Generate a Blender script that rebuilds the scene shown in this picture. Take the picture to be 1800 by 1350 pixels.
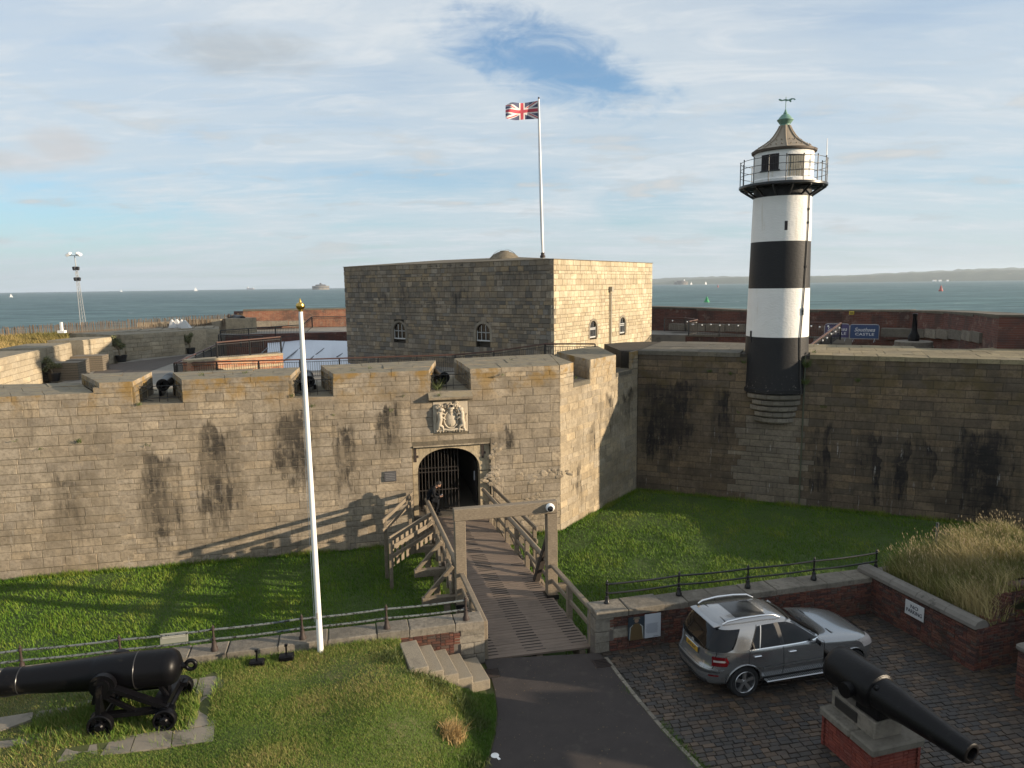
import bpy, bmesh, math, random
import numpy as np
from mathutils import Vector, Matrix, Euler
random.seed(7); rng = np.random.default_rng(7)
for o in list(bpy.data.objects): bpy.data.objects.remove(o)
SC = bpy.context.scene; COL = SC.collection
# ------------------------------------------------------------------ camera
HC = 9.6; F = 1247.0; PITCH = math.atan((675 - 500.1) / F); ROLL = math.atan(0.0132)
_f = Vector((0, math.cos(PITCH), -math.sin(PITCH))); _r = Vector((1, 0, 0)); _u = _r.cross(_f)
RX = _r * math.cos(ROLL) - _u * math.sin(ROLL); RU = _r * math.sin(ROLL) + _u * math.cos(ROLL)
CAMP = Vector((0, 0, HC))
cam = bpy.data.cameras.new('camera'); camo = bpy.data.objects.new('camera', cam); COL.objects.link(camo)
cam.sensor_width = 36; cam.lens = F / 1800 * 36; cam.clip_start = 0.1; cam.clip_end = 40000
M = Matrix((RX, RU, -_f)).transposed().to_4x4(); M.translation = CAMP; camo.matrix_world = M
SC.camera = camo
# ------------------------------------------------------------------ sun, sky, exposure
SUN_AZ = math.radians(101.8); SUN_EL = math.radians(11.8)
SUNV = Vector((math.sin(SUN_AZ) * math.cos(SUN_EL), math.cos(SUN_AZ) * math.cos(SUN_EL), math.sin(SUN_EL)))
sl = bpy.data.lights.new('sun', 'SUN'); sl.energy = 5.0; sl.angle = math.radians(0.53); sl.color = (1.0, 0.82, 0.60)
so = bpy.data.objects.new('sun', sl); COL.objects.link(so); so.rotation_euler = (-SUNV).to_track_quat('-Z', 'Y').to_euler()
so.location = SUNV * 200
SC.view_settings.view_transform = 'Standard'; SC.view_settings.look = 'None'
SC.view_settings.exposure = 0.80; SC.view_settings.gamma = 1.0; SC.view_settings.use_curve_mapping = False

class NT:
    """small node-tree writer"""
    def __init__(s, tree): s.t = tree; s.n = tree.nodes; s.l = tree.links
    def node(s, typ, **kw):
        nd = s.n.new(typ)
        ins = kw.pop('ins', {})
        for k, v in kw.items(): setattr(nd, k, v)
        for k, v in ins.items(): s.set(nd.inputs[k], v)
        return nd
    def set(s, sock, v):
        if isinstance(v, bpy.types.NodeSocket): s.l.new(v, sock)
        elif hasattr(v, 'outputs'): s.l.new(v.outputs[0], sock)
        else:
            if isinstance(v, (tuple, list)) and len(v) == 3 and sock.type == 'RGBA': v = (*v, 1)
            sock.default_value = v
    def math(s, op, a, b=0.0, c=0.0, clamp=False):
        nd = s.n.new('ShaderNodeMath'); nd.operation = op; nd.use_clamp = clamp
        s.set(nd.inputs[0], a); s.set(nd.inputs[1], b); s.set(nd.inputs[2], c); return nd.outputs[0]
    def mix(s, fac, a, b, blend='MIX'):
        nd = s.n.new('ShaderNodeMix'); nd.data_type = 'RGBA'; nd.blend_type = blend
        s.set(nd.inputs[0], fac); s.set(nd.inputs[6], a); s.set(nd.inputs[7], b); return nd.outputs[2]
    def noise(s, vec, scale, detail=3.0, rough=0.55, dist=0.0):
        nd = s.n.new('ShaderNodeTexNoise'); s.set(nd.inputs['Vector'], vec); nd.inputs['Scale'].default_value = scale
        nd.inputs['Detail'].default_value = detail; nd.inputs['Roughness'].default_value = rough; nd.inputs['Distortion'].default_value = dist
        return nd.outputs[0]
    def ramp(s, fac, stops, interp='LINEAR'):
        nd = s.n.new('ShaderNodeValToRGB'); cr = nd.color_ramp; cr.interpolation = interp
        while len(cr.elements) < len(stops): cr.elements.new(1.0)
        for e, (p, c) in zip(cr.elements, stops):
            e.position = p; e.color = (c, c, c, 1) if isinstance(c, (int, float)) else (*c, 1)
        s.set(nd.inputs[0], fac); return nd.outputs[0]
    def scale(s, vec, sc, loc=(0, 0, 0), rot=(0, 0, 0)):
        nd = s.n.new('ShaderNodeMapping'); s.set(nd.inputs['Vector'], vec)
        nd.inputs['Scale'].default_value = sc; nd.inputs['Location'].default_value = loc; nd.inputs['Rotation'].default_value = rot
        return nd.outputs[0]
    def smooth(s, v, lo, hi, out0=0.0, out1=1.0):
        nd = s.n.new('ShaderNodeMapRange'); nd.interpolation_type = 'SMOOTHSTEP'
        s.set(nd.inputs[0], v); s.set(nd.inputs[1], lo); s.set(nd.inputs[2], hi); s.set(nd.inputs[3], out0); s.set(nd.inputs[4], out1)
        return nd.outputs[0]

wd = bpy.data.worlds.new('World'); SC.world = wd; wd.use_nodes = True
w = NT(wd.node_tree); w.n.clear()
out = w.node('ShaderNodeOutputWorld'); bg = w.node('ShaderNodeBackground'); bg.inputs['Strength'].default_value = 0.055
sky = w.node('ShaderNodeTexSky', sky_type='NISHITA', sun_disc=False, sun_elevation=SUN_EL, sun_rotation=SUN_AZ, altitude=10.0, air_density=1.0, dust_density=0.6, ozone_density=2.5)
tc = w.node('ShaderNodeTexCoord'); sep = w.node('ShaderNodeSeparateXYZ', ins={0: tc.outputs['Generated']})
zz = w.math('MAXIMUM', sep.outputs[2], 0.0); den = w.math('ADD', zz, 0.10)
px = w.math('DIVIDE', sep.outputs[0], den); py = w.math('DIVIDE', sep.outputs[1], den)
cv = w.node('ShaderNodeCombineXYZ', ins={0: px, 1: py, 2: 0.0})
# high thin cloud: long fibres, drawn out along one direction
f1 = w.noise(w.scale(cv, (0.42, 1.0, 1), (2.15, 0.35, 0), (0, 0, 0.55)), 1.5, 6, 0.58, 0.35)
f3 = w.noise(w.scale(cv, (0.9, 2.6, 1), (5.0, 1.0, 0), (0, 0, 0.75)), 2.2, 7, 0.66, 1.2)
f2 = w.noise(w.scale(cv, (0.25, 1.5, 1), (1.0, 4.0, 0), (0, 0, 0.62)), 4.5, 5, 0.6, 0.6)
cir = w.math('ADD', w.math('MULTIPLY', f1, 0.78), w.math('MULTIPLY', f2, 0.22))
cirm = w.ramp(cir, [(0.34, 0.60), (0.44, 0.80), (0.52, 0.88), (0.66, 1.0)])
# low cumulus bands towards the horizon
cu = w.noise(w.scale(tc.outputs['Generated'], (3.2, 3.2, 15.0), (0.3, 0.1, 0.0)), 2.6, 6, 0.55, 0.2)
low = w.math('MULTIPLY', w.smooth(sep.outputs[2], 0.01, 0.07), w.smooth(sep.outputs[2], 0.30, 0.12))
cum = w.math('MULTIPLY', w.smooth(cu, 0.55, 0.68), low)
ccol = w.mix(w.smooth(sep.outputs[2], 0.0, 0.55), (6.6, 7.5, 8.1), (6.9, 7.6, 8.3))
skyc = w.mix(1.0, sky.outputs[0], (1.18, 1.76, 2.10), 'MULTIPLY')
# clear gaps and a soft grey cloud: (azimuth, height, half-width, half-height, amount) in radians
azn = w.math('ARCTAN2', sep.outputs[0], sep.outputs[1]); eln = w.math('ARCSINE', sep.outputs[2])
wob = w.math('MULTIPLY', w.math('SUBTRACT', w.noise(w.scale(tc.outputs['Generated'], (6, 6, 14)), 2.0, 6, 0.65, 0.8), 0.5), 2.6)
def blob(a, e, wa, we, tilt=0.0):
    da = w.math('SUBTRACT', azn, a); de = w.math('SUBTRACT', eln, e); de = w.math('SUBTRACT', de, w.math('MULTIPLY', da, tilt))
    q = w.math('ADD', w.math('POWER', w.math('DIVIDE', da, wa), 2.0), w.math('POWER', w.math('DIVIDE', de, we), 2.0))
    return w.smooth(w.math('ADD', q, wob), 1.35, -0.15)
gaps = w.math('MAXIMUM', blob(.05, .285, .17, .052, -.30), w.math('MAXIMUM', w.math('MULTIPLY', blob(-.58, .085, .22, .045), .55), w.math('MULTIPLY', blob(-.20, .135, .30, .03), .30)))
gaps = w.math('MAXIMUM', gaps, w.math('MULTIPLY', blob(.18, .10, .10, .03), .35))
cirm = w.math('MULTIPLY', cirm, w.math('SUBTRACT', 1.0, w.math('MULTIPLY', gaps, .80)))
streak = blob(.115, .345, .20, .020, -.42); cirm = w.math('MAXIMUM', cirm, w.math('MULTIPLY', streak, .95))
c1 = w.mix(cirm, skyc, ccol)
c1 = w.mix(w.math('MULTIPLY', w.smooth(w.math('ADD', w.math('MULTIPLY', f3, .6), w.math('MULTIPLY', f1, .4)), .46, .66), w.math('MULTIPLY', .75, w.math('SUBTRACT', 1.0, gaps))), c1, (7.9, 8.35, 8.7))
c1 = w.mix(w.math('MULTIPLY', blob(-.335, .285, .11, .030), .55), c1, (4.6, 5.0, 5.3))
c1 = w.mix(w.math('MULTIPLY', w.math('MAXIMUM', blob(-.545, .165, .05, .022), w.math('MULTIPLY', blob(-.60, .145, .06, .012), .7)), .75), c1, (6.6, 6.6, 6.7))
c2 = w.mix(w.math('MULTIPLY', cum, 0.75), c1, w.mix(w.smooth(cu, 0.56, 0.72), (5.3, 5.9, 6.3), (7.2, 7.1, 6.9)))
hz = w.smooth(sep.outputs[2], 0.10, -0.01)
c3 = w.mix(w.math('MULTIPLY', hz, 0.35), c2, (4.9, 6.0, 6.7))
w.set(bg.inputs[0], c3); w.l.new(bg.outputs[0], out.inputs[0])

# ------------------------------------------------------------------ pixel <-> place (photo pixels 1800 x 1350)
def ray(x, y): return _f * F + RX * (x - 900) - RU * (y - 675)
def at(x, y, z):
    d = ray(x, y); return CAMP + d * ((z - HC) / d.z)
def at_d(x, y, dist):
    d = ray(x, y); return CAMP + d * (dist / math.hypot(d.x, d.y))
def z_at(x, y, p):
    return at_d(x, y, math.hypot(p[0], p[1])).z
def proj(p):
    d = Vector(p) - CAMP; z = d.dot(_f)
    if z < 0.1: return (-9999, -9999, z)
    return (900 + F * d.dot(RX) / z, 675 - F * d.dot(RU) / z, z)
class Face:
    """vertical plane: origin, horizontal direction; u along, z up, n outward (towards the viewer's side)"""
    def __init__(s, O, d):
        s.O = Vector((O[0], O[1], 0)); s.d = Vector((d[0], d[1], 0)).normalized(); s.n = Vector((s.d.y, -s.d.x, 0))
        s.ang = math.atan2(s.d.y, s.d.x)
    def p(s, u, z, off=0.0): return s.O + s.d * u + s.n * off + Vector((0, 0, z))
    def uz(s, x, y):
        r = ray(x, y); t = (s.O - CAMP).dot(s.n) / r.dot(s.n); q = CAMP + r * t
        return (q - s.O).dot(s.d), q.z

# ------------------------------------------------------------------ object helpers
def link(o, parent=None):
    COL.objects.link(o)
    if parent is not None: o.parent = parent
    return o
def tag(o, label=None, cat=None, group=None, kind=None):
    if label: o['label'] = label
    if cat: o['category'] = cat
    if group: o['group'] = group
    if kind: o['kind'] = kind
    return o
def thing(name, label, cat, loc=(0, 0, 0), rz=0.0, group=None):
    o = bpy.data.objects.new(name, None); o.empty_display_size = 0.2; COL.objects.link(o)
    o.location = loc; o.rotation_euler = (0, 0, rz); return tag(o, label, cat, group)
def copy_tree(o, parent=None):
    c = o.copy(); COL.objects.link(c)
    if parent is not None: c.parent = parent
    for ch in list(o.children): copy_tree(ch, c)
    return c
class MB:
    def __init__(s): s.v = []; s.f = []; s.m = []; s.sm = []
    def add(s, vs, fs, mi=0, smooth=False):
        b = len(s.v); s.v += [tuple(v) for v in vs]
        for f in fs: s.f.append(tuple(b + i for i in f)); s.m.append(mi); s.sm.append(smooth)
    def box(s, c, size, rz=0.0, mi=0, mat=None):
        hx, hy, hz = size[0] / 2, size[1] / 2, size[2] / 2
        R = mat if mat is not None else Matrix.Rotation(rz, 3, 'Z'); c = Vector(c)
        vs = [c + R @ Vector((sx * hx, sy * hy, sz * hz)) for sx in (-1, 1) for sy in (-1, 1) for sz in (-1, 1)]
        s.add(vs, [(0, 1, 3, 2), (4, 6, 7, 5), (0, 4, 5, 1), (2, 3, 7, 6), (0, 2, 6, 4), (1, 5, 7, 3)], mi)
    def bbox(s, c, size, bev, mat=None, mi=0):
        """box with chamfered edges"""
        hx, hy, hz = size[0] / 2, size[1] / 2, size[2] / 2; b = min(bev, hx * .9, hy * .9, hz * .9); c = Vector(c)
        R = mat if mat is not None else Matrix.Identity(3)
        idx = {}; vs = []
        for sx in (-1, 1):
            for sy in (-1, 1):
                for sz in (-1, 1):
                    for ax in range(3):
                        q = [sx * (hx - b), sy * (hy - b), sz * (hz - b)]; q[ax] = (sx, sy, sz)[ax] * (hx, hy, hz)[ax]
                        idx[(sx, sy, sz, ax)] = len(vs); vs.append(c + R @ Vector(q))
        fs = []
        for ax in range(3):
            o1, o2 = [(1, 2), (2, 0), (0, 1)][ax]
            for sg in (-1, 1):
                q = []
                for a, bb in ((-1, -1), (1, -1), (1, 1), (-1, 1)):
                    k = [0, 0, 0]; k[ax] = sg; k[o1] = a; k[o2] = bb; q.append(idx[(*k, ax)])
                fs.append(tuple(q) if sg > 0 else tuple(reversed(q)))
            for a in (-1, 1):
                for bb in (-1, 1):
                    k1 = [0, 0, 0]; k1[o1] = a; k1[o2] = bb; k1[ax] = -1; k2 = list(k1); k2[ax] = 1
                    fs.append((idx[(*k1, o1)], idx[(*k2, o1)], idx[(*k2, o2)], idx[(*k1, o2)]))
        for sx in (-1, 1):
            for sy in (-1, 1):
                for sz in (-1, 1): fs.append(tuple(idx[(sx, sy, sz, a)] for a in range(3)))
        s.add(vs, fs, mi)
    def beam(s, a, b, wd, ht, up=(0, 0, 1), bev=0.0, mi=0):
        a, b = Vector(a), Vector(b); x = (b - a); L = x.length; x.normalize(); u = Vector(up); y = u.cross(x)
        if y.length < 1e-4: y = Vector((0, 1, 0)).cross(x)
        y.normalize(); z = x.cross(y); R = Matrix((x, y, z)).transposed()
        if bev > 0: s.bbox((a + b) / 2, (L, wd, ht), bev, R, mi)
        else: s.box((a + b) / 2, (L, wd, ht), 0, mi, R)
    def tube(s, pts, r, n=8, mi=0, cap=True, smooth=True):
        pts = [Vector(p) for p in pts]; rs = r if isinstance(r, (list, tuple)) else [r] * len(pts); rings = []
        prev = None
        for i, p in enumerate(pts):
            t = (pts[min(i + 1, len(pts) - 1)] - pts[max(i - 1, 0)]).normalized()
            if prev is None:
                a = t.cross(Vector((0, 0, 1)));
                if a.length < 1e-3: a = t.cross(Vector((1, 0, 0)))
            else: a = prev - t * prev.dot(t)
            a.normalize(); b = t.cross(a); prev = a
            rings.append([p + (a * math.cos(k * 2 * math.pi / n) + b * math.sin(k * 2 * math.pi / n)) * rs[i] for k in range(n)])
        vs = [v for rg in rings for v in rg]
        fs = [(i * n + k, i * n + (k + 1) % n, (i + 1) * n + (k + 1) % n, (i + 1) * n + k) for i in range(len(pts) - 1) for k in range(n)]
        s.add(vs, fs, mi, smooth)
        if cap:
            s.add(rings[0], [tuple(range(n))], mi); s.add(rings[-1], [tuple(reversed(range(n)))], mi)
    def lathe(s, prof, n=24, axis=None, mi=0, smooth=True, a0=0.0, a1=2 * math.pi):
        """prof: (r, h) list; axis: 4x4 matrix taking local z-axis lathe into place"""
        A = axis if axis is not None else Matrix.Identity(4); full = abs(a1 - a0 - 2 * math.pi) < 1e-6; k = n if full else n + 1
        pp_ = [prof[0]]; skip = set()
        for q0, q1, q2 in zip(prof, prof[1:], prof[2:]):      # sharp corners of the profile stay sharp
            pp_.append(q1); a_ = math.atan2(q1[1] - q0[1], q1[0] - q0[0]); b_ = math.atan2(q2[1] - q1[1], q2[0] - q1[0])
            if abs((b_ - a_ + math.pi) % (2 * math.pi) - math.pi) > .62 and smooth: skip.add(len(pp_) - 1); pp_.append(q1)
        pp_.append(prof[-1]); prof = pp_
        vs = [A @ Vector((r * math.cos(a0 + (a1 - a0) * i / n), r * math.sin(a0 + (a1 - a0) * i / n), h)) for r, h in prof for i in range(k)]
        fs = []
        for j in range(len(prof) - 1):
            if j in skip: continue
            for i in range(n):
                i2 = (i + 1) % k; fs.append((j * k + i, j * k + i2, (j + 1) * k + i2, (j + 1) * k + i))
        s.add(vs, fs, mi, smooth)
    def prism(s, poly, z0, z1, mi=0, top=True, bottom=True, mitop=None):
        n = len(poly); z0s = z0 if isinstance(z0, (list, tuple)) else [z0] * n; z1s = z1 if isinstance(z1, (list, tuple)) else [z1] * n
        area = sum(poly[i][0] * poly[(i + 1) % n][1] - poly[(i + 1) % n][0] * poly[i][1] for i in range(n))
        if area < 0: poly = poly[::-1]; z0s = z0s[::-1]; z1s = z1s[::-1]
        vs = [(p[0], p[1], z) for p, z in zip(poly, z0s)] + [(p[0], p[1], z) for p, z in zip(poly, z1s)]
        s.add(vs, [(i, (i + 1) % n, n + (i + 1) % n, n + i) for i in range(n)], mi)
        if top: s.add([vs[n + i] for i in range(n)], [tuple(range(n))], mi if mitop is None else mitop)
        if bottom: s.add([vs[i] for i in range(n)], [tuple(reversed(range(n)))], mi)
    def sphere(s, c, r, n=12, m=8, sc=(1, 1, 1), R=None, mi=0):
        R = R or Matrix.Identity(3); c = Vector(c); vs = []; fs = []
        for j in range(m + 1):
            th = math.pi * j / m
            for i in range(n):
                ph = 2 * math.pi * i / n
                vs.append(c + R @ Vector((r * sc[0] * math.sin(th) * math.cos(ph), r * sc[1] * math.sin(th) * math.sin(ph), r * sc[2] * math.cos(th))))
        for j in range(m):
            for i in range(n): fs.append((j * n + i, (j + 1) * n + i, (j + 1) * n + (i + 1) % n, j * n + (i + 1) % n))
        s.add(vs, fs, mi, True)
    def mesh(s, name, mats):
        me = bpy.data.meshes.new(name); me.from_pydata(s.v, [], s.f)
        for m in (mats if isinstance(mats, (list, tuple)) else [mats]): me.materials.append(m)
        me.polygons.foreach_set('material_index', s.m); me.polygons.foreach_set('use_smooth', s.sm); me.validate(); me.update(); return me
    def build(s, name, mats, parent=None, loc=None):
        o = bpy.data.objects.new(name, s.mesh(name, mats)); link(o, parent)
        if loc is not None: o.location = loc
        return o
def part(name, fn, mats, parent):
    m = MB(); fn(m); return m.build(name, mats, parent)
def np_mesh(name, V, Fc, mat, attrs=None):
    """V (n,3), Fc (m,3 or 4)"""
    me = bpy.data.meshes.new(name); n, m, k = len(V), len(Fc), Fc.shape[1]
    me.vertices.add(n); me.vertices.foreach_set('co', V.astype(np.float32).ravel())
    me.loops.add(m * k); me.polygons.add(m)
    me.loops.foreach_set('vertex_index', Fc.astype(np.int32).ravel())
    me.polygons.foreach_set('loop_start', np.arange(0, m * k, k, dtype=np.int32)); me.polygons.foreach_set('loop_total', np.full(m, k, dtype=np.int32))
    if attrs:
        for an, av in attrs.items():
            a = me.attributes.new(an, 'FLOAT', 'POINT'); a.data.foreach_set('value', av.astype(np.float32))
    me.materials.append(mat); me.update(calc_edges=True); return me

# ------------------------------------------------------------------ materials
def new_mat(name):
    m = bpy.data.materials.new(name); m.use_nodes = True; t = NT(m.node_tree); b = t.n['Principled BSDF']; return m, t, b
def geo(t): return t.node('ShaderNodeNewGeometry')
def bump(t, b, h, strength=0.3, dist=0.02):
    nd = t.node('ShaderNodeBump', ins={'Height': h, 'Strength': strength, 'Distance': dist}); t.l.new(nd.outputs[0], b.inputs['Normal'])
def simple(name, c, rough=0.6, metal=0.0, var=0.12, vs=6.0, bmp=0.0, bs=40.0, spec=None, dirt=None, local=False):
    m, t, b = new_mat(name); pos = t.node('ShaderNodeTexCoord').outputs['Object'] if local else geo(t).outputs['Position']
    n = t.noise(pos, vs, 4, 0.6)
    col = t.mix(n, tuple(x * (1 - var) for x in c), tuple(min(1, x * (1 + var)) for x in c))
    if dirt:
        d = t.noise(pos, dirt[1], 5, 0.65); col = t.mix(t.smooth(d, dirt[2], dirt[2] + 0.14), col, dirt[0])
    t.set(b.inputs['Base Color'], col); t.set(b.inputs['Roughness'], rough); b.inputs['Metallic'].default_value = metal
    if spec is not None: b.inputs['Specular IOR Level'].default_value = spec
    if bmp > 0: bump(t, b, t.noise(pos, bs, 4, 0.6), bmp, 0.01)
    return m
def rnd_val(t):
    g = geo(t); oi = t.node('ShaderNodeObjectInfo')
    return t.math('FRACT', t.math('ADD', oi.outputs['Random'], t.math('MULTIPLY', g.outputs['Random Per Island'], 7.31))), g
def lerp(a, b, k): return tuple(x + (y - x) * k for x, y in zip(a, b))
def stone_mat(name, pal, face=None, streaks=None, lichen=None, whites=0.0, dark=(0.035, 0.031, 0.027), mott=0.45, grime=0.35, tops=None, var=1.0, lcol=(0.27, 0.165, 0.045)):
    """weathered limestone: one tone per block, mottling, run-off streaks with their own places, lichen, salt runs"""
    m, t, b = new_mat(name); r, g = rnd_val(t); pos = g.outputs['Position']
    mean = tuple(sum(c[j] for c in pal) / len(pal) for j in range(3)); pal = [lerp(mean, c, var) for c in pal]
    k = len(pal); col = t.ramp(r, [((i + 0.0) / k, c) for i, c in enumerate(pal)], 'CONSTANT')
    wn = t.node('ShaderNodeTexWhiteNoise', noise_dimensions='1D', ins={'W': t.math('MULTIPLY', r, 91.7)}).outputs[0]
    col = t.mix(t.math('MULTIPLY', t.smooth(wn, .80, .95), .55), col, tuple(min(.8, x * 1.40) for x in pal[0])); col = t.mix(t.math('MULTIPLY', t.smooth(wn, .22, .04), .35), col, lerp(pal[0], dark, .5))
    n1 = t.noise(pos, 1.1, 5, 0.6); n2 = t.noise(pos, 9.0, 4, 0.65)
    col = t.mix(t.math('MULTIPLY', t.smooth(n2, 0.42, 0.7), mott), col, lerp(dark, pal[0], 0.35))
    col = t.mix(t.math('MULTIPLY', t.smooth(n1, 0.45, 0.72), grime), col, lerp(dark, pal[0], 0.22))
    sp = t.noise(t.scale(pos, (2.6, 2.6, 0.34)), 2.4, 5, 0.6)
    sepp = t.node('ShaderNodeSeparateXYZ', ins={0: pos}); z = sepp.outputs[2]
    if streaks and face:
        dv = t.node('ShaderNodeVectorMath', operation='DOT_PRODUCT', ins={0: pos, 1: tuple(face.d)}).outputs['Value']
        u = t.math('SUBTRACT', dv, face.O.dot(face.d)); u = t.math('ADD', u, t.math('MULTIPLY', t.math('SUBTRACT', t.noise(t.scale(pos, (1, 1, 0.5)), 1.6, 3), 0.5), 0.9))
        u0, u1, st = streaks; un = t.node('ShaderNodeMapRange', ins={0: u, 1: u0, 2: u1}).outputs[0]
        rp = t.node('ShaderNodeValToRGB'); cr = rp.color_ramp; el = []
        for (a, c, sg, zt, zb) in st:
            w_ = 0.70; a += .22; c -= .22
            for q, s_ in ((a - w_, 0), (a + w_, sg), (c - w_, sg), (c + w_, 0)): el.append((max(0, min(1, (q - u0) / (u1 - u0))), (s_, (zt + 2) / 10, (zb + 2) / 10)))
        el = el[:32]
        while len(cr.elements) < len(el): cr.elements.new(1.0)
        for e, (p_, c_) in zip(cr.elements, el): e.position = p_; e.color = (*c_, 1)
        t.set(rp.inputs[0], un); cs = t.node('ShaderNodeSeparateColor', ins={0: rp.outputs[0]})
        un2 = t.noise(t.scale(pos, (1, 1, .02), (4, 1, 0)), 1.7, 4, .6)                       # ragged tops, one height per run
        zz_ = t.math('ADD', t.math('DIVIDE', t.math('ADD', z, 2.0), 10.0), t.math('MULTIPLY', t.math('SUBTRACT', un2, 0.5), 0.22))
        m1 = t.smooth(t.math('SUBTRACT', cs.outputs[1], zz_), -0.012, 0.03); m2 = t.smooth(t.math('SUBTRACT', zz_, cs.outputs[2]), -0.10, 0.16)
        sv = t.math('MULTIPLY', t.math('MULTIPLY', m1, m2), cs.outputs[0])
        T1 = t.noise(t.scale(pos, (1, 1, 0.075)), 2.6, 6, 0.68); T2 = t.noise(t.scale(pos, (1, 1, 0.11), (6, 2, 0)), 5.0, 5, 0.66); T3 = t.noise(t.scale(pos, (1, 1, .7)), 1.9, 5, .65)
        stoneq = t.math('MULTIPLY', t.math('SUBTRACT', wn, 0.5), 0.22)
        lowm = t.math('ADD', t.math('MULTIPLY', sv, 0.9), t.math('ADD', t.math('MULTIPLY', t.math('SUBTRACT', T1, 0.5), 1.5), t.math('ADD', t.math('MULTIPLY', t.math('SUBTRACT', T3, 0.5), 1.2), stoneq)))
        wide = t.math('MULTIPLY', t.smooth(lowm, 0.08, 0.80), 0.70)
        hi = t.math('ADD', sv, t.math('ADD', t.math('MULTIPLY', t.math('SUBTRACT', T2, 0.5), 2.1), t.math('ADD', t.math('MULTIPLY', t.math('SUBTRACT', T3, 0.5), 1.3), stoneq)))
        core_ = t.math('MULTIPLY', t.smooth(hi, 0.52, 1.02), 0.92)
        gate_ = t.smooth(sv, 0.0, 0.25)
        col = t.mix(t.math('MULTIPLY', wide, gate_), col, lerp(dark, pal[0], 0.25)); col = t.mix(t.math('MULTIPLY', core_, gate_), col, dark)
        gz = t.smooth(z, 5.2, 3.6); col = t.mix(t.math('MULTIPLY', t.math('MULTIPLY', t.smooth(T1, 0.52, 0.70), gz), 0.42), col, lerp(dark, pal[0], 0.35))
    big = t.noise(t.scale(pos, (1, 1, 1.6), (7, 3, 1)), 0.42, 5, 0.62, 0.5); col = t.mix(t.math('MULTIPLY', t.smooth(big, 0.44, 0.66), 0.55), col, lerp(dark, pal[0], 0.42))
    fine = t.noise(pos, 3.2, 6, 0.7); col = t.mix(t.math('MULTIPLY', t.smooth(fine, 0.52, 0.68), 0.38), col, lerp(dark, pal[0], 0.40)); col = t.mix(t.math('MULTIPLY', t.smooth(fine, 0.46, 0.32), 0.30), col, tuple(min(.8, x * 1.28) for x in pal[0]))
    # weak run-off everywhere
    col = t.mix(t.math('MULTIPLY', t.smooth(sp, 0.55, 0.72), 0.40), col, lerp(dark, pal[0], 0.2))
    if whites > 0:
        wsn = t.noise(t.scale(pos, (3.4, 3.4, 0.40)), 2.0, 6, 0.65); lo = t.smooth(z, 4.2, 1.5)
        col = t.mix(t.math('MULTIPLY', t.math('MULTIPLY', t.smooth(wsn, 0.62, 0.72), lo), whites), col, (0.42, 0.40, 0.37))
    if lichen:
        z0, z1, amt = lichen; ln = t.noise(pos, 1.3, 4, 0.6)
        lm = t.math('MULTIPLY', t.math('MULTIPLY', t.smooth(z, z0, z1), t.smooth(ln, 0.46, 0.66)), amt)
        col = t.mix(lm, col, lcol)
    if tops:
        nz = t.node('ShaderNodeSeparateXYZ', ins={0: g.outputs['True Normal']}).outputs[2]
        tcol = t.ramp(t.noise(pos, 2.3, 6, 0.65), [(0.3, lerp(tops, (0, 0, 0), 0.45)), (0.52, tops), (0.62, lerp(tops, (0.25, 0.19, 0.07), 0.35)), (0.75, lerp(tops, (0.5, .48, .42), 0.35))])
        col = t.mix(t.smooth(nz, 0.6, 0.9), col, tcol)
    t.set(b.inputs['Base Color'], col); b.inputs['Roughness'].default_value = 0.92; b.inputs['Specular IOR Level'].default_value = 0.25
    h = t.math('ADD', t.math('MULTIPLY', t.noise(pos, 26, 5, 0.65), 0.6), t.math('MULTIPLY', t.noise(pos, 7, 3, 0.6), 0.8))
    bump(t, b, h, 0.55, 0.03)
    return m
def brick_mat(name, pal, grime=0.35, white=0.25, moss=0.0):
    m, t, b = new_mat(name); r, g = rnd_val(t); pos = g.outputs['Position']
    k = len(pal); col = t.ramp(r, [(i / k, c) for i, c in enumerate(pal)], 'CONSTANT')
    n1 = t.noise(pos, 2.0, 5, 0.65); n2 = t.noise(pos, 5.5, 5, 0.7)
    col = t.mix(t.math('MULTIPLY', t.smooth(n1, 0.46, 0.68), grime), col, (0.035, 0.03, 0.027))
    col = t.mix(t.math('MULTIPLY', t.smooth(n2, 0.58, 0.72), white), col, (0.33, 0.29, 0.25))
    if moss: col = t.mix(t.math('MULTIPLY', t.smooth(t.noise(pos, 1.3, 4), 0.5, 0.65), moss), col, (0.05, 0.06, 0.02))
    t.set(b.inputs['Base Color'], col); b.inputs['Roughness'].default_value = 0.9
    bump(t, b, t.noise(pos, 45, 4, 0.65), 0.5, 0.01); return m
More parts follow.
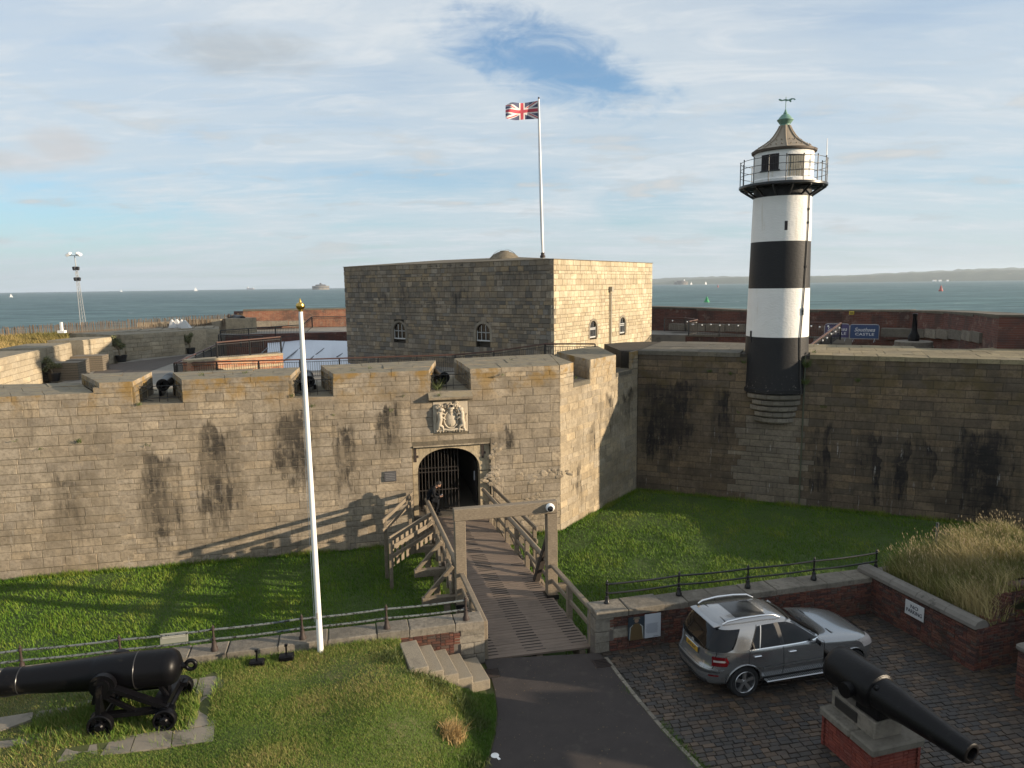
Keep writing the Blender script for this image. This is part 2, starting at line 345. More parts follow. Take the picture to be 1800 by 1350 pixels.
def far_brick_mat(name, c1, c2, mortar, bl=0.225, bh=0.075, face=None):
    """brickwork too far off to tell bricks apart"""
    m, t, b = new_mat(name); g = geo(t); pos = g.outputs['Position']
    sx = t.node('ShaderNodeSeparateXYZ', ins={0: pos}); d = face.d if face else Vector((1, 0, 0))
    u = t.math('ADD', t.math('MULTIPLY', sx.outputs[0], d.x), t.math('MULTIPLY', sx.outputs[1], d.y))
    v = t.node('ShaderNodeCombineXYZ', ins={0: u, 1: sx.outputs[2], 2: 0.0})
    br = t.node('ShaderNodeTexBrick', ins={'Vector': v, 'Color1': c1, 'Color2': c2, 'Mortar': mortar, 'Scale': 1.0, 'Mortar Size': 0.009, 'Brick Width': bl * 2.0, 'Row Height': bh * 1.6, 'Bias': -0.1})
    col = t.mix(t.math('MULTIPLY', t.smooth(t.noise(pos, 0.9, 5, 0.65), 0.42, 0.66), 0.7), br.outputs[0], (0.06, 0.045, 0.04))
    col = t.mix(t.math('MULTIPLY', t.smooth(t.noise(pos, 1.7, 5, 0.7), 0.55, 0.68), 0.5), col, (0.33, 0.26, 0.20))
    t.set(b.inputs['Base Color'], col); b.inputs['Roughness'].default_value = 0.9
    bump(t, b, t.math('ADD', br.outputs[1], t.noise(pos, 8, 3)), 0.5, 0.02); return m
def grass_mat(name, lush, mid, dry, dryamt=0.5, ns=0.55):
    m, t, b = new_mat(name); g = geo(t); pos = g.outputs['Position']; at_ = t.node('ShaderNodeAttribute', attribute_name='tint')
    n = t.noise(pos, ns, 5, 0.6); n2 = t.noise(pos, ns * 5, 4, 0.6)
    f = t.math('ADD', t.math('MULTIPLY', at_.outputs['Fac'], 0.55), t.math('MULTIPLY', t.math('ADD', n, n2), 0.28))
    col = t.ramp(f, [(0.25, lush), (0.55, mid), (0.60 + 0.35 * (1 - dryamt), dry)])
    t.set(b.inputs['Base Color'], col); b.inputs['Roughness'].default_value = 0.65; b.inputs['Specular IOR Level'].default_value = 0.25
    b.inputs['Subsurface Weight'].default_value = 0.0
    return m
def wood_mat(name, c, c2, grain=(1, 1, 1)):
    m, t, b = new_mat(name); tcn = t.node('ShaderNodeTexCoord'); oi = t.node('ShaderNodeObjectInfo'); pos = geo(t).outputs['Position']
    off = t.node('ShaderNodeCombineXYZ', ins={0: t.math('MULTIPLY', oi.outputs['Random'], 30.0), 1: 0.0, 2: 0.0})
    v = t.node('ShaderNodeVectorMath', operation='ADD', ins={0: tcn.outputs['Object'], 1: off}).outputs[0]
    n = t.noise(t.scale(v, grain), 9, 5, 0.65, 0.4); n2 = t.noise(pos, 1.6, 4, 0.6)
    col = t.ramp(n, [(0.3, lerp(c, (0, 0, 0), 0.35)), (0.5, c), (0.7, c2)])
    col = t.mix(t.math('MULTIPLY', t.smooth(n2, 0.5, 0.7), 0.45), col, lerp(c, (0.03, 0.03, 0.02), 0.6))
    col = t.mix(t.math('MULTIPLY', oi.outputs['Random'], 0.35), col, lerp(c, (0.02, 0.02, 0.02), 0.4))
    t.set(b.inputs['Base Color'], col); b.inputs['Roughness'].default_value = 0.85; bump(t, b, n, 0.5, 0.006); return m
def paint_mat(name, c, rough, wear=None, metal=0.0, coat=0.0, flakes=False):
    m, t, b = new_mat(name); pos = geo(t).outputs['Position']
    n = t.noise(pos, 3.0, 5, 0.6); col = t.mix(n, tuple(x * 0.85 for x in c), tuple(min(1, x * 1.12) for x in c))
    if wear:
        wn = t.noise(pos, wear[1], 6, 0.7); col = t.mix(t.smooth(wn, wear[2], wear[2] + 0.08), col, wear[0])
    t.set(b.inputs['Base Color'], col); t.set(b.inputs['Roughness'], t.math('ADD', rough - 0.06, t.math('MULTIPLY', n, 0.12))); b.inputs['Metallic'].default_value = metal
    b.inputs['Coat Weight'].default_value = coat; b.inputs['Coat Roughness'].default_value = 0.04
    bump(t, b, t.noise(pos, 30, 4, 0.6), 0.12, 0.004); return m
MT = {}
PAL_W = [(0.385, 0.285, 0.165), (0.325, 0.262, 0.178), (0.36, 0.295, 0.205), (0.29, 0.235, 0.165), (0.345, 0.272, 0.178), (0.265, 0.222, 0.165), (0.375, 0.305, 0.21), (0.31, 0.242, 0.155), (0.35, 0.29, 0.21)]
PAL_W = [(r * 1.10, g * 1.15, b * 1.28) for r, g, b in PAL_W]
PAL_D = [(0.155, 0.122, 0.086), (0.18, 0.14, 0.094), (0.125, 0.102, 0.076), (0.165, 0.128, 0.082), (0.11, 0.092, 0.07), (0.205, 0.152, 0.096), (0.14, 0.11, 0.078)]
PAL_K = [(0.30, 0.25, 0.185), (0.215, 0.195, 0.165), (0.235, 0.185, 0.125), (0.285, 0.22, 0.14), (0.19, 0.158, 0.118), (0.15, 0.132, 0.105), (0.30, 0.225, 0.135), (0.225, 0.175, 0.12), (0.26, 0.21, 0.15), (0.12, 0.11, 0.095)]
PAL_KR = [(0.60, 0.515, 0.36), (0.64, 0.555, 0.40), (0.56, 0.475, 0.33), (0.61, 0.51, 0.34), (0.575, 0.50, 0.365), (0.67, 0.585, 0.425), (0.50, 0.42, 0.29), (0.62, 0.54, 0.39)]  # keep's sunlit face: paler tones, with the sunlight put into them
PAL_B = [(0.15, 0.050, 0.034), (0.18, 0.062, 0.04), (0.11, 0.042, 0.032), (0.165, 0.068, 0.048), (0.085, 0.04, 0.034), (0.20, 0.08, 0.052), (0.12, 0.075, 0.06)]
MT['mortar'] = simple('mortar', (0.215, 0.178, 0.125), 0.95, var=0.3, vs=3, bmp=0.4)
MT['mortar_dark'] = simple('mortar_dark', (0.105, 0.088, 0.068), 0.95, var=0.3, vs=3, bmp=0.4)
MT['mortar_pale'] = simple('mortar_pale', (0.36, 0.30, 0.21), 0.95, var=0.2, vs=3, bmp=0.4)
MT['mortar_brick'] = simple('mortar_brick', (0.17, 0.145, 0.125), 0.95, var=0.3, vs=4, bmp=0.4)
MT['slab_top'] = stone_mat('slab_top', [(0.20, 0.18, 0.14), (0.235, 0.205, 0.155), (0.175, 0.16, 0.13), (0.215, 0.19, 0.15)], mott=0.5, grime=0.5, dark=(0.06, 0.055, 0.045))
MT['slab_gold'] = stone_mat('slab_gold', [(0.27, 0.225, 0.135), (0.31, 0.255, 0.155), (0.25, 0.205, 0.125), (0.285, 0.24, 0.16)], mott=0.55, grime=0.45, dark=(0.07, 0.06, 0.045))  # golden slabs of the wall head; sunlight is put into their tone
MT['coping'] = stone_mat('coping', [(0.26, 0.232, 0.188), (0.295, 0.26, 0.21), (0.23, 0.205, 0.168), (0.28, 0.245, 0.198)], mott=0.65, grime=0.6, dark=(0.06, 0.055, 0.045))
MT['pale_stone'] = stone_mat('pale_stone', [(0.46, 0.375, 0.25), (0.49, 0.40, 0.27), (0.43, 0.35, 0.235)], mott=0.4, grime=0.3)
MT['brick'] = brick_mat('brick', PAL_B, 0.5, 0.35, 0.15)
MT['brick_red'] = brick_mat('brick_red', [(0.25, 0.052, 0.032), (0.28, 0.06, 0.036), (0.22, 0.045, 0.03), (0.26, 0.065, 0.045)], 0.2, 0.1)
MT['black_iron'] = paint_mat('black_iron', (0.012, 0.012, 0.013), 0.33)
MT['gun_black'] = paint_mat('gun_black', (0.005, 0.005, 0.0065), 0.38, wear=((0.02, 0.018, 0.016), 3.0, 0.60)); MT['gun_black'].node_tree.nodes['Principled BSDF'].inputs['Specular IOR Level'].default_value = .16
MT['gun_rough'] = paint_mat('gun_rough', (0.007, 0.0065, 0.007), 0.36, wear=((0.022, 0.019, 0.017), 4.0, 0.58)); MT['gun_rough'].node_tree.nodes['Principled BSDF'].inputs['Specular IOR Level'].default_value = .20
for nd in MT['gun_rough'].node_tree.nodes:
    if nd.type == 'BUMP': nd.inputs['Strength'].default_value = 0.55; nd.inputs['Distance'].default_value = 0.012
MT['grey_iron'] = paint_mat('grey_iron', (0.17, 0.19, 0.19), 0.55, wear=((0.02, 0.018, 0.016), 14.0, 0.50))
MT['rust_iron'] = paint_mat('rust_iron', (0.045, 0.028, 0.022), 0.7)
MT['rail_rust'] = paint_mat('rail_rust', (0.11, 0.048, 0.032), 0.6)
MT['white_paint'] = simple('white_paint', (0.80, 0.80, 0.78), 0.35, var=0.04)
MT['brass'] = simple('brass', (0.55, 0.36, 0.10), 0.25, metal=1.0, var=0.1)
MT['oak'] = wood_mat('oak', (0.225, 0.18, 0.127), (0.33, 0.27, 0.195), (0.6, 6, 6))
MT['deck'] = wood_mat('deck', (0.20, 0.15, 0.115), (0.26, 0.20, 0.155), (0.6, 8, 6))
MT['dark_void'] = simple('dark_void', (0.02, 0.018, 0.016), 0.95)
MT['asphalt'] = simple('asphalt', (0.060, 0.047, 0.042), 0.85, var=0.45, vs=1.6, bmp=0.8, bs=120, dirt=((0.085, 0.07, 0.058), 2.6, 0.55))
# ------------------------------------------------------------------ masonry, one object per block
_units = {}
def unit_blocks(mat, asp, k=8, flat=False):
    key = (mat.name, asp, flat)
    if key in _units: return _units[key]
    rr = random.Random(sum(ord(ch) for ch in mat.name) * 31 + int(asp * 7)); L = []
    for i in range(k):
        bx, bz = 0.030 / asp, 0.035; jx, jz = 0.022 / asp, 0.045
        J = lambda s: rr.uniform(-s, s)
        oc = [(-.5 + abs(J(jx * .5)), -.5 + abs(J(jz * .5))), (.5 - abs(J(jx * .5)), -.5 + abs(J(jz * .5))), (.5 - abs(J(jx * .5)), .5 - abs(J(jz * .5))), (-.5 + abs(J(jx * .5)), .5 - abs(J(jz * .5)))]
        sg = [(1, 1), (-1, 1), (-1, -1), (1, -1)]
        vs = [(x, 0.10, z) for x, z in oc]
        vs += [(x + a * bx * rr.uniform(.6, 1.6), J(.03), z + c * bz * rr.uniform(.6, 1.8)) for (x, z), (a, c) in zip(oc, sg)]
        vs += [(x, 1.0, z) for x, z in oc]; vs.append((J(.1), -.03 + J(.04), J(.1)))
        fs = [(4, 5, 12), (5, 6, 12), (6, 7, 12), (7, 4, 12)]
        for a in range(4):
            b = (a + 1) % 4; fs += [(a, b, 4 + b, 4 + a), (8 + a, 8 + b, b, a)]
        m = MB(); m.add(vs, fs); L.append(m.mesh('block', mat))
    _units[key] = L; return L
def place_blocks(items, root, name, mat, asp, rz_default=0.0, limit=300, stuffname=None):
    """items: (centre Vector on the face, rz, length, height, depth, tilt Matrix or None). Largest in the picture become parts."""
    U = unit_blocks(mat, asp); rr = random.Random(len(items)); sc = []
    inv = root.matrix_basis.inverted() if root is not None else Matrix.Identity(4)
    for i, (c, rz, L, h, dp, T) in enumerate(items):
        px_, py_, zc = proj(c); inside = -20 < px_ < 1820 and -20 < py_ < 1370
        sc.append(((L * h / max(zc, 1) ** 2) if inside else 0, i))
    sc.sort(reverse=True); keep = set(i for s, i in sc[:limit] if s > 0); V = []; Fs = []; nb = 0
    for i, (c, rz, L, h, dp, T) in enumerate(items):
        Mx = Matrix.Translation(c) @ (T.to_4x4() if T is not None else Matrix.Rotation(rz, 4, 'Z')) @ Matrix.Diagonal((L, dp, h, 1))
        me = U[rr.randrange(len(U))]
        if i in keep:
            o = bpy.data.objects.new(name, me); COL.objects.link(o); o.parent = root; o.matrix_basis = inv @ Mx
        else:
            Mx = inv @ Mx
            for v in me.vertices: V.append(tuple(Mx @ v.co))
            for p in me.polygons: Fs.append(tuple(nb + k for k in p.vertices))
            nb += len(me.vertices)
    if V:
        me = bpy.data.meshes.new(name + '_course'); me.from_pydata(V, [], Fs); me.materials.append(mat)
        o = bpy.data.objects.new(stuffname or name + '_course', me); COL.objects.link(o); o.parent = root; o['kind'] = 'stuff'
def courses(face, rows, ivals, avg, joint=0.009, depth=0.16, proud=0.010, jit=0.35, off=0.0, seed=1, flemish=None):
    rr = random.Random(seed); it = []
    for z0, z1 in rows:
        for a, b in ivals(z0, z1):
            if b - a < 0.05: continue
            Ls = []; left = b - a; k = 0
            while left > 1e-6:
                if flemish: L = flemish[k % len(flemish)] if k or rr.random() < .5 else flemish[-1]
                else: L = avg * rr.uniform(1 - jit, 1 + jit)
                k += 1
                if left - L < avg * 0.4: L = left
                Ls.append(L); left -= L
            u = a
            for L in Ls:
                p = face.p(u + L / 2, (z0 + z1) / 2, off + rr.uniform(-proud, proud))
                it.append((p, face.ang, max(L - joint, .03), z1 - z0 - joint, depth, None)); u += L
    return it
def rowlist(z0, z1, h, jit=0.2, seed=3):
    rr = random.Random(seed); r = []; z = z0
    while z < z1 - 1e-6:
        hh = h * rr.uniform(1 - jit, 1 + jit)
        if z1 - z - hh < h * 0.55: hh = z1 - z
        r.append((z, z + hh)); z += hh
    return r
def sub_iv(a, b, holes):
    """[a,b] minus holes"""
    out = [(a, b)]
    for h0, h1 in holes:
        nx = []
        for x, y in out:
            if h1 <= x or h0 >= y: nx.append((x, y)); continue
            if h0 > x: nx.append((x, h0))
            if h1 < y: nx.append((h1, y))
        out = nx
    return out
# ------------------------------------------------------------------ the castle's faces
CW = (2.04, 30.0); IC = (6.49, 36.22)
FW = Face(CW, (0.978, 0.210)); FF = Face(CW, (IC[0] - CW[0], IC[1] - CW[1])); FR = Face(IC, (0.918, -0.396))
ZM, ZT, ZS, ZFL = -1.2, 6.17, 5.27, 4.25      # moat, wall tops, embrasure sills, rampart walk
KC = Vector((2.49, 41.38, 0)); KL = Vector((-12.19, 52.5, 0)); KR = Vector((10.45, 52.87, 0)); ZK = 11.03
FKL = Face(KL, (KC - KL)[:2]); FKR = Face(KC, (KR - KC)[:2])
# ------------------------------------------------------------------ sea, land
def wave_mat():
    m, t, b = new_mat('sea_water'); pos = geo(t).outputs['Position']; sx = t.node('ShaderNodeSeparateXYZ', ins={0: pos})
    dist = t.node('ShaderNodeVectorMath', operation='LENGTH', ins={0: pos}).outputs['Value']
    w1 = t.noise(t.scale(pos, (0.055, 0.15, 0.1), (0, 0, 0), (0, 0, 0.35)), 1.0, 6, 0.62, 0.3)
    w2 = t.noise(t.scale(pos, (0.0035, 0.009, 0.01), (3, 1, 0), (0, 0, 0.2)), 1.0, 5, 0.6, 0.4)
    w3 = t.noise(t.scale(pos, (0.018, 0.045, 0.1), (9, 4, 0), (0, 0, 0.3)), 1.0, 6, 0.6, 0.3)
    shore = t.smooth(t.math('SUBTRACT', dist, t.math('MULTIPLY', sx.outputs[0], 1.4)), 900, 150)
    base = t.mix(shore, (0.032, 0.080, 0.102), (0.050, 0.125, 0.118))
    side = t.smooth(t.math('DIVIDE', sx.outputs[0], dist), -0.15, 0.45); base = t.mix(t.math('MULTIPLY', side, 0.75), base, (0.058, 0.135, 0.122))
    base = t.mix(t.smooth(w2, 0.42, 0.62), base, t.mix(0.45, base, (0.03, 0.07, 0.09)))
    base = t.mix(t.smooth(w1, 0.36, 0.66), t.mix(0.5, base, (0.012, 0.04, 0.05)), t.mix(0.6, base, (0.17, 0.26, 0.25)))
    w4 = t.noise(t.scale(pos, (0.010, 0.030, 0.1), (2, 8, 0), (0, 0, 0.15)), 1.0, 10, 0.74, 0.2); base = t.mix(t.smooth(w4, 0.40, 0.60), t.mix(0.55, base, (0.016, 0.05, 0.06)), t.mix(0.30, base, (0.16, 0.25, 0.24)))
    cap = t.math('MULTIPLY', t.smooth(w1, 0.665, 0.70), t.smooth(w3, 0.50, 0.57)); base = t.mix(cap, base, (0.75, 0.78, 0.78))
    t.set(b.inputs['Base Color'], base); b.inputs['Roughness'].default_value = 0.42; b.inputs['IOR'].default_value = 1.2
    b.inputs['Specular IOR Level'].default_value = 0.15
    bump(t, b, t.math('ADD', w1, t.math('MULTIPLY', w3, 1.2)), 0.5, 2.2); return m
ZSEA = -7.0
m = MB(); R_ = 9500.0; n_ = 96
m.add([(0, 0, ZSEA)] + [(R_ * math.sin(2 * math.pi * i / n_), R_ * math.cos(2 * math.pi * i / n_), ZSEA) for i in range(n_)], [(0, 1 + (i + 1) % n_, 1 + i) for i in range(n_)])
tag(m.build('sea', wave_mat()), kind='structure')
MT['hill'] = simple('hill', (0.055, 0.075, 0.045), 0.95, var=0.5, vs=0.006, dirt=((0.16, 0.14, 0.09), 0.012, 0.58))
def hills(name, pts, d0, dep, seed):
    """ridge: (pixel x, height m); real terrain with depth"""
    rr = random.Random(seed); xs = []; x = pts[0][0]
    while x <= pts[-1][0]: xs.append(x); x += 9
    V = []; NR = 7; Fs = []
    for i, xx in enumerate(xs):
        for (a, ha), (b, hb) in zip(pts, pts[1:]):
            if a <= xx <= b: h = ha + (hb - ha) * (xx - a) / (b - a)
        h *= rr.uniform(0.95, 1.04)
        for j in range(NR):
            k = j / (NR - 1); q = at_d(xx, 480, d0 + dep * k); s_ = math.sin(math.pi * min(1, k * 1.0)) ** 0.6
            V.append((q.x, q.y, ZSEA - 0.5 + (h + 0.5) * s_ * rr.uniform(0.93, 1.07) if 0 < j < NR - 1 else ZSEA - 0.5))
    for i in range(len(xs) - 1):
        for j in range(NR - 1): Fs.append((i * NR + j, (i + 1) * NR + j, (i + 1) * NR + j + 1, i * NR + j + 1))
    mm = MB(); mm.add(V, Fs, 0, True); return tag(mm.build(name, MT['hill']), kind='structure')
hills('headland', [(1085, 2), (1130, 10), (1160, 16), (1185, 33), (1240, 42), (1300, 55), (1370, 46), (1440, 52), (1500, 50), (1560, 58), (1640, 66), (1720, 70), (1800, 74), (1900, 80), (2100, 80)], 5600, 1200, 3)
hills('far_hills', [(1080, 60), (1150, 66), (1250, 78), (1400, 66), (1500, 70), (1580, 84), (1680, 108), (1760, 118), (1830, 114), (2100, 124)], 7900, 1300, 5)
# ------------------------------------------------------------------ ground round the castle
MT['earth'] = simple('earth', (0.085, 0.085, 0.035), 0.95, var=0.4, vs=0.8, bmp=0.5, bs=9)
MT['moat_soil'] = simple('moat_soil', (0.055, 0.095, 0.014), 0.95, var=0.35, vs=1.2, bmp=0.5, bs=9)
MT['lawn_soil'] = simple('lawn_soil', (0.090, 0.105, 0.028), 0.95, var=0.5, vs=14.0, bmp=1.0, bs=30, dirt=((0.21, 0.155, 0.085), 1.1, 0.60))
MT['paving'] = simple('paving', (0.30, 0.27, 0.225), 0.85, var=0.2, vs=1.0, bmp=0.3, dirt=((0.16, 0.145, 0.12), 0.8, 0.55))
def sheet(name, poly, z, mat, kind='structure'):
    mm = MB(); mm.add([(p[0], p[1], z) for p in poly], [tuple(range(len(poly)))]); o = mm.build(name, mat); return tag(o, kind=kind)
# land under everything, standing clear of the sea
m = MB(); m.prism([(-95, -70), (110, -70), (110, 50), (60, 64), (20, 72), (-30, 84), (-95, 90)], ZSEA - 2, ZM - 0.35)
tag(m.build('ground', MT['earth']), kind='structure')
# moat floor
NX, NY = 60, 40; V = []
for j in range(NY + 1):
    for i in range(NX + 1):
        x = -34 + 66 * i / NX; y = 12.5 + 26.5 * j / NY
        V.append((x, y, ZM + 0.03 * math.sin(x * .9) * math.cos(y * 1.1)))
m = MB(); m.add(V, [(j * (NX + 1) + i, j * (NX + 1) + i + 1, (j + 1) * (NX + 1) + i + 1, (j + 1) * (NX + 1) + i) for j in range(NY) for i in range(NX)], 0, True)
tag(m.build('moat_lawn', MT['moat_soil']), kind='structure')
# asphalt path and its edges
EDGE_L = [(-0.83, 17.2), (-0.62, 16.4), (-0.50, 15.74), (-0.42, 14.9), (-0.45, 14.1), (-0.55, 13.4), (-0.68, 13.0), (-1.15, 11.6), (-2.0, 9.6), (-3.4, 7.0), (-6, 3), (-12, -4)]
EDGE_R = [(2.2, 17.45), (2.28, 17.2), (2.48, 16.4), (2.72, 15.5), (3.12, 14.2), (3.59, 12.95), (4.3, 11.2), (5.4, 9), (7, 6), (9, 3), (12, -4)]
def edge_x(E, y):
    for (x0, y0), (x1, y1) in zip(E, E[1:]):
        if y0 >= y >= y1: return x0 + (x1 - x0) * (y0 - y) / (y0 - y1)
    return E[0][0] if y > E[0][1] else E[-1][0]
sheet('asphalt_path', EDGE_L + EDGE_R[::-1], 0.0, MT['asphalt'])
sheet('yard_bed', EDGE_R + [(30, -4), (30, 20.2), (10.4, 20.2), (2.3, 18.2)], -0.035, simple('yard_bed', (0.055, 0.05, 0.04), 0.95, var=0.3, vs=2))
sheet('park_ground', [(-60, -40), (60, -40), (60, -4), (-60, -4)], -0.02, MT['earth'])
# raised lawn at the left, sloping down to the path
COP_Z = 1.145
def cop_line(x):   # front edge (camera side) of the left coping, y at x
    return 17.0 + 0.262 * (x + 0.9)
def sstep(a, b, x):
    k = max(0.0, min(1.0, (x - a) / (b - a))); return k * k * (3 - 2 * k)
def lawn_z(x, y):
    e = edge_x(EDGE_L, y); d = e - x
    w_ = 1.9 + 1.0 * sstep(16, 12, y)
    z = 0.95 * sstep(-0.05, w_, d) + 0.03 * math.sin(x * 2.1 + y) + 0.02 * math.sin(y * 3.3 - x)
    if d < 0.02: z = min(z, -0.03)
    a_ = (x + 2.78) * .94 + (y - 16.33) * .2425; b_ = (x + 2.78) * .2425 - (y - 16.33) * .94      # local to the stone steps
    if -.02 < a_ < 2.2 and -.9 < b_ < 1.36: z = min(z, .72 - .19 * int(max(0, a_) / .36) if a_ < 1.8 else -.05)
    return z
V = []; Fs = []; NX, NY = 90, 70
for j in range(NY + 1):
    for i in range(NX + 1):
        y = 3.0 + 14.2 * j / NY; k = i / NX; e = edge_x(EDGE_L, y) + 0.06; x = e - (k ** 1.5) * 22
        yy = min(y, cop_line(x) + 0.05); V.append((x, yy, lawn_z(x, yy)))
m = MB(); m.add(V, [(j * (NX + 1) + i, (j + 1) * (NX + 1) + i, (j + 1) * (NX + 1) + i + 1, j * (NX + 1) + i + 1) for j in range(NY) for i in range(NX)], 0, True)
tag(m.build('raised_lawn', MT['lawn_soil']), kind='structure')
sheet('park_lawn', [(-60, -4), (-12, -4), (-6, 3), (-22, 3), (-24, 12), (-60, 12)], 0.9, MT['lawn_soil'])
# grass as blades, numbered in the ten-thousands
GA = {}
def blades(name, P, H, W, lean, tint, mat, seg=1, wind=(0.25, 0.0)):
    n = len(P); a = rng.uniform(0, 2 * math.pi, n); dx, dy = np.cos(a) * W, np.sin(a) * W
    la = rng.uniform(0, 2 * math.pi, n); lx = np.cos(la) * lean * H * rng.uniform(.2, 1, n) + wind[0] * H; ly = np.sin(la) * lean * H * rng.uniform(.2, 1, n) + wind[1] * H
    if seg == 1:
        V = np.empty((n, 3, 3)); V[:, 0] = P; V[:, 0, 0] -= dx; V[:, 0, 1] -= dy; V[:, 1] = P; V[:, 1, 0] += dx; V[:, 1, 1] += dy
        V[:, 2, 0] = P[:, 0] + lx; V[:, 2, 1] = P[:, 1] + ly; V[:, 2, 2] = P[:, 2] + H
        Fc = np.arange(n * 3).reshape(n, 3); tt = np.repeat(tint, 3)
    else:
        V = np.empty((n, 5, 3)); mid = P + np.stack([lx * .3, ly * .3, H * .6], 1)
        V[:, 0] = P - np.stack([dx, dy, 0 * dx], 1); V[:, 1] = P + np.stack([dx, dy, 0 * dx], 1)
        V[:, 2] = mid + np.stack([dx, dy, 0 * dx], 1) * .8; V[:, 3] = mid - np.stack([dx, dy, 0 * dx], 1) * .8
        V[:, 4] = P + np.stack([lx, ly, H], 1)
        b = np.arange(n)[:, None] * 5; Fc = np.concatenate([b + np.array([0, 1, 2]), b + np.array([0, 2, 3]), b + np.array([3, 2, 4])]); tt = np.repeat(tint, 5)
    me = np_mesh(name, V.reshape(-1, 3), Fc, mat, {'tint': tt}); o = bpy.data.objects.new(name, me); COL.objects.link(o); return tag(o, kind='stuff')
def vnoise(x, y, s, seed=0):
    """cheap smooth noise 0..1"""
    r = np.random.default_rng(seed); out = np.zeros_like(x)
    for k in range(7):
        a = r.uniform(0, 6.28); f = s * r.uniform(.5, 2.0); out += np.sin((x * math.cos(a) + y * math.sin(a)) * f + r.uniform(0, 6.28))
    return 0.5 + out / 9
MT['grass_moat'] = grass_mat('grass_moat', (0.042, 0.118, 0.006), (0.125, 0.240, 0.014), (0.27, 0.30, 0.05), 0.35, 0.5)
MT['grass_lawn'] = grass_mat('grass_lawn', (0.055, 0.125, 0.012), (0.125, 0.205, 0.026), (0.40, 0.32, 0.125), 0.42, 0.8)
MT['grass_tall'] = grass_mat('grass_tall', (0.085, 0.115, 0.022), (0.21, 0.20, 0.06), (0.46, 0.37, 0.17), 0.75, 0.9)
# moat grass: thick where it is near
N = 520000
x = rng.uniform(-24, 22, N); y = rng.uniform(15.6, 37.5, N)
wall_y = 30.0 + (x - 2.04) * 0.2147; ok = (x < 2.04) & (y < wall_y - 0.05)
fy = 30.0 + (x - 2.04) * (6.22 / 4.45); ok |= (x >= 2.04) & (x < 6.49) & (y < fy - .05)
ry = 36.22 - (x - 6.49) * 0.4314; ok |= (x >= 6.49) & (y < ry - 0.05)
ok &= y > np.where(x < 0.5, 17.55 + 0.262 * (x + 0.9), 17.95 + 0.215 * (x - 2.2))
ok &= np.abs((x - 0.7) + (y - 17.2) * 0.243 + 0.1) > 1.45 - 0 * x
ok &= rng.uniform(0, 1, N) < np.clip((24.0 / np.hypot(x, y)) ** 2.0, 0.25, 1)
P = np.stack([x, y, np.full(N, ZM)], 1)[ok]; nn = vnoise(P[:, 0], P[:, 1], 2.2, 4)
Hh = rng.uniform(.05, .12, len(P)) * (0.6 + 0.9 * nn)
blades('moat_grass', P, Hh, rng.uniform(.008, .016, len(P)), 0.7, np.clip(nn * .45 + .45 * vnoise(P[:, 0], P[:, 1], .7, 44) + rng.uniform(-.25, .25, len(P)), 0, 1), MT['grass_moat'], 1, (-0.3, 0.1))
n_ = 14000; k_ = rng.uniform(0, 1, n_); o_ = np.abs(rng.normal(0, .10, n_)) + .02; a_ = np.array([-24.0, 24.4]); Q_ = []
for k, o in zip(k_, o_):
    if k < .5: q = FW.p(-25 + 25 * k / .5, 0, o)
    elif k < .65: q = FF.p(7.4 * (k - .5) / .15, 0, o)
    else: q = FR.p(16 * (k - .65) / .35, 0, o)
    Q_.append((q.x, q.y, ZM))
Q_ = np.array(Q_); s_ = vnoise(Q_[:, 0], Q_[:, 1], 3.0, 8)
blades('wall_foot_grass', Q_, rng.uniform(.06, .26, n_) * (.4 + s_), np.full(n_, .011), .8, np.clip(s_ + rng.uniform(-.3, .3, n_), 0, 1), MT['grass_moat'], 1, (-.1, 0))
# lawn grass
N = 620000
x = rng.uniform(-13.5, -0.3, N); y = rng.uniform(10.2, 17.4, N)
ex = np.interp(-y, [-p[1] for p in EDGE_L], [p[0] for p in EDGE_L])
SLABS = []   # footprints kept free of grass, filled below
GUN_POLY_OUT = [at(px_, py_, .93) for px_, py_ in ((395, 1187), (375, 1304), (97, 1340), (-60, 1330), (-60, 1270), (150, 1240), (305, 1196))]
def seg_d(px_, py_, a, b):
    ax, ay, bx, by = a[0], a[1], b[0], b[1]; t_ = np.clip(((px_ - ax) * (bx - ax) + (py_ - ay) * (by - ay)) / ((bx - ax) ** 2 + (by - ay) ** 2), 0, 1)
    return np.hypot(px_ - ax - t_ * (bx - ax), py_ - ay - t_ * (by - ay))
SLAB_LINES = [((372, 1190), (350, 1292), .12), ((350, 1291), (108, 1325), .12), ((138, 1283), (-40, 1313), .10), ((335, 1199), (165, 1227), .08), ((155, 1236), (-40, 1280), .11)]
ok = (x < ex - 0.03) & (y < 17.0 + 0.262 * (x + 0.9) - 0.02)
for a, b, wd_ in SLAB_LINES: ok &= seg_d(x, y, at(*a, .93), at(*b, .93)) > wd_
sa = (x + 2.78) * .94 + (y - 16.33) * .2425; sb = (x + 2.78) * .2425 - (y - 16.33) * .94; ok &= ~((sa > -.02) & (sa < 2.3) & (sb > -.9) & (sb < 1.36))
x, y = x[ok], y[ok]; z = np.array([lawn_z(a, b) for a, b in zip(x, y)]); nn = vnoise(x, y, 2.4, 9); n2 = vnoise(x, y, 0.9, 12)
bare = np.clip((n2 - .62) * 4, 0, .6); kp = rng.uniform(0, 1, len(x)) > bare; rim = np.exp(-((np.interp(-y, [-p[1] for p in EDGE_L], [p[0] for p in EDGE_L]) - x) / .5) ** 2)
P = np.stack([x, y, z - .01], 1)[kp]; nn = nn[kp]; n2 = n2[kp]; rim = rim[kp]
near_wall = np.clip(1 - (17.0 + 0.262 * (P[:, 0] + .9) - P[:, 1]) / 0.5, 0, 1)
Hh = rng.uniform(.025, .065, len(P)) * (0.6 + 0.8 * nn + 0.8 * rim + 1.6 * near_wall)
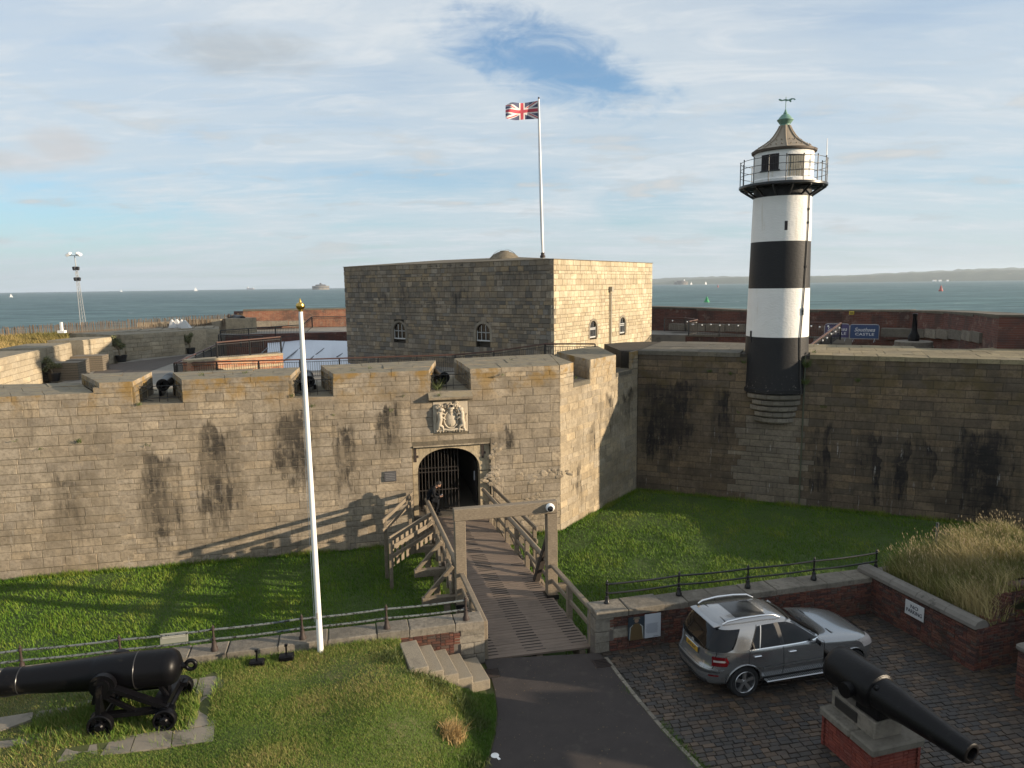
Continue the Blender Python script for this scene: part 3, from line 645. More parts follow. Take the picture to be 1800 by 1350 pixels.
tint = np.clip(.15 + nn * .25 + n2 * .45 + rng.uniform(-.25, .3, len(P)) - .35 * rim, 0, 1)
blades('lawn_grass', P, Hh, rng.uniform(.004, .009, len(P)), 0.9, tint, MT['grass_lawn'], 1, (-0.25, 0.1))
# ------------------------------------------------------------------ cobbled yard: every sett its own block
MT['sett'] = None
m_, t_, b_ = new_mat('sett'); r_, g_ = rnd_val(t_); pos_ = g_.outputs['Position']
c_ = t_.ramp(r_, [(i / 8, c) for i, c in enumerate([(0.090, 0.064, 0.046), (0.068, 0.056, 0.046), (0.125, 0.080, 0.048), (0.060, 0.049, 0.040), (0.105, 0.078, 0.056), (0.072, 0.052, 0.038), (0.155, 0.105, 0.068), (0.056, 0.050, 0.047)])], 'CONSTANT')
c_ = t_.mix(t_.math('MULTIPLY', t_.smooth(t_.noise(pos_, 0.9, 4), .45, .65), .5), c_, (0.045, 0.042, 0.040))
c_ = t_.mix(t_.math('MULTIPLY', t_.smooth(t_.noise(pos_, 22, 4, .7), .5, .7), .3), c_, (0.15, 0.12, 0.095))
t_.set(b_.inputs['Base Color'], c_); b_.inputs['Roughness'].default_value = 0.6; bump(t_, b_, t_.noise(pos_, 60, 4, .6), .4, .008); MT['sett'] = m_
YA = math.radians(11.0); yd = Vector((math.cos(YA), math.sin(YA), 0)); yn = Vector((-yd.y, yd.x, 0)); items = []
yard = thing('cobbled_yard', None, None); yard['kind'] = 'structure'
rr = random.Random(5); v = -7.0
T0 = Matrix.Rotation(YA, 3, 'Z') @ Matrix.Rotation(-math.pi / 2, 3, 'X')     # block front turned to the sky
while v < 7.6:
    wv = rr.uniform(.115, .15); u = -6.0 + rr.uniform(0, .2)
    while u < 10.0:
        L = rr.uniform(.17, .28); c = Vector((6.0, 13.0, 0)) + yd * (u + L / 2) + yn * (v + wv / 2)
        if c.y < 20 and c.x > edge_x(EDGE_R, min(c.y, 17.4)) + .12 and c.y < 17.62 + 0.225 * (c.x - 2.2) and c.x < 12.6 and not (c.x > 10.9 and c.y > 17.3):
            p_ = proj(c)
            if p_[0] > 950 and p_[1] < 1450:
                tl = Matrix.Rotation(rr.uniform(-.03, .03), 3, 'X') @ Matrix.Rotation(rr.uniform(-.03, .03), 3, 'Y')
                items.append((c + Vector((0, 0, rr.uniform(-.012, .008) + 0.012 * math.sin(c.x * 1.3) * math.cos(c.y))), 0, L - .016, wv - .016, .1, tl @ T0))
        u += L
    v += wv
place_blocks(items, yard, 'sett', MT['sett'], 1.7)
# kerb stones along the path edge of the yard
items = []; acc = 0.0
for (x0, y0), (x1, y1) in zip(EDGE_R[1:6], EDGE_R[2:7]):
    a = Vector((x0, y0, 0)); b = Vector((x1, y1, 0)); n_s = max(1, int((b - a).length / .3)); an = math.atan2(b.y - a.y, b.x - a.x)
    for k in range(n_s):
        c = a.lerp(b, (k + .5) / n_s) + Vector((.06, 0.02, .012)); items.append((c, 0, (b - a).length / n_s - .02, .10, .12, Matrix.Rotation(an, 3, 'Z') @ Matrix.Rotation(-math.pi / 2, 3, 'X')))
kb = thing('path_kerb', None, None); kb['kind'] = 'structure'
place_blocks(items, kb, 'kerb_stone', MT['coping'], 3.0)
N = 900; x = rng.uniform(-.6, 9, N); y = rng.uniform(11.5, 17.2, N); a = rng.uniform(0, 6.28, N); L = rng.uniform(.015, .04, N); V = np.stack([np.stack([x, y, 0 * x + .004], 1), np.stack([x + L * np.cos(a), y + L * np.sin(a), 0 * x + .010], 1), np.stack([x + L * .5 * np.cos(a + 1.1), y + L * .5 * np.sin(a + 1.1), 0 * x + .014], 1)], 1).reshape(-1, 3)
o = bpy.data.objects.new('leaf_litter', np_mesh('leaf_litter', V, np.arange(N * 3).reshape(N, 3), simple('leaf_litter', (.22, .16, .08), .8, var=.5, vs=9))); COL.objects.link(o); o['kind'] = 'stuff'
# weeds along the kerb
N = 5000; k = rng.uniform(0, 1, N); yk = 17.3 - 6.3 * k; xk = np.array([edge_x(EDGE_R, q) for q in yk]) + rng.normal(.10, .07, N)
sel = vnoise(xk, yk, 3.0, 31) > .47
blades('kerb_weeds', np.stack([xk, yk, 0 * xk - .01], 1)[sel], rng.uniform(.02, .07, sel.sum()), rng.uniform(.004, .008, sel.sum()), .8, rng.uniform(0, .6, sel.sum()), MT['grass_lawn'])
# ------------------------------------------------------------------ gate wall
ST_W = [(-19.9, -18.4, .75, 2.8, .0), (-18.3, -17.4, .3, 1.2, -.6), (-17.0, -15.2, 1.0, 3.4, -.8), (-14.9, -13.0, 1.0, 4.3, -.4), (-12.0, -10.0, 1.0, 4.8, 1.2), (-9.7, -8.4, 1.0, 4.4, .8), (-8.2, -6.6, 1.0, 4.8, 2.2), (-3.2, -1.6, .8, 3.6, 1.6)]
MT['stone_gate'] = stone_mat('stone_gate', PAL_W, FW, (-22.5, 0.2, ST_W), lichen=(4.6, 6.1, .85), tops=(0.235, 0.205, 0.15), whites=.35, var=.50, grime=.5, mott=.55)
MT['bed_gate'] = stone_mat('bed_gate', [(0.20, 0.165, 0.115)], FW, (-22.5, 0.2, ST_W), lichen=(4.6, 6.1, .85), tops=(0.235, 0.205, 0.15))
MT['stone_flank'] = stone_mat('stone_flank', [lerp(c, (.45, .38, .26), .35) for c in PAL_W], FF, (-0.2, 8.0, [(.9, 1.3, .8, 1.6, -.8), (2.2, 2.6, .6, 3.2, 1.0), (3.9, 4.5, .8, 4.6, 2.0), (5.4, 7.6, .75, 4.4, 2.4)]), lichen=(4.9, 6.2, .95), tops=(0.235, 0.205, 0.15), whites=.7)
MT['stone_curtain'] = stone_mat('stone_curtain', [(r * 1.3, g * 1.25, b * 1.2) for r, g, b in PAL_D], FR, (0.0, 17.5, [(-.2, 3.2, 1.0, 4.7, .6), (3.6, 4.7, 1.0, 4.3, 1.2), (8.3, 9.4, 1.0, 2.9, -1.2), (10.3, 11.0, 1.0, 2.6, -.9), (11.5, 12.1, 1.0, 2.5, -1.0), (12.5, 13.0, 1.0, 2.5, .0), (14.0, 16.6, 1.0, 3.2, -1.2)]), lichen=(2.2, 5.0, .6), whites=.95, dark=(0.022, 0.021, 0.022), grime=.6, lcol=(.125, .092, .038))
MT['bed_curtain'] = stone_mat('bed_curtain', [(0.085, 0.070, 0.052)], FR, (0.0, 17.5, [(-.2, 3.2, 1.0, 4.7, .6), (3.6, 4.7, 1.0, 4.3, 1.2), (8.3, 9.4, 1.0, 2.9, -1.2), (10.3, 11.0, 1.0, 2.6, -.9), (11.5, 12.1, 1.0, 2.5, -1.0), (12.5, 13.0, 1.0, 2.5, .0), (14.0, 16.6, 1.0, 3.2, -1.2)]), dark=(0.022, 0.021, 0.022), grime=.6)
GU0, GU1, GZ = -6.35, -3.05, 3.0          # rectangular recess round the gate
EMB = [(-16.75, -15.0), (-11.08, -9.40), (-5.55, -3.85)]
gate_wall = thing('gate_wall', 'long sunlit stone castle wall with the arched gate and gun embrasures', 'wall', FW.p(-6, 0))
gw_inv = Matrix.Translation(-FW.p(-6, 0))
def gpart(name, m, mats): 
    m.v = [tuple(Vector(v) - FW.p(-6, 0)) for v in m.v]; return m.build(name, mats, gate_wall)
def fpoly(face, pts): return [face.p(u, 0, off) for u, off in pts]
# core behind the facing stones, split round the gate passage; embrasures left open
m = MB(); D = -5.0; e = -.012
m.prism(fpoly(FW, [(-26, e), (GU0, e), (GU0, D), (-26, D)]), ZM - .3, ZS - .03)
m.prism(fpoly(FW, [(GU1, e), (-.02, e), (-.02, D), (GU1, D)]), ZM - .3, ZS - .03)
m.prism(fpoly(FW, [(GU0, e), (GU1, e), (GU1, D), (GU0, D)]), GZ, ZS - .03)
m.prism(fpoly(FW, [(GU0, e), (GU1, e), (GU1, D), (GU0, D)]), ZM - .3, -.02)
gpart('wall_core', m, MT['bed_gate'])
# merlons: plan polygons read off the tops, splayed embrasure cheeks
def P2(pl, z=ZT): return [at(a, b, z) for a, b in pl]
MER = {'low': [(-60, 700), (163, 692), (140, 673), (-60, 677)],
       'm5': [(163, 677), (232, 671.5), (267, 653), (142, 657)], 'm4': [(318, 668), (508, 664), (527, 645), (303, 655)],
       'm3': [(585, 659), (755, 652), (766, 633), (563, 642)], 'm2': [(827, 649), (979, 641), (1008, 636), (966, 622), (798, 630)]}
cheeks = []
for k, pl in MER.items():
    zt = 5.79 if k == 'low' else ZT
    q = P2(pl, zt)
    # front edge snapped to the wall plane
    fr = 2
    for i in range(fr):
        u = (q[i] - FW.O).dot(FW.d); q[i] = FW.p(u, zt, e)
    if k == 'm2': q[1] = FW.p(-.02, zt, e); q[2] = FF.p(1.15, zt, -.05)
    m = MB(); m.prism([(v.x, v.y) for v in q], ZS - .03, zt - .16)
    o = gpart('merlon', m, MT['bed_gate'])
    MER[k] = q
    # flat stones on top
    top = [Vector((v.x, v.y)) for v in q]; a0, a1 = q[0], q[1]; b0, b1 = q[-1], (q[2] if k != 'm2' else q[3])
    nS = max(2, int((a1 - a0).length / 1.15)); nD = 3; rr = random.Random(k)
    for jd in range(nD):
        cuts = [0] + sorted((i + rr.uniform(-.2, .2) + (.5 if jd % 2 else 0)) / nS for i in range(1 if not jd % 2 else 0, nS)) + [1]
        for s0, s1 in zip(cuts, cuts[1:]):
            if s1 - s0 < .04: continue
            def Q(s, d_): return a0.lerp(a1, s).lerp(b0.lerp(b1, s), d_)
            d0, d1 = jd / nD, (jd + 1) / nD
            c4 = [Q(s0, d0), Q(s1, d0), Q(s1, d1), Q(s0, d1)]; cen = sum(c4, Vector()) / 4
            if jd == 0: c4[0] = c4[0] + FW.n * .045; c4[1] = c4[1] + FW.n * .045
            c4 = [v.lerp(cen, .012) for v in c4]; dz = rr.uniform(-.012, .012)
            mm = MB(); mm.prism([(v.x, v.y) for v in c4], zt - .2, [zt + dz + rr.uniform(-.006, .006) for _ in c4]); gpart('coping_slab', mm, MT['stone_gate'])
    if k == 'm2':
        mm = MB(); mm.prism([(v.x, v.y) for v in (q[1] + FF.n * .045, q[2] + FF.n * .045, q[3])], zt - .2, zt + .004); gpart('coping_slab', mm, MT['stone_gate'])
    if k != 'low': cheeks.append((q[0], q[-1]));
    if k not in ('low', 'm2'): cheeks.append((q[2], q[1]))
# facing stones
rowsW = rowlist(ZM - .25, ZS, .30, .32, 11) + [(ZS, ZS + .32), (ZS + .32, 5.76), (5.76, 6.0)]
def ivW(z0, z1):
    h = []
    if z0 > ZS - .05: h += EMB + [(-30, -18.08)] if z1 > 5.8 else list(EMB)
    if z1 > -.02 and z0 < GZ - .02: h.append((GU0, GU1))
    if z0 > 3.40 and z0 < 4.75: h.append((-5.45, -3.98))
    return sub_iv(-22.6, 0.0, h)
items = []
SEGS = [(-22.6, -17.6, .31, 11), (-17.6, -13.1, .27, 12), (-13.1, -9.4, .33, 13), (-9.4, -6.36, .29, 14), (-6.36, -2.9, .30, 15), (-2.9, 0.0, .32, 16)]
for a_, b_, h_, sd_ in SEGS:
    rows_ = rowlist(ZM - .25, ZS, h_, .38, sd_) + [(ZS, ZS + .32), (ZS + .32, 5.76), (5.76, 6.0)]
    def iv_(z0, z1, a_=a_, b_=b_, rr_=random.Random(sd_)):
        return [(max(x, a_ + (0 if a_ < -22 else rr_.uniform(-.0, .0))), min(y, b_ + (rr_.uniform(0, .45) if b_ < -6.4 or -3 < b_ < -2.5 else 0))) for x, y in ivW(z0, z1) if min(y, b_) > max(x, a_) + .04]
    items += courses(FW, rows_, iv_, .80, joint=.007, depth=.14, proud=.005, jit=.55, seed=sd_)
place_blocks([i for i in items if i[2] < 5], gate_wall, 'stone', MT['stone_gate'], 3.0)
# stones on the sunlit embrasure cheeks
items = []
for a, b in cheeks:
    a2 = Vector((a.x, a.y)); b2 = Vector((b.x, b.y)); L = min((b2 - a2).length, 3.0); fc = Face((a.x, a.y), (b.x - a.x, b.y - a.y))
    if (a2 - b2).length > 3.0 and (a - CAMP).length > (b - CAMP).length: fc = Face((b.x, b.y), (b.x - a.x, b.y - a.y)); fc.O = fc.O - fc.d * 3.0
    items += courses(fc, [(ZS - .03, ZS + .3), (ZS + .3, 5.76), (5.76, 6.0)], lambda z0, z1: [(0.03, L)], .8, depth=.06, proud=.006, seed=int(abs(a.x) * 10), off=.025)
place_blocks(items, gate_wall, 'cheek_stone', MT['stone_gate'], 2.4)
# sills, sloping out
for a, b in EMB:
    m = MB(); m.prism(fpoly(FW, [(a - .0, .004), (b + .0, .004), (b + .3, -5.0), (a - .3, -5.0)]), ZS - .25, [ZS - .02, ZS - .02, ZS - .06, ZS - .06][:4]); gpart('embrasure_sill', m, MT['stone_gate'])
# cornice over the arms
m = MB(); prof = [(0.0, 4.86), (.10, 4.88), (.14, 4.93), (.26, 4.96), (.28, 5.05), (.22, 5.08), (0.0, 5.24)]
vs = []
for u in (-5.62, -3.80):
    for o_, z in prof: vs.append(FW.p(u, z, o_))
k = len(prof); m.add(vs, [(i, k + i, k + (i + 1) % k, (i + 1) % k) for i in range(k)] + [tuple(range(k - 1, -1, -1)), tuple(range(k, 2 * k))]); gpart('cornice', m, MT['stone_gate'])
# ---- gate: pale surround with a flat-pointed arch set back in the recess
AU0, AU1, SPR, CRN = -6.13, -3.50, 1.78, 2.84; AC = (AU0 + AU1) / 2; AW = (AU1 - AU0) / 2
def arch(k):  # k 0..1 across; three-centred arch
    th = math.pi * (1 - k); return AC + AW * math.cos(th), SPR + (CRN - SPR) * (math.sin(th) ** 0.80)
SET = -.16
def sur_piece(pu):  # extrude polygon in (u,z)
    mm = MB(); n = len(pu); vs = [FW.p(u, z, SET) for u, z in pu] + [FW.p(u, z, SET - .55) for u, z in pu]
    ar = sum(pu[i][0] * pu[(i + 1) % n][1] - pu[(i + 1) % n][0] * pu[i][1] for i in range(n)); fr = tuple(range(n)) if ar > 0 else tuple(reversed(range(n)))
    mm.add(vs, [fr, tuple(n + i for i in reversed(fr))] + [((i + 1) % n, i, n + i, n + (i + 1) % n) if ar > 0 else (i, (i + 1) % n, n + (i + 1) % n, n + i) for i in range(n)]); return mm
g_ = .012
NV = 10; edges = [arch(i / NV) for i in range(NV + 1)]
for i in range(NV):
    (u0, z0), (u1, z1) = edges[i], edges[i + 1]; mid = arch((i + .5) / NV)
    if i == 0: out_ = [(GU0 + .02, z1 + .16), (GU0 + .02, SPR + .01)]
    elif i == NV - 1: out_ = [(GU1 - .02, SPR + .01), (GU1 - .02, z0 + .16)]
    else: out_ = [(u1 + .0, GZ - .03), (u0, GZ - .03)]
    if i == 0: pl = [(u0, SPR + .01), mid, (u1, z1), (u1, GZ - .03), (GU0 + .02, GZ - .03), (GU0 + .02, SPR + .01)]
    elif i == NV - 1: pl = [(u0, z0), mid, (u1, SPR + .01), (GU1 - .02, SPR + .01), (GU1 - .02, GZ - .03), (u0, GZ - .03)]
    else: pl = [(u0, z0), mid, (u1, z1), (u1 - g_ / 2, GZ - .03), (u0 + g_ / 2, GZ - .03)]
    gpart('voussoir', sur_piece(pl), MT['pale_stone'])
zj = -.02
for h in (.42, .5, .45, .41):
    for a, b in ((GU0 + .02, AU0), (AU1, GU1 - .02)):
        gpart('jamb_stone', sur_piece([(a, zj), (b, zj), (b, zj + h - .012), (a, zj + h - .012)]), MT['pale_stone'])
    zj += h
# passage behind
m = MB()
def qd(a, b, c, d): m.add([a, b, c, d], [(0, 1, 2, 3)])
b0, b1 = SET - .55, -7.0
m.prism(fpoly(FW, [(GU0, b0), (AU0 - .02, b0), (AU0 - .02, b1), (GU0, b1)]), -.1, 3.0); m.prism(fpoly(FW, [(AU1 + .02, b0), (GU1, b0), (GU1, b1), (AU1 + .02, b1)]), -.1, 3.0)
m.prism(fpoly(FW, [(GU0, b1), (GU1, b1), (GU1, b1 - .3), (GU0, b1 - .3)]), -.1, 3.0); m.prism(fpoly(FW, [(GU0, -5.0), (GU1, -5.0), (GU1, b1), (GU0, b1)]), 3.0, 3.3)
gpart('gate_passage', m, simple('passage_stone', (0.03, 0.027, 0.024), 0.95, var=.3, vs=2))  # near-black stone; the passage's shade is put into its colour
m = MB(); m.prism(fpoly(FW, [(GU0 + .02, .10), (GU1 - .02, .10), (GU1 - .02, -7), (GU0 + .02, -7)]), -.2, .02); gpart('threshold', m, simple('threshold_cobble', (0.10, 0.085, 0.065), .9, var=.4, vs=9, bmp=.7, bs=14))
# lintel drip and old chain slots
m = MB(); m.box(FW.p((GU0 + GU1) / 2, GZ + .0, -.03), (3.2, .16, .05), FW.ang); gpart('lintel_strip', m, MT['stone_gate'])
for u in (GU0 + .14, GU1 - .32):
    m = MB(); m.box(FW.p(u, 2.62, SET + .012), (.09, .03, .60), FW.ang); m.box(FW.p(u + .03, 2.55, SET + .015), (.2, .03, .1), FW.ang); gpart('iron_hinge', m, MT['rust_iron'])
# broken masonry right of the gate, low on the corner and at the foot: rough lumps
def rubble(face, cx, cz, su, sz, n, seed, parent=gate_wall, mat=MT['stone_gate'], org=FW.p(-6, 0)):
    rr = random.Random(seed); mm = MB()
    for _ in range(n):
        r = rr.uniform(.04, .12); mm.sphere(face.p(cx + rr.gauss(0, su), cz + rr.gauss(0, sz), rr.uniform(-.02, .0)) - org, r, 6, 4, (rr.uniform(.9, 2.0), .30, rr.uniform(.5, 1.1)), Matrix.Rotation(rr.uniform(-.5, .5), 3, 'Y') @ Matrix.Rotation(face.ang, 3, 'Z'))
    for i in range(len(mm.sm)): mm.sm[i] = False
    o = mm.build('rubble', mat, parent); o['kind'] = 'stuff'
rubble(FW, -2.86, 1.5, .16, .75, 90, 1); rubble(FW, -1.25, .05, .30, .35, 70, 2); rubble(FW, -.75, 1.45, .55, .14, 50, 3)
rubble(FW, -13.6, -1.05, 1.3, .06, 50, 4)
# weeds rooted in the joints
MT['weed'] = simple('weed', (0.085, 0.115, 0.02), .7, var=.4, vs=9)
def weed(face_p, n, h, seed, name='weed_tuft'):
    rr = np.random.default_rng(seed); P = np.tile(np.array(face_p), (n, 1)) + rr.normal(0, .05, (n, 3)) * np.array([1, 1, .5]); a = rr.uniform(0, 6.28, n)
    L = h * rr.uniform(.5, 1.1, n); V = np.empty((n, 3, 3)); w_ = .018
    V[:, 0] = P; V[:, 1] = P + np.stack([np.cos(a) * w_ * 2, np.sin(a) * w_ * 2, w_ * np.ones(n)], 1); V[:, 2] = P + np.stack([np.cos(a) * L * .55, np.sin(a) * L * .55, L * rr.uniform(.4, 1, n)], 1)
    me = np_mesh(name, V.reshape(-1, 3), np.arange(n * 3).reshape(n, 3), MT['weed']); return me
def add_weeds(lst, parent_label):
    for i, (p, n, h) in enumerate(lst):
        o = bpy.data.objects.new('weed_tuft', weed(p, n, h, i + 50)); COL.objects.link(o); o['kind'] = 'stuff'
W_ = lambda x, y, o=.05: FW.p(*FW.uz(x, y), o)
add_weeds([(W_(140, 777), 40, .22), (W_(260, 783), 22, .16), (W_(73, 790), 20, .14), (W_(28, 776), 16, .12), (W_(245, 712), 30, .16), (W_(513, 697), 20, .16), (W_(549, 715), 26, .18), (W_(586, 730), 12, .1), (W_(709, 696), 18, .14), (W_(687, 722), 22, .14),
           (FW.p(-5.2, 5.30, -.3), 60, .55), (FW.p(-5.2, 5.12, .2), 30, .16), (at(355, 660, ZT), 24, .18), (at(430, 657, ZT), 22, .16), (at(650, 648, ZT), 26, .12), (at(620, 652, ZT), 14, .1), (at(899, 633, ZT), 20, .12), (at(985, 648, 6.0), 40, .16), (at(1012, 665, 5.35), 36, .14), (at(885, 660, 5.85), 20, .14)], '')
# ------------------------------------------------------------------ flank and curtain
flank = thing('flank_wall', 'short stone flank wall half in shadow, between the gate corner and the dark curtain wall', 'wall', FF.p(3.8, 0)); fo = FF.p(3.8, 0)
def apart(root, org, name, m, mats):
    m.v = [tuple(Vector(v) - org) for v in m.v]; return m.build(name, mats, root)
m = MB(); m.prism(fpoly(FF, [(.03, e), (7.6, e), (7.6, -3.5), (.5, -3.5)]), ZM - .3, ZS - .03); apart(flank, fo, 'wall_core', m, MT['stone_flank'])
mq = [FF.p(2.62, 0, e), FF.p(5.19, 0, e), at(1049, 607, ZT), at(979, 618, ZT)]
m = MB(); m.prism([(v.x, v.y) for v in mq], ZS - .03, ZT - .01); apart(flank, fo, 'merlon', m, MT['stone_flank'])
rowsF = rowlist(ZM - .25, ZS, .30, .32, 11) + [(ZS, ZS + .32), (ZS + .32, 5.76), (5.76, ZT)]
def ivF(z0, z1): return sub_iv(.02, 7.62, [(1.15, 2.62), (5.19, 6.87)] if z0 > ZS - .05 else [])
items = courses(FF, rowsF, ivF, .72, joint=.007, depth=.14, proud=.005, jit=.55, seed=5)
place_blocks(items, flank, 'stone', MT['stone_flank'], 2.6)
fc = Face((at(979, 618, ZT).x, at(979, 618, ZT).y), (FF.p(2.62, 0) - at(979, 618, ZT))[:2]); Lc = (FF.p(2.62, 0) - fc.O).length
place_blocks(courses(fc, [(ZS - .03, ZS + .3), (ZS + .3, 5.76), (5.76, ZT)], lambda a, b: [(0, Lc)], .8, depth=.06, seed=8, off=.02), flank, 'cheek_stone', MT['stone_flank'], 2.4)
for a, b in ((1.15, 2.62), (5.19, 6.87)):
    m = MB(); m.prism(fpoly(FF, [(a, .02), (b, .02), (b + .2, -3.5), (a, -3.5)]), ZS - .2, ZS - .01); apart(flank, fo, 'embrasure_sill', m, MT['slab_top'])
curtain = thing('curtain_wall', 'dark shaded stone curtain wall at the right with the lighthouse standing in it', 'wall', FR.p(8, 0)); co = FR.p(8, 0)
INN = [(1062, 603), (1100, 600), (1145, 599), (1300, 604), (1430, 606), (1500, 607), (1600, 611), (1700, 613), (1740, 610.5), (1755, 607), (1772, 603)]
inner = [at(a, b, ZT) for a, b in INN]
wing = [at(1762, 590, ZT), at(1757, 578, ZT), at(1830, 584, ZT), at(1990, 640, ZT)]
cpoly = [FR.p(-.9, 0, e), FR.p(19.0, 0, e)] + [wing[2], wing[1], wing[0]] + inner[::-1]
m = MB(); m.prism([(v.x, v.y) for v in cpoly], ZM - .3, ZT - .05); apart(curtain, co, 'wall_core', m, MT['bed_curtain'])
rowsC = rowlist(ZM - .25, ZT - .20, .30, .34, 17)
items = courses(FR, rowsC, lambda a, b: sub_iv(0.0, 18.2, [(5.35, 7.75)] if b > 4.25 else []), .86, joint=.007, depth=.14, proud=.006, jit=.55, seed=7)
MT['stone_patch'] = stone_mat('stone_patch', [(0.27, 0.225, 0.165), (0.30, 0.25, 0.185), (0.235, 0.20, 0.155), (0.285, 0.24, 0.185)], whites=.9, dark=(.05, .045, .04), mott=.5, grime=.5)
pat = [i for i in items if 5.1 < (i[0] - FR.O).dot(FR.d) < 7.95 and i[0].z < 2.95]; pid = set(id(i) for i in pat)
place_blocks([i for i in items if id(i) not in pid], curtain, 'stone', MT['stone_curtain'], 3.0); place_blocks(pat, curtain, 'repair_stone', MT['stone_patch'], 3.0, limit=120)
# paving stones on the wall head
rr = random.Random(4)
def head(face, u0, u1, back, mat, n, nm='coping_slab'):
    for jd in range(4):
        us = [u0 + (u1 - u0) * (i + ((rr.uniform(-.15, .15) + (.4 if jd % 2 else 0)) if 0 < i < n else 0)) / n for i in range(n + 1)]
        for i in range(n):
            a, b = us[i], us[i + 1]
            if (5.0 < (a + b) / 2 < 8.1) and jd == 0: continue
            o0 = .05 - (back + .05) * (jd / 4) ** 1.15 if jd else .05; o1 = .05 - (back + .05) * ((jd + 1) / 4) ** 1.15
            mm = MB(); mm.prism([(v.x, v.y) for v in (face.p(a + .008, 0, o0 - .008), face.p(b - .008, 0, o0 - .008), face.p(b - .008, 0, o1 + .008), face.p(a + .008, 0, o1 + .008))], ZT - .2, ZT + rr.uniform(-.008, .012)); apart(curtain, co, nm, mm, mat)
head(FR, 0.0, 5.0, 6.1, MT['slab_top'], 5); head(FR, 5.0, 13.0, 6.0, MT['slab_gold'], 8); head(FR, 13.0, 18.5, 4.9, MT['slab_gold'], 6)
m = MB(); m.prism([(v.x, v.y) for v in [FR.p(16.5, 0, -3)] + inner[-4:] + wing[:3] + [FR.p(19.0, 0, -2)]], ZT - .19, ZT - .03); apart(curtain, co, 'wall_head', m, MT['slab_gold'])
add_weeds([(FR.p(8.0, 5.6, .1), 220, .5), (FR.p(7.95, 4.8, .1), 160, .45), (FR.p(10.2, 5.0, .05), 60, .25), (FR.p(3.6, 5.2, .05), 60, .2), (FR.p(4.6, 5.1, .05), 50, .2), (FR.p(8.8, 3.7, .05), 40, .25), (FR.p(5.0, 3.2, .05), 16, .2), (FR.p(8.3, 6.25, -.2), 50, .14), (FR.p(5.2, 5.7, .05), 40, .25)], '')
# ------------------------------------------------------------------ keep
keep = thing('castle_keep', 'square stone keep with small arched windows, tallest block of the castle', 'castle', KC)
for fn_, nm in ((FKL, 'kl'), (FKR, 'kr')): pass
ST_K = [(0, 3.2, .45, 10.9, 8.2), (3.4, 5.0, .8, 9.2, 7.6), (5.2, 7.0, .8, 9.6, 7.4), (8.3, 8.8, .9, 9.0, 7.2), (10.2, 12.0, .9, 9.4, 7.6), (13.5, 18, .55, 10.6, 9.0)]
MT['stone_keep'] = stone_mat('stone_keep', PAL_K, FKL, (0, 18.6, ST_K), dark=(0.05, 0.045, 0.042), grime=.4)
MT['stone_keep_lit'] = stone_mat('stone_keep_lit', PAL_KR, FKR, (0, 14, [(3.2, 3.5, .6, 8.4, 7.4), (5.2, 6.2, .55, 9.0, 7.6), (7.6, 8.2, .5, 8.8, 7.4), (9.2, 10.6, .5, 9.0, 8.0)]), dark=(0.16, 0.115, 0.07), grime=.25, mott=.3)  # lit copy of the keep stone; sunlight is in its palette
KB = KL + KR - KC; ko = KC
LL = (KC - KL).length; LR = (KR - KC).length
def kp(name, m, mats): return apart(keep, ko, name, m, mats)
m = MB(); ins = .06
cen = (KL + KR) / 2
core = [KC, KR, KB, KL]; core = [v.lerp(cen, .05) for v in core]
m.prism([(v.x, v.y) for v in core], 2.5, ZK - .03); kp('wall_core', m, [MT['mortar_dark']])
# windows: (face, u centre, sill z, width, crown height)
def kwin(face, x0, x1, ytop, ybot):
    u0, z0 = face.uz(x0, ybot); u1, z1 = face.uz(x1, ytop); return (u0 + u1) / 2, z0, u1 - u0, z1 - z0
WL = [kwin(FKL, 692, 712, 567, 596), kwin(FKL, 837, 861, 569, 600)]; WRr = [kwin(FKR, 1036.5, 1049, 563, 595), kwin(FKR, 1089, 1099.5, 557, 587)]
def holes(W_, z0, z1):
    h = []
    for u, zb, w_, hh in W_:
        if z1 > zb - .02 and z0 < zb + hh: 
            k = 1.0 if z0 < zb + hh * .72 else .8; h.append((u - w_ / 2 * k, u + w_ / 2 * k))
    return h
rows = rowlist(4.0, ZK - .34, .285, .36, 21) + [(ZK - .34, ZK)]
for f_, L_, W_h, mt_, sd_ in ((FKL, LL, WL, 'mortar_dark', 1), (FKR, LR, WRr, 'mortar_pale', 2)):
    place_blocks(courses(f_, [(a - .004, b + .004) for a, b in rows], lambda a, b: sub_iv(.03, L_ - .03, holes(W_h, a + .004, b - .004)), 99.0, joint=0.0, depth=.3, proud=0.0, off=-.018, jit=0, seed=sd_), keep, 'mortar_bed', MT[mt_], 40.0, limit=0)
itl = courses(FKL, rows, lambda a, b: sub_iv(0, LL, holes(WL, a, b)), .42, joint=.008, depth=.2, proud=.006, jit=.6, seed=9, off=.0)
itr = courses(FKR, rows, lambda a, b: sub_iv(0, LR, holes(WRr, a, b)), .46, joint=.008, depth=.2, proud=.005, jit=.6, seed=10, off=.0)
place_blocks(itl, keep, 'stone', MT['stone_keep'], 1.5, limit=200); place_blocks(itr, keep, 'stone', MT['stone_keep_lit'], 1.7, limit=100)
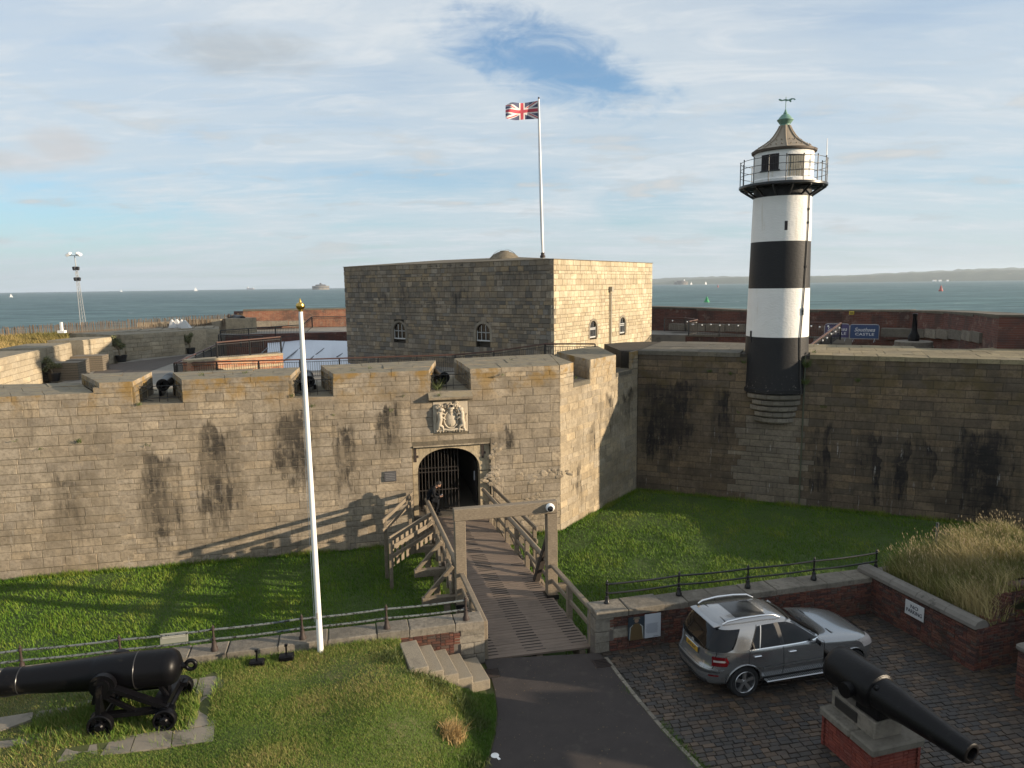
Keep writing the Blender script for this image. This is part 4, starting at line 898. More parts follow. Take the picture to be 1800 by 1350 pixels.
# cap: gently pitched roof slabs behind the parapet edge, dome
m = MB(); rim = [v.lerp(cen, -.004) for v in (KC, KR, KB, KL)]; apex = cen + Vector((0, 0, ZK + .50)); inn = [v.lerp(cen, .62) + Vector((0, 0, ZK + .40)) for v in (KC, KR, KB, KL)]
rz = [v + Vector((0, 0, ZK + .01)) for v in rim]
for i in range(4): m.add([rz[i], rz[(i + 1) % 4], inn[(i + 1) % 4], inn[i]], [(0, 1, 2, 3)])
m.add(inn, [(0, 1, 2, 3)]); m.prism([(v.x, v.y) for v in rim], ZK - .03, ZK + .008, top=False)
MT['roof_stone'] = stone_mat('roof_stone', [(0.245, 0.205, 0.145), (0.27, 0.225, 0.16)], mott=.5, grime=.4)
kp('roof', m, MT['roof_stone'])
dp = at_d(887, 460, 47.5); dz = z_at(887, 458, dp)
m = MB(); m.lathe([(1.12, dz - .55), (1.12, dz - .1), (1.10, dz), (.98, dz + .18), (.76, dz + .38), (.48, dz + .53), (.30, dz + .585), (.30, dz + .63), (0.0, dz + .66)], 32, Matrix.Translation((dp.x, dp.y, 0))); kp('dome', m, MT['roof_stone'])
m = MB(); m.lathe([(1.16, -.045), (1.16, .045)], 24, Matrix.Translation((dp.x, dp.y, dz - .42)) @ Matrix.Rotation(.5, 4, 'Z') @ Matrix.Rotation(math.pi / 2, 4, 'X'), a0=0, a1=math.pi); kp('dome_rib', m, MT['roof_stone'])
# windows with arched reveal, frame, bars
MT['white_frame'] = simple('white_frame', (0.62, 0.63, 0.62), .5, var=.06); MT['pane'] = simple('pane', (0.012, 0.014, 0.016), .15)
def keep_window(face, u, zb, w_, hh, bars=True, lit=False):
    mm = MB(); N_ = 8; spr = zb + hh - w_ * .5
    arcp = [(u + w_ / 2 * math.cos(a), spr + w_ * .5 * math.sin(a)) for a in [math.pi * i / N_ for i in range(N_ + 1)]]
    out_ = [(u + w_ / 2, zb)] + arcp + [(u - w_ / 2, zb)]
    vs = [face.p(a, b, .02) for a, b in out_] + [face.p(a, b, -.42) for a, b in out_]; n = len(out_)
    mm.add(vs, [(i, n + i, n + (i + 1) % n, (i + 1) % n) for i in range(n)])
    o = kp('window', mm, MT['stone_keep_lit' if lit else 'stone_keep'])
    # surround stones
    mm = MB(); big = [(u + (a - u) * 1.32, zb + (b - zb) * 1.13) for a, b in out_]
    vs = [face.p(a, b, .022) for a, b in out_] + [face.p(a, b, .022) for a, b in big]; mm.add(vs, [(i, i + 1, n + i + 1, n + i) for i in range(n - 1)])
    sp_ = apart(o, ko, 'surround', mm, stone_keep_sur)
    mm = MB(); mm.add([face.p(a, b, -.12) for a, b in out_], [tuple(range(n))]); apart(o, ko, 'pane', mm, MT['pane'])
    mm = MB()
    for k in range(4): x_ = u - w_ / 2 + w_ * (k + .12) / 3.3; mm.beam(face.p(x_, zb + .02, -.09), face.p(x_, spr + (w_ * .4 if 0 < k < 3 else .1), -.09), .035, .035)
    for z in (zb + .06, spr + .0, zb + hh * .5): mm.beam(face.p(u - w_ / 2, z, -.085), face.p(u + w_ / 2, z, -.085), .03, .05 if z > zb + .1 else .08)
    apart(o, ko, 'bars', mm, MT['white_frame'])
stone_keep_sur = stone_mat('keep_surround', [(0.30, 0.26, 0.20), (0.33, 0.285, 0.22)], mott=.35, grime=.25)
for wv in WL: keep_window(FKL, *wv)
for wv in WRr: keep_window(FKR, *wv, lit=True)
# downpipe on the sunlit face
u_, z_ = FKR.uz(1072, 507); m = MB(); m.tube([FKR.p(u_, 4.2, .1), FKR.p(u_, z_ - .25, .1)], .055, 8); m.box(FKR.p(u_, z_ - .05, .12), (.26, .22, .34), FKR.ang); kp('downpipe', m, simple('pipe_paint', (0.40, 0.36, 0.28), .5))
# flag pole and flag
fp = at_d(954, 453, 43.2); zb = z_at(954, 453, fp); ztop = z_at(947, 174, fp)
pole = thing('roof_flagpole', 'tall thin white flagpole on the keep roof flying the flag', 'flagpole', (fp.x, fp.y, zb))
m = MB(); tp = at_d(947, 174, 43.2) - Vector((fp.x, fp.y, zb)); m.tube([(0, 0, -.3), (0, 0, .1), tp * .5, tp], [.085, .085, .07, .042], 12); m.build('pole', MT['white_paint'], pole)
m = MB(); m.lathe([(.16, 0), (.16, .12), (.11, .16), (.11, .3)], 14); m.build('pole_base', MT['rust_iron'], pole); m = MB(); m.sphere(tp + Vector((0, 0, .05)), .06, 10, 6); m.build('truck', MT['rust_iron'], pole)
m = MB(); m.tube([(-.09, -.02, .8), tp * .5 + Vector((-.1, -.03, 0)), tp + Vector((-.06, -.02, -.1))], .012, 5); m.build('halyard', simple('rope', (.5, .5, .48), .8), pole)
FLW, FLH = 1.95, 1.02
m = MB(); NX, NY = 84, 42; rd, wh, bl_ = 0, 1, 2
def union(u, v):   # u 0..2, v 0..1
    x = u - 1.0; y = v - .5
    if abs(x) < .1 or abs(y) < .1: return rd
    if abs(x) < .1667 or abs(y) < .1667: return wh
    dg = min(abs(x - 2 * y), abs(x + 2 * y)) / math.sqrt(5); s1 = (x - 2 * y) / math.sqrt(5); s2 = (x + 2 * y) / math.sqrt(5)
    if x * y > 0: s = s1 * (1 if x > 0 else -1)
    else: s = s2 * (1 if x > 0 else -1)
    if abs(s) < .1:
        return rd if (-.0667 < s < 0 if x * y > 0 else 0 < s < .0667) else wh
    return bl_
fa = tp + Vector((-.02, 0, -.14)); V = []
for j in range(NY + 1):
    for i in range(NX + 1):
        u = i / NX; v = j / NY
        V.append(fa + Vector((-FLW * u * (.985), .30 * math.sin(u * 5.2 + v * .9) * u ** .6 + .12 * math.sin(u * 11 + v * 2) * u, -FLH * (1 - v) * (1 - .20 * u) - .50 * u ** 1.3 * .55 + .05 * math.sin(u * 7 + v * 2) * u)) + Vector((0, 0, .05)))
for j in range(NY):
    for i in range(NX):
        q = [j * (NX + 1) + i, j * (NX + 1) + i + 1, (j + 1) * (NX + 1) + i + 1, (j + 1) * (NX + 1) + i]; m.add([V[k] for k in q], [(0, 1, 2, 3)], union(2 * (1 - (i + .5) / NX), (j + .5) / NY), True)
flag = m.build('national_flag', [simple('flag_red', (0.52, 0.07, 0.10), .8, var=.05), simple('flag_white', (0.76, 0.73, 0.70), .8, var=.04), simple('flag_blue', (0.075, 0.085, 0.16), .8, var=.08)], None, (fp.x, fp.y, zb))
tag(flag, 'red, white and blue crossed flag streaming from the roof flagpole', 'flag')
# ------------------------------------------------------------------ lighthouse
LC = FR.p(6.60, 0, -.72); LH = thing('lighthouse', 'black and white banded lighthouse tower with a railed gallery', 'lighthouse', LC); lo = LC
LD = math.hypot(LC.x, LC.y); zl = lambda y, x=1371: z_at(x, y, LC)
def wpx(x0, x1, y):
    a, b = at_d(x0, y, LD), at_d(x1, y, LD); return (b - a).length / 2
z_b1, z_b2, z_b3, z_gal, z_und = zl(590), zl(506.5), zl(426), zl(329), zl(349)
r_0, r_1, r_3, r_g = 1.50, wpx(1312, 1424.5, 590) * .985, wpx(1318, 1425.5, 425) * .985, wpx(1323, 1427, 350) * .985
z_eave = zl(267, 1376); z_rt = zl(222, 1376); r_e = wpx(1319, 1433, 268) * .985
def rad(z): 
    pts = [(4.3, r_0), (z_b1, r_1), (z_b3, r_3), (z_gal, r_g), (20, r_g)]
    for (a, ra), (b, rb) in zip(pts, pts[1:]):
        if a <= z <= b: return ra + (rb - ra) * (z - a) / (b - a)
    return r_0
def tower_mat(name, c, wear, dirt=None):
    m_, t, b = new_mat(name); pos = geo(t).outputs['Position']
    col = t.mix(t.noise(pos, 2.2, 4), tuple(x * .9 for x in c), tuple(min(1, x * 1.06) for x in c))
    if wear: 
        sx = t.node('ShaderNodeSeparateXYZ', ins={0: pos}); lowm = t.smooth(sx.outputs[2], 5.6, 4.4)
        col = t.mix(t.math('MULTIPLY', t.smooth(t.noise(pos, 9, 6, .75), .60, .66), lowm), col, (.33, .29, .26))
    else:
        st = t.noise(t.scale(pos, (3, 3, .25)), 1.5, 4); col = t.mix(t.math('MULTIPLY', t.smooth(st, .58, .72), .35), col, (.52, .45, .30))
    t.set(b.inputs['Base Color'], col); b.inputs['Roughness'].default_value = .6 if wear else .7; b.inputs['Specular IOR Level'].default_value = .25 if wear else .4
    h = t.math('ADD', t.noise(t.scale(pos, (7, 7, 16)), 1.0, 3, .5), t.math('MULTIPLY', t.noise(pos, 30, 4), .4)); bump(t, b, h, .38 if wear else .6, .03); return m_
MT['tw_white'] = tower_mat('tower_white', (0.80, 0.79, 0.76), False); MT['tw_black'] = tower_mat('tower_black', (0.026, 0.026, 0.028), True)
AX = Matrix.Identity(4)
def lpart(name, prof, mat, n=64):
    mm = MB(); mm.lathe([(r, z - lo.z) for r, z in prof], n); return mm.build(name, mat, LH)
LH.location = (LC.x, LC.y, 0)
def band(name, z0, z1, mat):
    return lpart(name, [(rad(z0 + (z1 - z0) * i / 6), z0 + (z1 - z0) * i / 6) for i in range(7)], mat)
band('black_base_band', 4.55, z_b1, MT['tw_black']); lpart('base_moulding', [(0, 4.30), (r_0 - .04, 4.30), (r_0 + .04, 4.34), (r_0 + .05, 4.52), (r_0 - .02, 4.56)], MT['tw_black'])
band('white_band', z_b1, z_b2, MT['tw_white']); band('black_band', z_b2, z_b3, MT['tw_black']); band('white_band', z_b3, z_und, MT['tw_white'])
band('gallery_drum', z_und, z_gal, MT['tw_black'])
# corbel courses under the tower, stepping back into the wall
for k in range(5):
    zt_ = 4.28 - k * .29; rr_ = r_0 - .02 - k * .082
    for s_ in range(5):
        mm = MB(); a0 = FR.ang - math.pi / 2 - .95 + s_ * .38 + (.19 if k % 2 else 0); mm.lathe([(rr_ - .5, zt_ - .25), (rr_ - .06, zt_ - .25), (rr_, zt_ - .19), (rr_, zt_ - .01), (rr_ - .5, zt_ - .01)], 6, None, a0=a0 + .006, a1=a0 + .374)
        mm.add([mm.v[i] for i in range(0, 35, 7)], [(0, 1, 2, 3, 4)]); mm.build('corbel_stone', MT['coping'], LH)
# gallery
RG = wpx(1297, 1454, 332) * .985
lpart('gallery_deck', [(r_g - .05, z_gal - .03), (RG, z_gal - .06), (RG + .03, z_gal - .04), (RG + .03, z_gal + .05), (RG - .02, z_gal + .07), (r_g - .05, z_gal + .07)], MT['black_iron'])
for k in range(14):
    a = 2 * math.pi * k / 14 + .1; ca, sa = math.cos(a), math.sin(a); mm = MB(); zz_ = z_gal - .06
    mm.beam((ca * (RG - .06), sa * (RG - .06), zz_ - .03), (ca * (r_g - .02), sa * (r_g - .02), z_und + .03), .06, .08); mm.beam((ca * (r_g), sa * (r_g), zz_ - .03), (ca * (RG - .04), sa * (RG - .04), zz_ - .04), .05, .06); mm.build('gallery_bracket', MT['black_iron'], LH)
for k in range(16):
    a = 2 * math.pi * (k + .25) / 16; mm = MB(); ca, sa = math.cos(a) * (RG - .03), math.sin(a) * (RG - .03); mm.tube([(ca, sa, z_gal + .05), (ca, sa, z_gal + 1.16)], .022, 6); mm.sphere((ca, sa, z_gal + 1.19), .035, 6, 4); mm.build('railing_post', MT['black_iron'], LH)
for h in (.1 + .40, .1 + .72, 1.14):
    mm = MB(); mm.tube([((RG - .03) * math.cos(2 * math.pi * i / 48), (RG - .03) * math.sin(2 * math.pi * i / 48), z_gal + h) for i in range(49)], .014, 5, cap=False); mm.build('railing_bar', MT['black_iron'], LH)
# lantern room
rl = wpx(1322.5, 1429, 300) * .985
lpart('plinth_ring', [(rl, z_gal + .06), (rl + .14, z_gal + .06), (rl + .14, z_gal + .24), (rl + .06, z_gal + .30), (rl, z_gal + .32)], MT['tw_white'])
lpart('lantern_room', [(rl + .01, z_gal + .06), (rl, z_eave - .05), (rl - .02, z_eave + .02)], MT['tw_white'])
az_cam = math.atan2(-LC.y, -LC.x)      # direction from the tower to the camera
def on_cyl(name, da, wid, z0, z1, mat, dep=.05, r=rl, bars=0):
    mm = MB(); a = az_cam + da; n_ = 6; half = wid / 2 / r
    vs = []
    for i in range(n_ + 1):
        b = a - half + 2 * half * i / n_
        for rr_, z in ((r - .06, z0), (r + dep, z0), (r + dep, z1), (r - .06, z1)): vs.append((rr_ * math.cos(b), rr_ * math.sin(b), z))
    fs = [(i * 4 + j, i * 4 + (j + 1) % 4, (i + 1) * 4 + (j + 1) % 4, (i + 1) * 4 + j) for i in range(n_) for j in range(4)] + [(3, 2, 1, 0), (n_ * 4, n_ * 4 + 1, n_ * 4 + 2, n_ * 4 + 3)]
    mm.add(vs, fs); return mm.build(name, mat, LH)
MT['louvre'] = simple('louvre', (0.028, 0.022, 0.024), .7); MT['door_grey'] = wood_mat('door_grey', (0.40, 0.375, 0.31), (0.5, 0.47, 0.40), (8, 8, .4))
hl = z_eave - z_gal
wd_ = on_cyl('shutter', -.47, .78, z_gal + hl * .40, z_gal + hl * .845, MT['louvre'], .012)
for k in range(9):
    a = az_cam - .47 - .40 / rl + .80 / rl * k / 8; mm = MB(); mm.beam((math.cos(a) * (rl + .02), math.sin(a) * (rl + .02), z_gal + hl * .40), (math.cos(a) * (rl + .02), math.sin(a) * (rl + .02), z_gal + hl * .845), .035, .02); o_ = mm.build('slat', MT['louvre'], wd_)
on_cyl('window_sill', -.47, .95, z_gal + hl * .375, z_gal + hl * .405, MT['black_iron'], .06)
dr = on_cyl('gallery_door', .40, .62, z_gal + .08, z_gal + hl * .76, MT['door_grey'], .005)
for k in range(6):
    a = az_cam + .40 - .28 / rl + .56 / rl * k / 5; mm = MB(); mm.beam((math.cos(a) * (rl + .01), math.sin(a) * (rl + .01), z_gal + .1), (math.cos(a) * (rl + .01), math.sin(a) * (rl + .01), z_gal + hl * .75), .085, .02); mm.build('door_board', MT['door_grey'], dr)
on_cyl('door_lintel', .42, .86, z_gal + hl * .76, z_gal + hl * .80, MT['louvre'], .02); on_cyl('door_reveal', .66, .16, z_gal + .08, z_gal + hl * .76, simple('reveal', (.22, .2, .17), .9), .008)
# tented roof of eight curved sheets
MT['roof_lead'] = simple('roof_lead', (0.30, 0.245, 0.18), .6, var=.2, vs=5, bmp=.3, bs=18, dirt=((.14, .115, .10), 2.5, .56)); MT['verdigris'] = simple('verdigris', (0.16, 0.30, 0.235), .6, var=.25, vs=9, dirt=((.08, .17, .14), 6, .55))
hr = z_rt - z_eave
prof = [(r_e, 0), (r_e * .92, .075), (r_e * .76, .20), (r_e * .60, .32), (r_e * .46, .44), (r_e * .34, .61), (r_e * .24, .80), (r_e * .175, .95), (r_e * .165, 1.0)]
for k in range(8):
    mm = MB(); a = 2 * math.pi * k / 8 + az_cam + .08; a2 = a + 2 * math.pi / 8; vs = []
    for r_, h in prof:
        for q in range(3):
            b = a + (a2 - a) * q / 2; rr_ = r_ * (math.cos(math.pi / 8) / math.cos(b - (a + a2) / 2)) if False else r_
            vs.append((rr_ * math.cos(b), rr_ * math.sin(b), z_eave + h * hr))
    mm.add(vs, [(j * 3 + q, j * 3 + q + 1, (j + 1) * 3 + q + 1, (j + 1) * 3 + q) for j in range(len(prof) - 1) for q in range(2)], 0, True); mm.build('roof_sheet', MT['roof_lead'], LH)
    mm = MB(); mm.tube([((r_ + .005) * math.cos(a), (r_ + .005) * math.sin(a), z_eave + h * hr + .015) for r_, h in prof], .04, 6); mm.build('roof_roll', MT['roof_lead'], LH)
    mm = MB()
    for h_i, (rr_, hh) in enumerate(((r_e * .52, .40), (r_e * .80, .18))):
        for q in range(2 + h_i):
            b = a + (a2 - a) * (q + .8) / (2.6 + h_i); mm.sphere(((rr_ + .02) * math.cos(b), (rr_ + .02) * math.sin(b), z_eave + hh * hr), .035, 6, 4)
    mm.build('roof_rivets', MT['roof_lead'], LH)
lpart('eaves_gutter', [(r_e - .1, z_eave - .10), (r_e + .03, z_eave - .07), (r_e + .05, z_eave + .02), (r_e - .02, z_eave + .03)], simple('gutter', (.10, .07, .05), .6))
zc = z_rt; u_ = .0254
s_ = wpx(1361, 1391, 212)
lpart('vent_cap', [(s_ / 15 * a, zc + s_ / 15 * b) for a, b in ((9, -2), (9, 3), (11, 5.5), (13.3, 9), (14.6, 10.3), (14.6, 11.5), (12.8, 12.4), (11, 15), (8.5, 18), (7, 19.6), (6.5, 20.4), (3.4, 20.8), (3.9, 23), (2.3, 25.5), (1.6, 28), (.7, 30), (0, 30.3))], MT['verdigris'], 32)
zv = zl(178, 1376.5); mm = MB(); mm.tube([(0, 0, zc + s_ / 15 * 27), (0, 0, zv + .18)], .016, 6); mm.build('vane_rod', MT['verdigris'], LH)
# weather vane: a swimming beast, cut from plate
vd = Vector((math.cos(az_cam + math.pi / 2), math.sin(az_cam + math.pi / 2), 0)); mm = MB()
pl = [(-.42, .03), (-.36, .08), (-.24, .10), (-.10, .05), (.02, .09), (.16, .06), (.27, .12), (.33, .10), (.30, .05), (.20, .01), (.05, .02), (-.02, -.01), (-.12, .0), (-.20, -.08), (-.24, -.06), (-.22, .02), (-.30, .05), (-.38, .0)]
n = len(pl); vs = [Vector((0, 0, zv)) + vd * -a * 1.0 + Vector((0, 0, b)) + q for q in (vd.cross(Vector((0, 0, 1))) * .012, vd.cross(Vector((0, 0, 1))) * -.012) for a, b in pl]
mm.add(vs, [tuple(range(n)), tuple(range(2 * n - 1, n - 1, -1))] + [(i, n + i, n + (i + 1) % n, (i + 1) % n) for i in range(n)]); mm.build('weather_vane', MT['verdigris'], LH)
on_cyl('slit_window', .16, .13, zl(408), zl(392.5), MT['louvre'], .006, rad(zl(400))); on_cyl('wall_bracket', -.95, .10, zl(600), zl(580), MT['louvre'], .03, r_1)
# cable down the sunlit side, aerial
mm = MB(); mm.tube([((rad(z) + .04) * math.cos(az_cam + a), (rad(z) + .04) * math.sin(az_cam + a), z) for z, a in ((z_und, 1.05), (zl(400), 1.02), (zl(430), .98), (z_b2, .90), (z_b1, .78), (5.2, .80), (4.3, .86))], .028, 6)
for z, a in ((zl(372), 1.03), (zl(395), 1.02), (zl(470), .94), (zl(545), .84)): mm.box(((rad(z) + .04) * math.cos(az_cam + a), (rad(z) + .04) * math.sin(az_cam + a), z), (.07, .07, .10))
mm.build('cable', simple('cable', (.07, .065, .06), .6), LH)
on_cyl('meter_box', .90, .16, zl(552), zl(540), MT['tw_white'], .09, r_1)
aa = az_cam + 1.28; mm = MB(); mm.tube([((RG - .05) * math.cos(aa), (RG - .05) * math.sin(aa), z_gal + .9), ((RG - .05) * math.cos(aa), (RG - .05) * math.sin(aa), zl(247, 1449))], [.03, .012], 6); mm.build('aerial', MT['white_paint'], LH)
mm = MB(); mm.tube([FR.p(7.93, 6.1, .05) - LC, FR.p(7.93, -1.1, .04) - LC], .035, 6); mm.build('earth_strip', simple('strip', (.10, .11, .07), .7), LH)
# ------------------------------------------------------------------ rampart walk, left bastion, court
V2 = lambda pts: [(p.x, p.y) for p in pts]
m = MB(); m.prism(V2([FW.p(-27, 0, -4.9), FW.p(-.2, 0, -4.9), FF.p(7.0, 0, -3.6), at(1060, 625, 5.3), at(960, 625, 5.3), at(880, 634, 4.6), at(800, 643, ZFL), at(527, 652, ZFL), at(306, 660, ZFL), at(392, 615, ZFL), at(360, 606, ZFL), at(200, 640, ZFL), at(100, 674, ZFL), at(-80, 690, ZFL)]), 2.0, ZFL); tag(m.build('rampart_walk', MT['paving']), kind='structure')
m = MB(); m.prism(V2([FW.p(-27, 0, -3.5), FW.p(-.3, 0, -3.5), FW.p(-.3, 0, -9), FW.p(-27, 0, -9)]), ZFL - 1, ZFL + .004); tag(m.build('rampart_flags', MT['paving']), kind='structure')
m = MB(); m.prism([(-30, 38), (14, 38), (14, 64), (-30, 66)], -.5, 1.6); tag(m.build('courtyard', MT['paving']), kind='structure')
# dark brick-paved gun floor in front of the lit parapet
MT['dark_floor'] = simple('dark_floor', (0.10, 0.08, 0.065), .9, var=.35, vs=1.6, bmp=.4, bs=20)
sheet('gun_floor', V2([at(a, b, ZFL + .012) for a, b in ((180, 642), (330, 624), (316, 634), (255, 656), (150, 667))]), ZFL + .012, MT['dark_floor'])
bast = thing('bastion_parapet', 'pale sunlit parapet of the left bastion with open gun embrasures', 'wall', at(200, 600, 4)); bo = at(200, 600, 4)
MT['stone_bastion'] = stone_mat('stone_bastion', [lerp(c, (.48, .41, .29), .65) for c in PAL_W], tops=(0.27, 0.235, 0.175), dark=(.07, .06, .045), mott=.35)
SEG = [((-60, 643), (70, 615)), ((82, 611), (125, 602)), ((146, 598), (196, 592)), ((219, 588.5), (323, 582)), ((344, 579.5), (386, 578))]
b_it = []
lastq = None
for a, b in SEG:
    A, B = at(*a, ZT), at(*b, ZT); fc = Face((A.x, A.y), (B.x - A.x, B.y - A.y)); L = (B - A).length; q = [A, B, B - fc.n * 2.6, A - fc.n * 2.6]
    mm = MB(); mm.prism(V2([A - fc.n * .05, B - fc.n * .05, q[2], q[3]]), 3.0, ZT); apart(bast, bo, 'merlon', mm, MT['stone_bastion'])
    b_it += courses(fc, [(ZFL - .05 + .32 * i, ZFL + .27 + .32 * i) for i in range(6)], lambda z0, z1: [(0, L)], .85, depth=.1, proud=.008, seed=int(L * 100))
    if lastq: 
        mm = MB(); mm.prism(V2([lastq[0] - lastq[1].n * .1, A - fc.n * .1, q[3], lastq[0] - lastq[1].n * 2.6]), 3.0, ZFL + .75); apart(bast, bo, 'embrasure_sill', mm, MT['stone_bastion'])
    lastq = (B, fc)
place_blocks(b_it, bast, 'stone', MT['stone_bastion'], 2.6)
MT['stone_far'] = stone_mat('stone_far', [lerp(c, (.45, .40, .30), .35) for c in PAL_W], tops=(0.30, 0.265, 0.205), mott=.4, grime=.5)
ob = thing('outer_bastion_wall', 'broad flat-topped outer bastion wall with a dark shaded side behind the left parapet', 'wall', at(240, 585, ZT)); oo = at(240, 585, ZT)
mm = MB(); mm.prism(V2([at(94, 584, ZT), at(199, 588.5, ZT), at(385, 577.5, ZT), at(385, 572, ZT), at(240, 573.5, ZT), at(208, 577, ZT)]), 1.0, ZT - .01); apart(ob, oo, 'wall', mm, MT['stone_far'])
rr = random.Random(8)
for i in range(9):
    k0, k1 = i / 9 + .004, (i + 1) / 9 - .004; a0, a1 = at(200, 585, ZT), at(375, 577, ZT); b0, b1 = at(222, 577, ZT), at(378, 573, ZT)
    mm = MB(); mm.prism(V2([a0.lerp(a1, k0), a0.lerp(a1, k1), b0.lerp(b1, k1), b0.lerp(b1, k0)]), ZT - .1, ZT + .05 + rr.uniform(-.02, .03)); apart(ob, oo, 'top_slab', mm, MT['stone_far'])
def wall_block(name, label, pts_px, d, ztop, zbot, thick, mat):
    A, B = at_d(*pts_px[0], d[0]), at_d(*pts_px[1], d[1]); fc = Face((A.x, A.y), (B.x - A.x, B.y - A.y)); mm = MB()
    mm.prism(V2([A, B, B - fc.n * thick, A - fc.n * thick]), zbot, [A.z if ztop is None else ztop] * 4); return tag(mm.build(name, mat), label, 'wall'), fc
wall_block('sea_parapet', 'low stone parapet block at the far left seaward edge', ((241, 568), (309, 563.5)), (73, 73), None, 3, 2.0, MT['stone_far'])
wall_block('sea_parapet', 'longer stone parapet block behind the white sacks at the far left', ((323, 562.5), (387, 560)), (72, 71), None, 3, 2.0, MT['stone_far'])
wall_block('sea_parapet', 'stone parapet block joining the orange brick wall at the far left', ((396, 560), (430, 558)), (70, 69), None, 3, 2.0, MT['stone_far'])
# white sacks on the outer wall
MT['sack'] = simple('sack', (0.72, 0.71, 0.69), .7, var=.06)
for i, (x_, y_, w_) in enumerate(((304, 575, .75), (313, 574.5, .8), (321, 575, .7), (327, 576, .85))):
    p = at(x_, y_ + 1, ZT + .06); mm = MB(); mm.add([(-.35 * w_, -.3, 0), (.5 * w_, -.3, 0), (.5 * w_, .3, 0), (-.35 * w_, .3, 0), (-.22 * w_, -.10, .62 + .1 * (i % 2)), (-.02, -.12, .72), (-.02, .12, .70), (-.2 * w_, .1, .60)], [(3, 2, 1, 0), (4, 5, 6, 7), (0, 1, 5, 4), (1, 2, 6, 5), (2, 3, 7, 6), (3, 0, 4, 7)]); o = mm.build('sack', MT['sack'], None, p); tag(o, ['leftmost white sack on the far left wall top', 'second white sack from the left on the far wall top', 'third white sack from the left on the far wall top', 'rightmost white sack on the far left wall top'][i], 'sack', 'white sacks on the far wall')
# grass bank outside and its paling fence
V = []; Fs = []; nx, ny = 16, 10
for j in range(ny + 1):
    for i in range(nx + 1):
        xx_ = -140 + 260 * i / nx; d0_ = 51.0 + .095 * max(xx_, -60); p = at_d(xx_, 560, d0_ + (67 - d0_) * j / ny); V.append((p.x, p.y, 5.0 + .95 * sstep(0, 1, j / ny) + .08 * math.sin(i * 2.2 + j)))
mm = MB(); mm.add(V, [(j * (nx + 1) + i, j * (nx + 1) + i + 1, (j + 1) * (nx + 1) + i + 1, (j + 1) * (nx + 1) + i) for j in range(ny) for i in range(nx)], 0, True); tag(mm.build('grass_bank', MT['lawn_soil']), kind='structure')
N = 22000; kx = rng.uniform(-140, 118, N); kd = rng.uniform(0, 1, N); P = []
for a, b in zip(kx, kd):
    d0_ = 51.4 + .095 * max(a, -60); q = at_d(a, 560, d0_ + (67 - d0_) * b); P.append((q.x, q.y, 5.0 + .95 * sstep(0, 1, b)))
P = np.array(P); nn = vnoise(P[:, 0], P[:, 1], .8, 3)
MT['grass_bank'] = grass_mat('grass_bank_blades', (0.075, 0.085, 0.018), (0.25, 0.19, 0.06), (0.42, 0.30, 0.12), .8, .25)
blades('bank_grass', P, rng.uniform(.25, .55, N), rng.uniform(.02, .045, N), .6, np.clip(nn + rng.uniform(-.2, .3, N), 0, 1), MT['grass_bank'], 1, (-.5, .1))
fence = thing('paling_fence', 'thin chestnut paling fence along the grass bank above the sea', 'fence', at_d(60, 585, 66)); fo_ = at_d(60, 585, 66)
MT['paling'] = simple('paling', (0.19, 0.135, 0.085), .9, var=.3, vs=3)
mb0 = MB(); mb0.box((0, 0, .55), (.035, .025, 1.1)); pm = mb0.mesh('paling', MT['paling']); rr = random.Random(3)
for i in range(296):
    k = i / 295; xx = -30 + 460 * k; d_ = 66 + 6 * k; p = at_d(xx, 560, d_); zb_ = 5.75 + .35 * k
    o = bpy.data.objects.new('paling', pm); COL.objects.link(o); o.parent = fence; o.location = Vector((p.x, p.y, zb_)) - fo_; o.rotation_euler = (rr.uniform(-.06, .06), rr.uniform(-.06, .06), rr.uniform(0, 3)); o.scale = (1, 1, rr.uniform(.9, 1.08))
mm = MB()
for h in (.3, .85): mm.tube([Vector((at_d(-30 + 46 * i, 560, 66 + .6 * i).x, at_d(-30 + 46 * i, 560, 66 + .6 * i).y, 5.75 + .035 * i + h)) - fo_ for i in range(11)], .008, 4)
mm.build('fence_wire', MT['rust_iron'], fence)
# floodlight mast
mp = at_d(148, 579, 70); mh = z_at(140, 447, mp) - (mp.z - .8)
mast = thing('floodlight_mast', 'slim lattice floodlight mast beyond the left bastion', 'light mast', (mp.x, mp.y, mp.z - .8))
def lat(m):
    lean = -.030
    for k in range(3):
        a = 2.1 * k; m.tube([(.27 * math.cos(a), .27 * math.sin(a), 0), (.08 * math.cos(a) + lean * mh * .86, .08 * math.sin(a), mh * .86)], .020, 5)
    n = 18
    for i in range(n):
        z0, z1 = mh * .86 * i / n, mh * .86 * (i + 1) / n
        for k in range(3):
            a, b = 2.1 * k, 2.1 * (k + 1); r0 = .27 - .19 * i / n; r1 = .27 - .19 * (i + 1) / n
            m.tube([(r0 * math.cos(a) + lean * z0, r0 * math.sin(a), z0), (r1 * math.cos(b) + lean * z1, r1 * math.sin(b), z1)], .009, 4)
    m.tube([(lean * mh * .85, 0, mh * .85), (lean * mh, 0, mh * .985)], .035, 6); m.beam((lean * mh - .45, 0, mh * .985), (lean * mh + .45, 0, mh * .985), .05, .05)
part('lattice', lat, simple('galv', (.45, .46, .46), .5, .3, var=.1), mast)
MT['lamp_white'] = simple('lamp_white', (.78, .79, .80), .3); MT['lamp_dark'] = simple('lamp_dark', (.03, .03, .035), .4)
for sx in (-1, 1): part('floodlight', lambda m: m.bbox((-.03 * mh + sx * .42, -.1, mh * 1.0), (.44, .38, .24), .07, Matrix.Rotation(sx * .45, 3, 'Y') @ Matrix.Rotation(.3, 3, 'X')), MT['lamp_white'], mast)
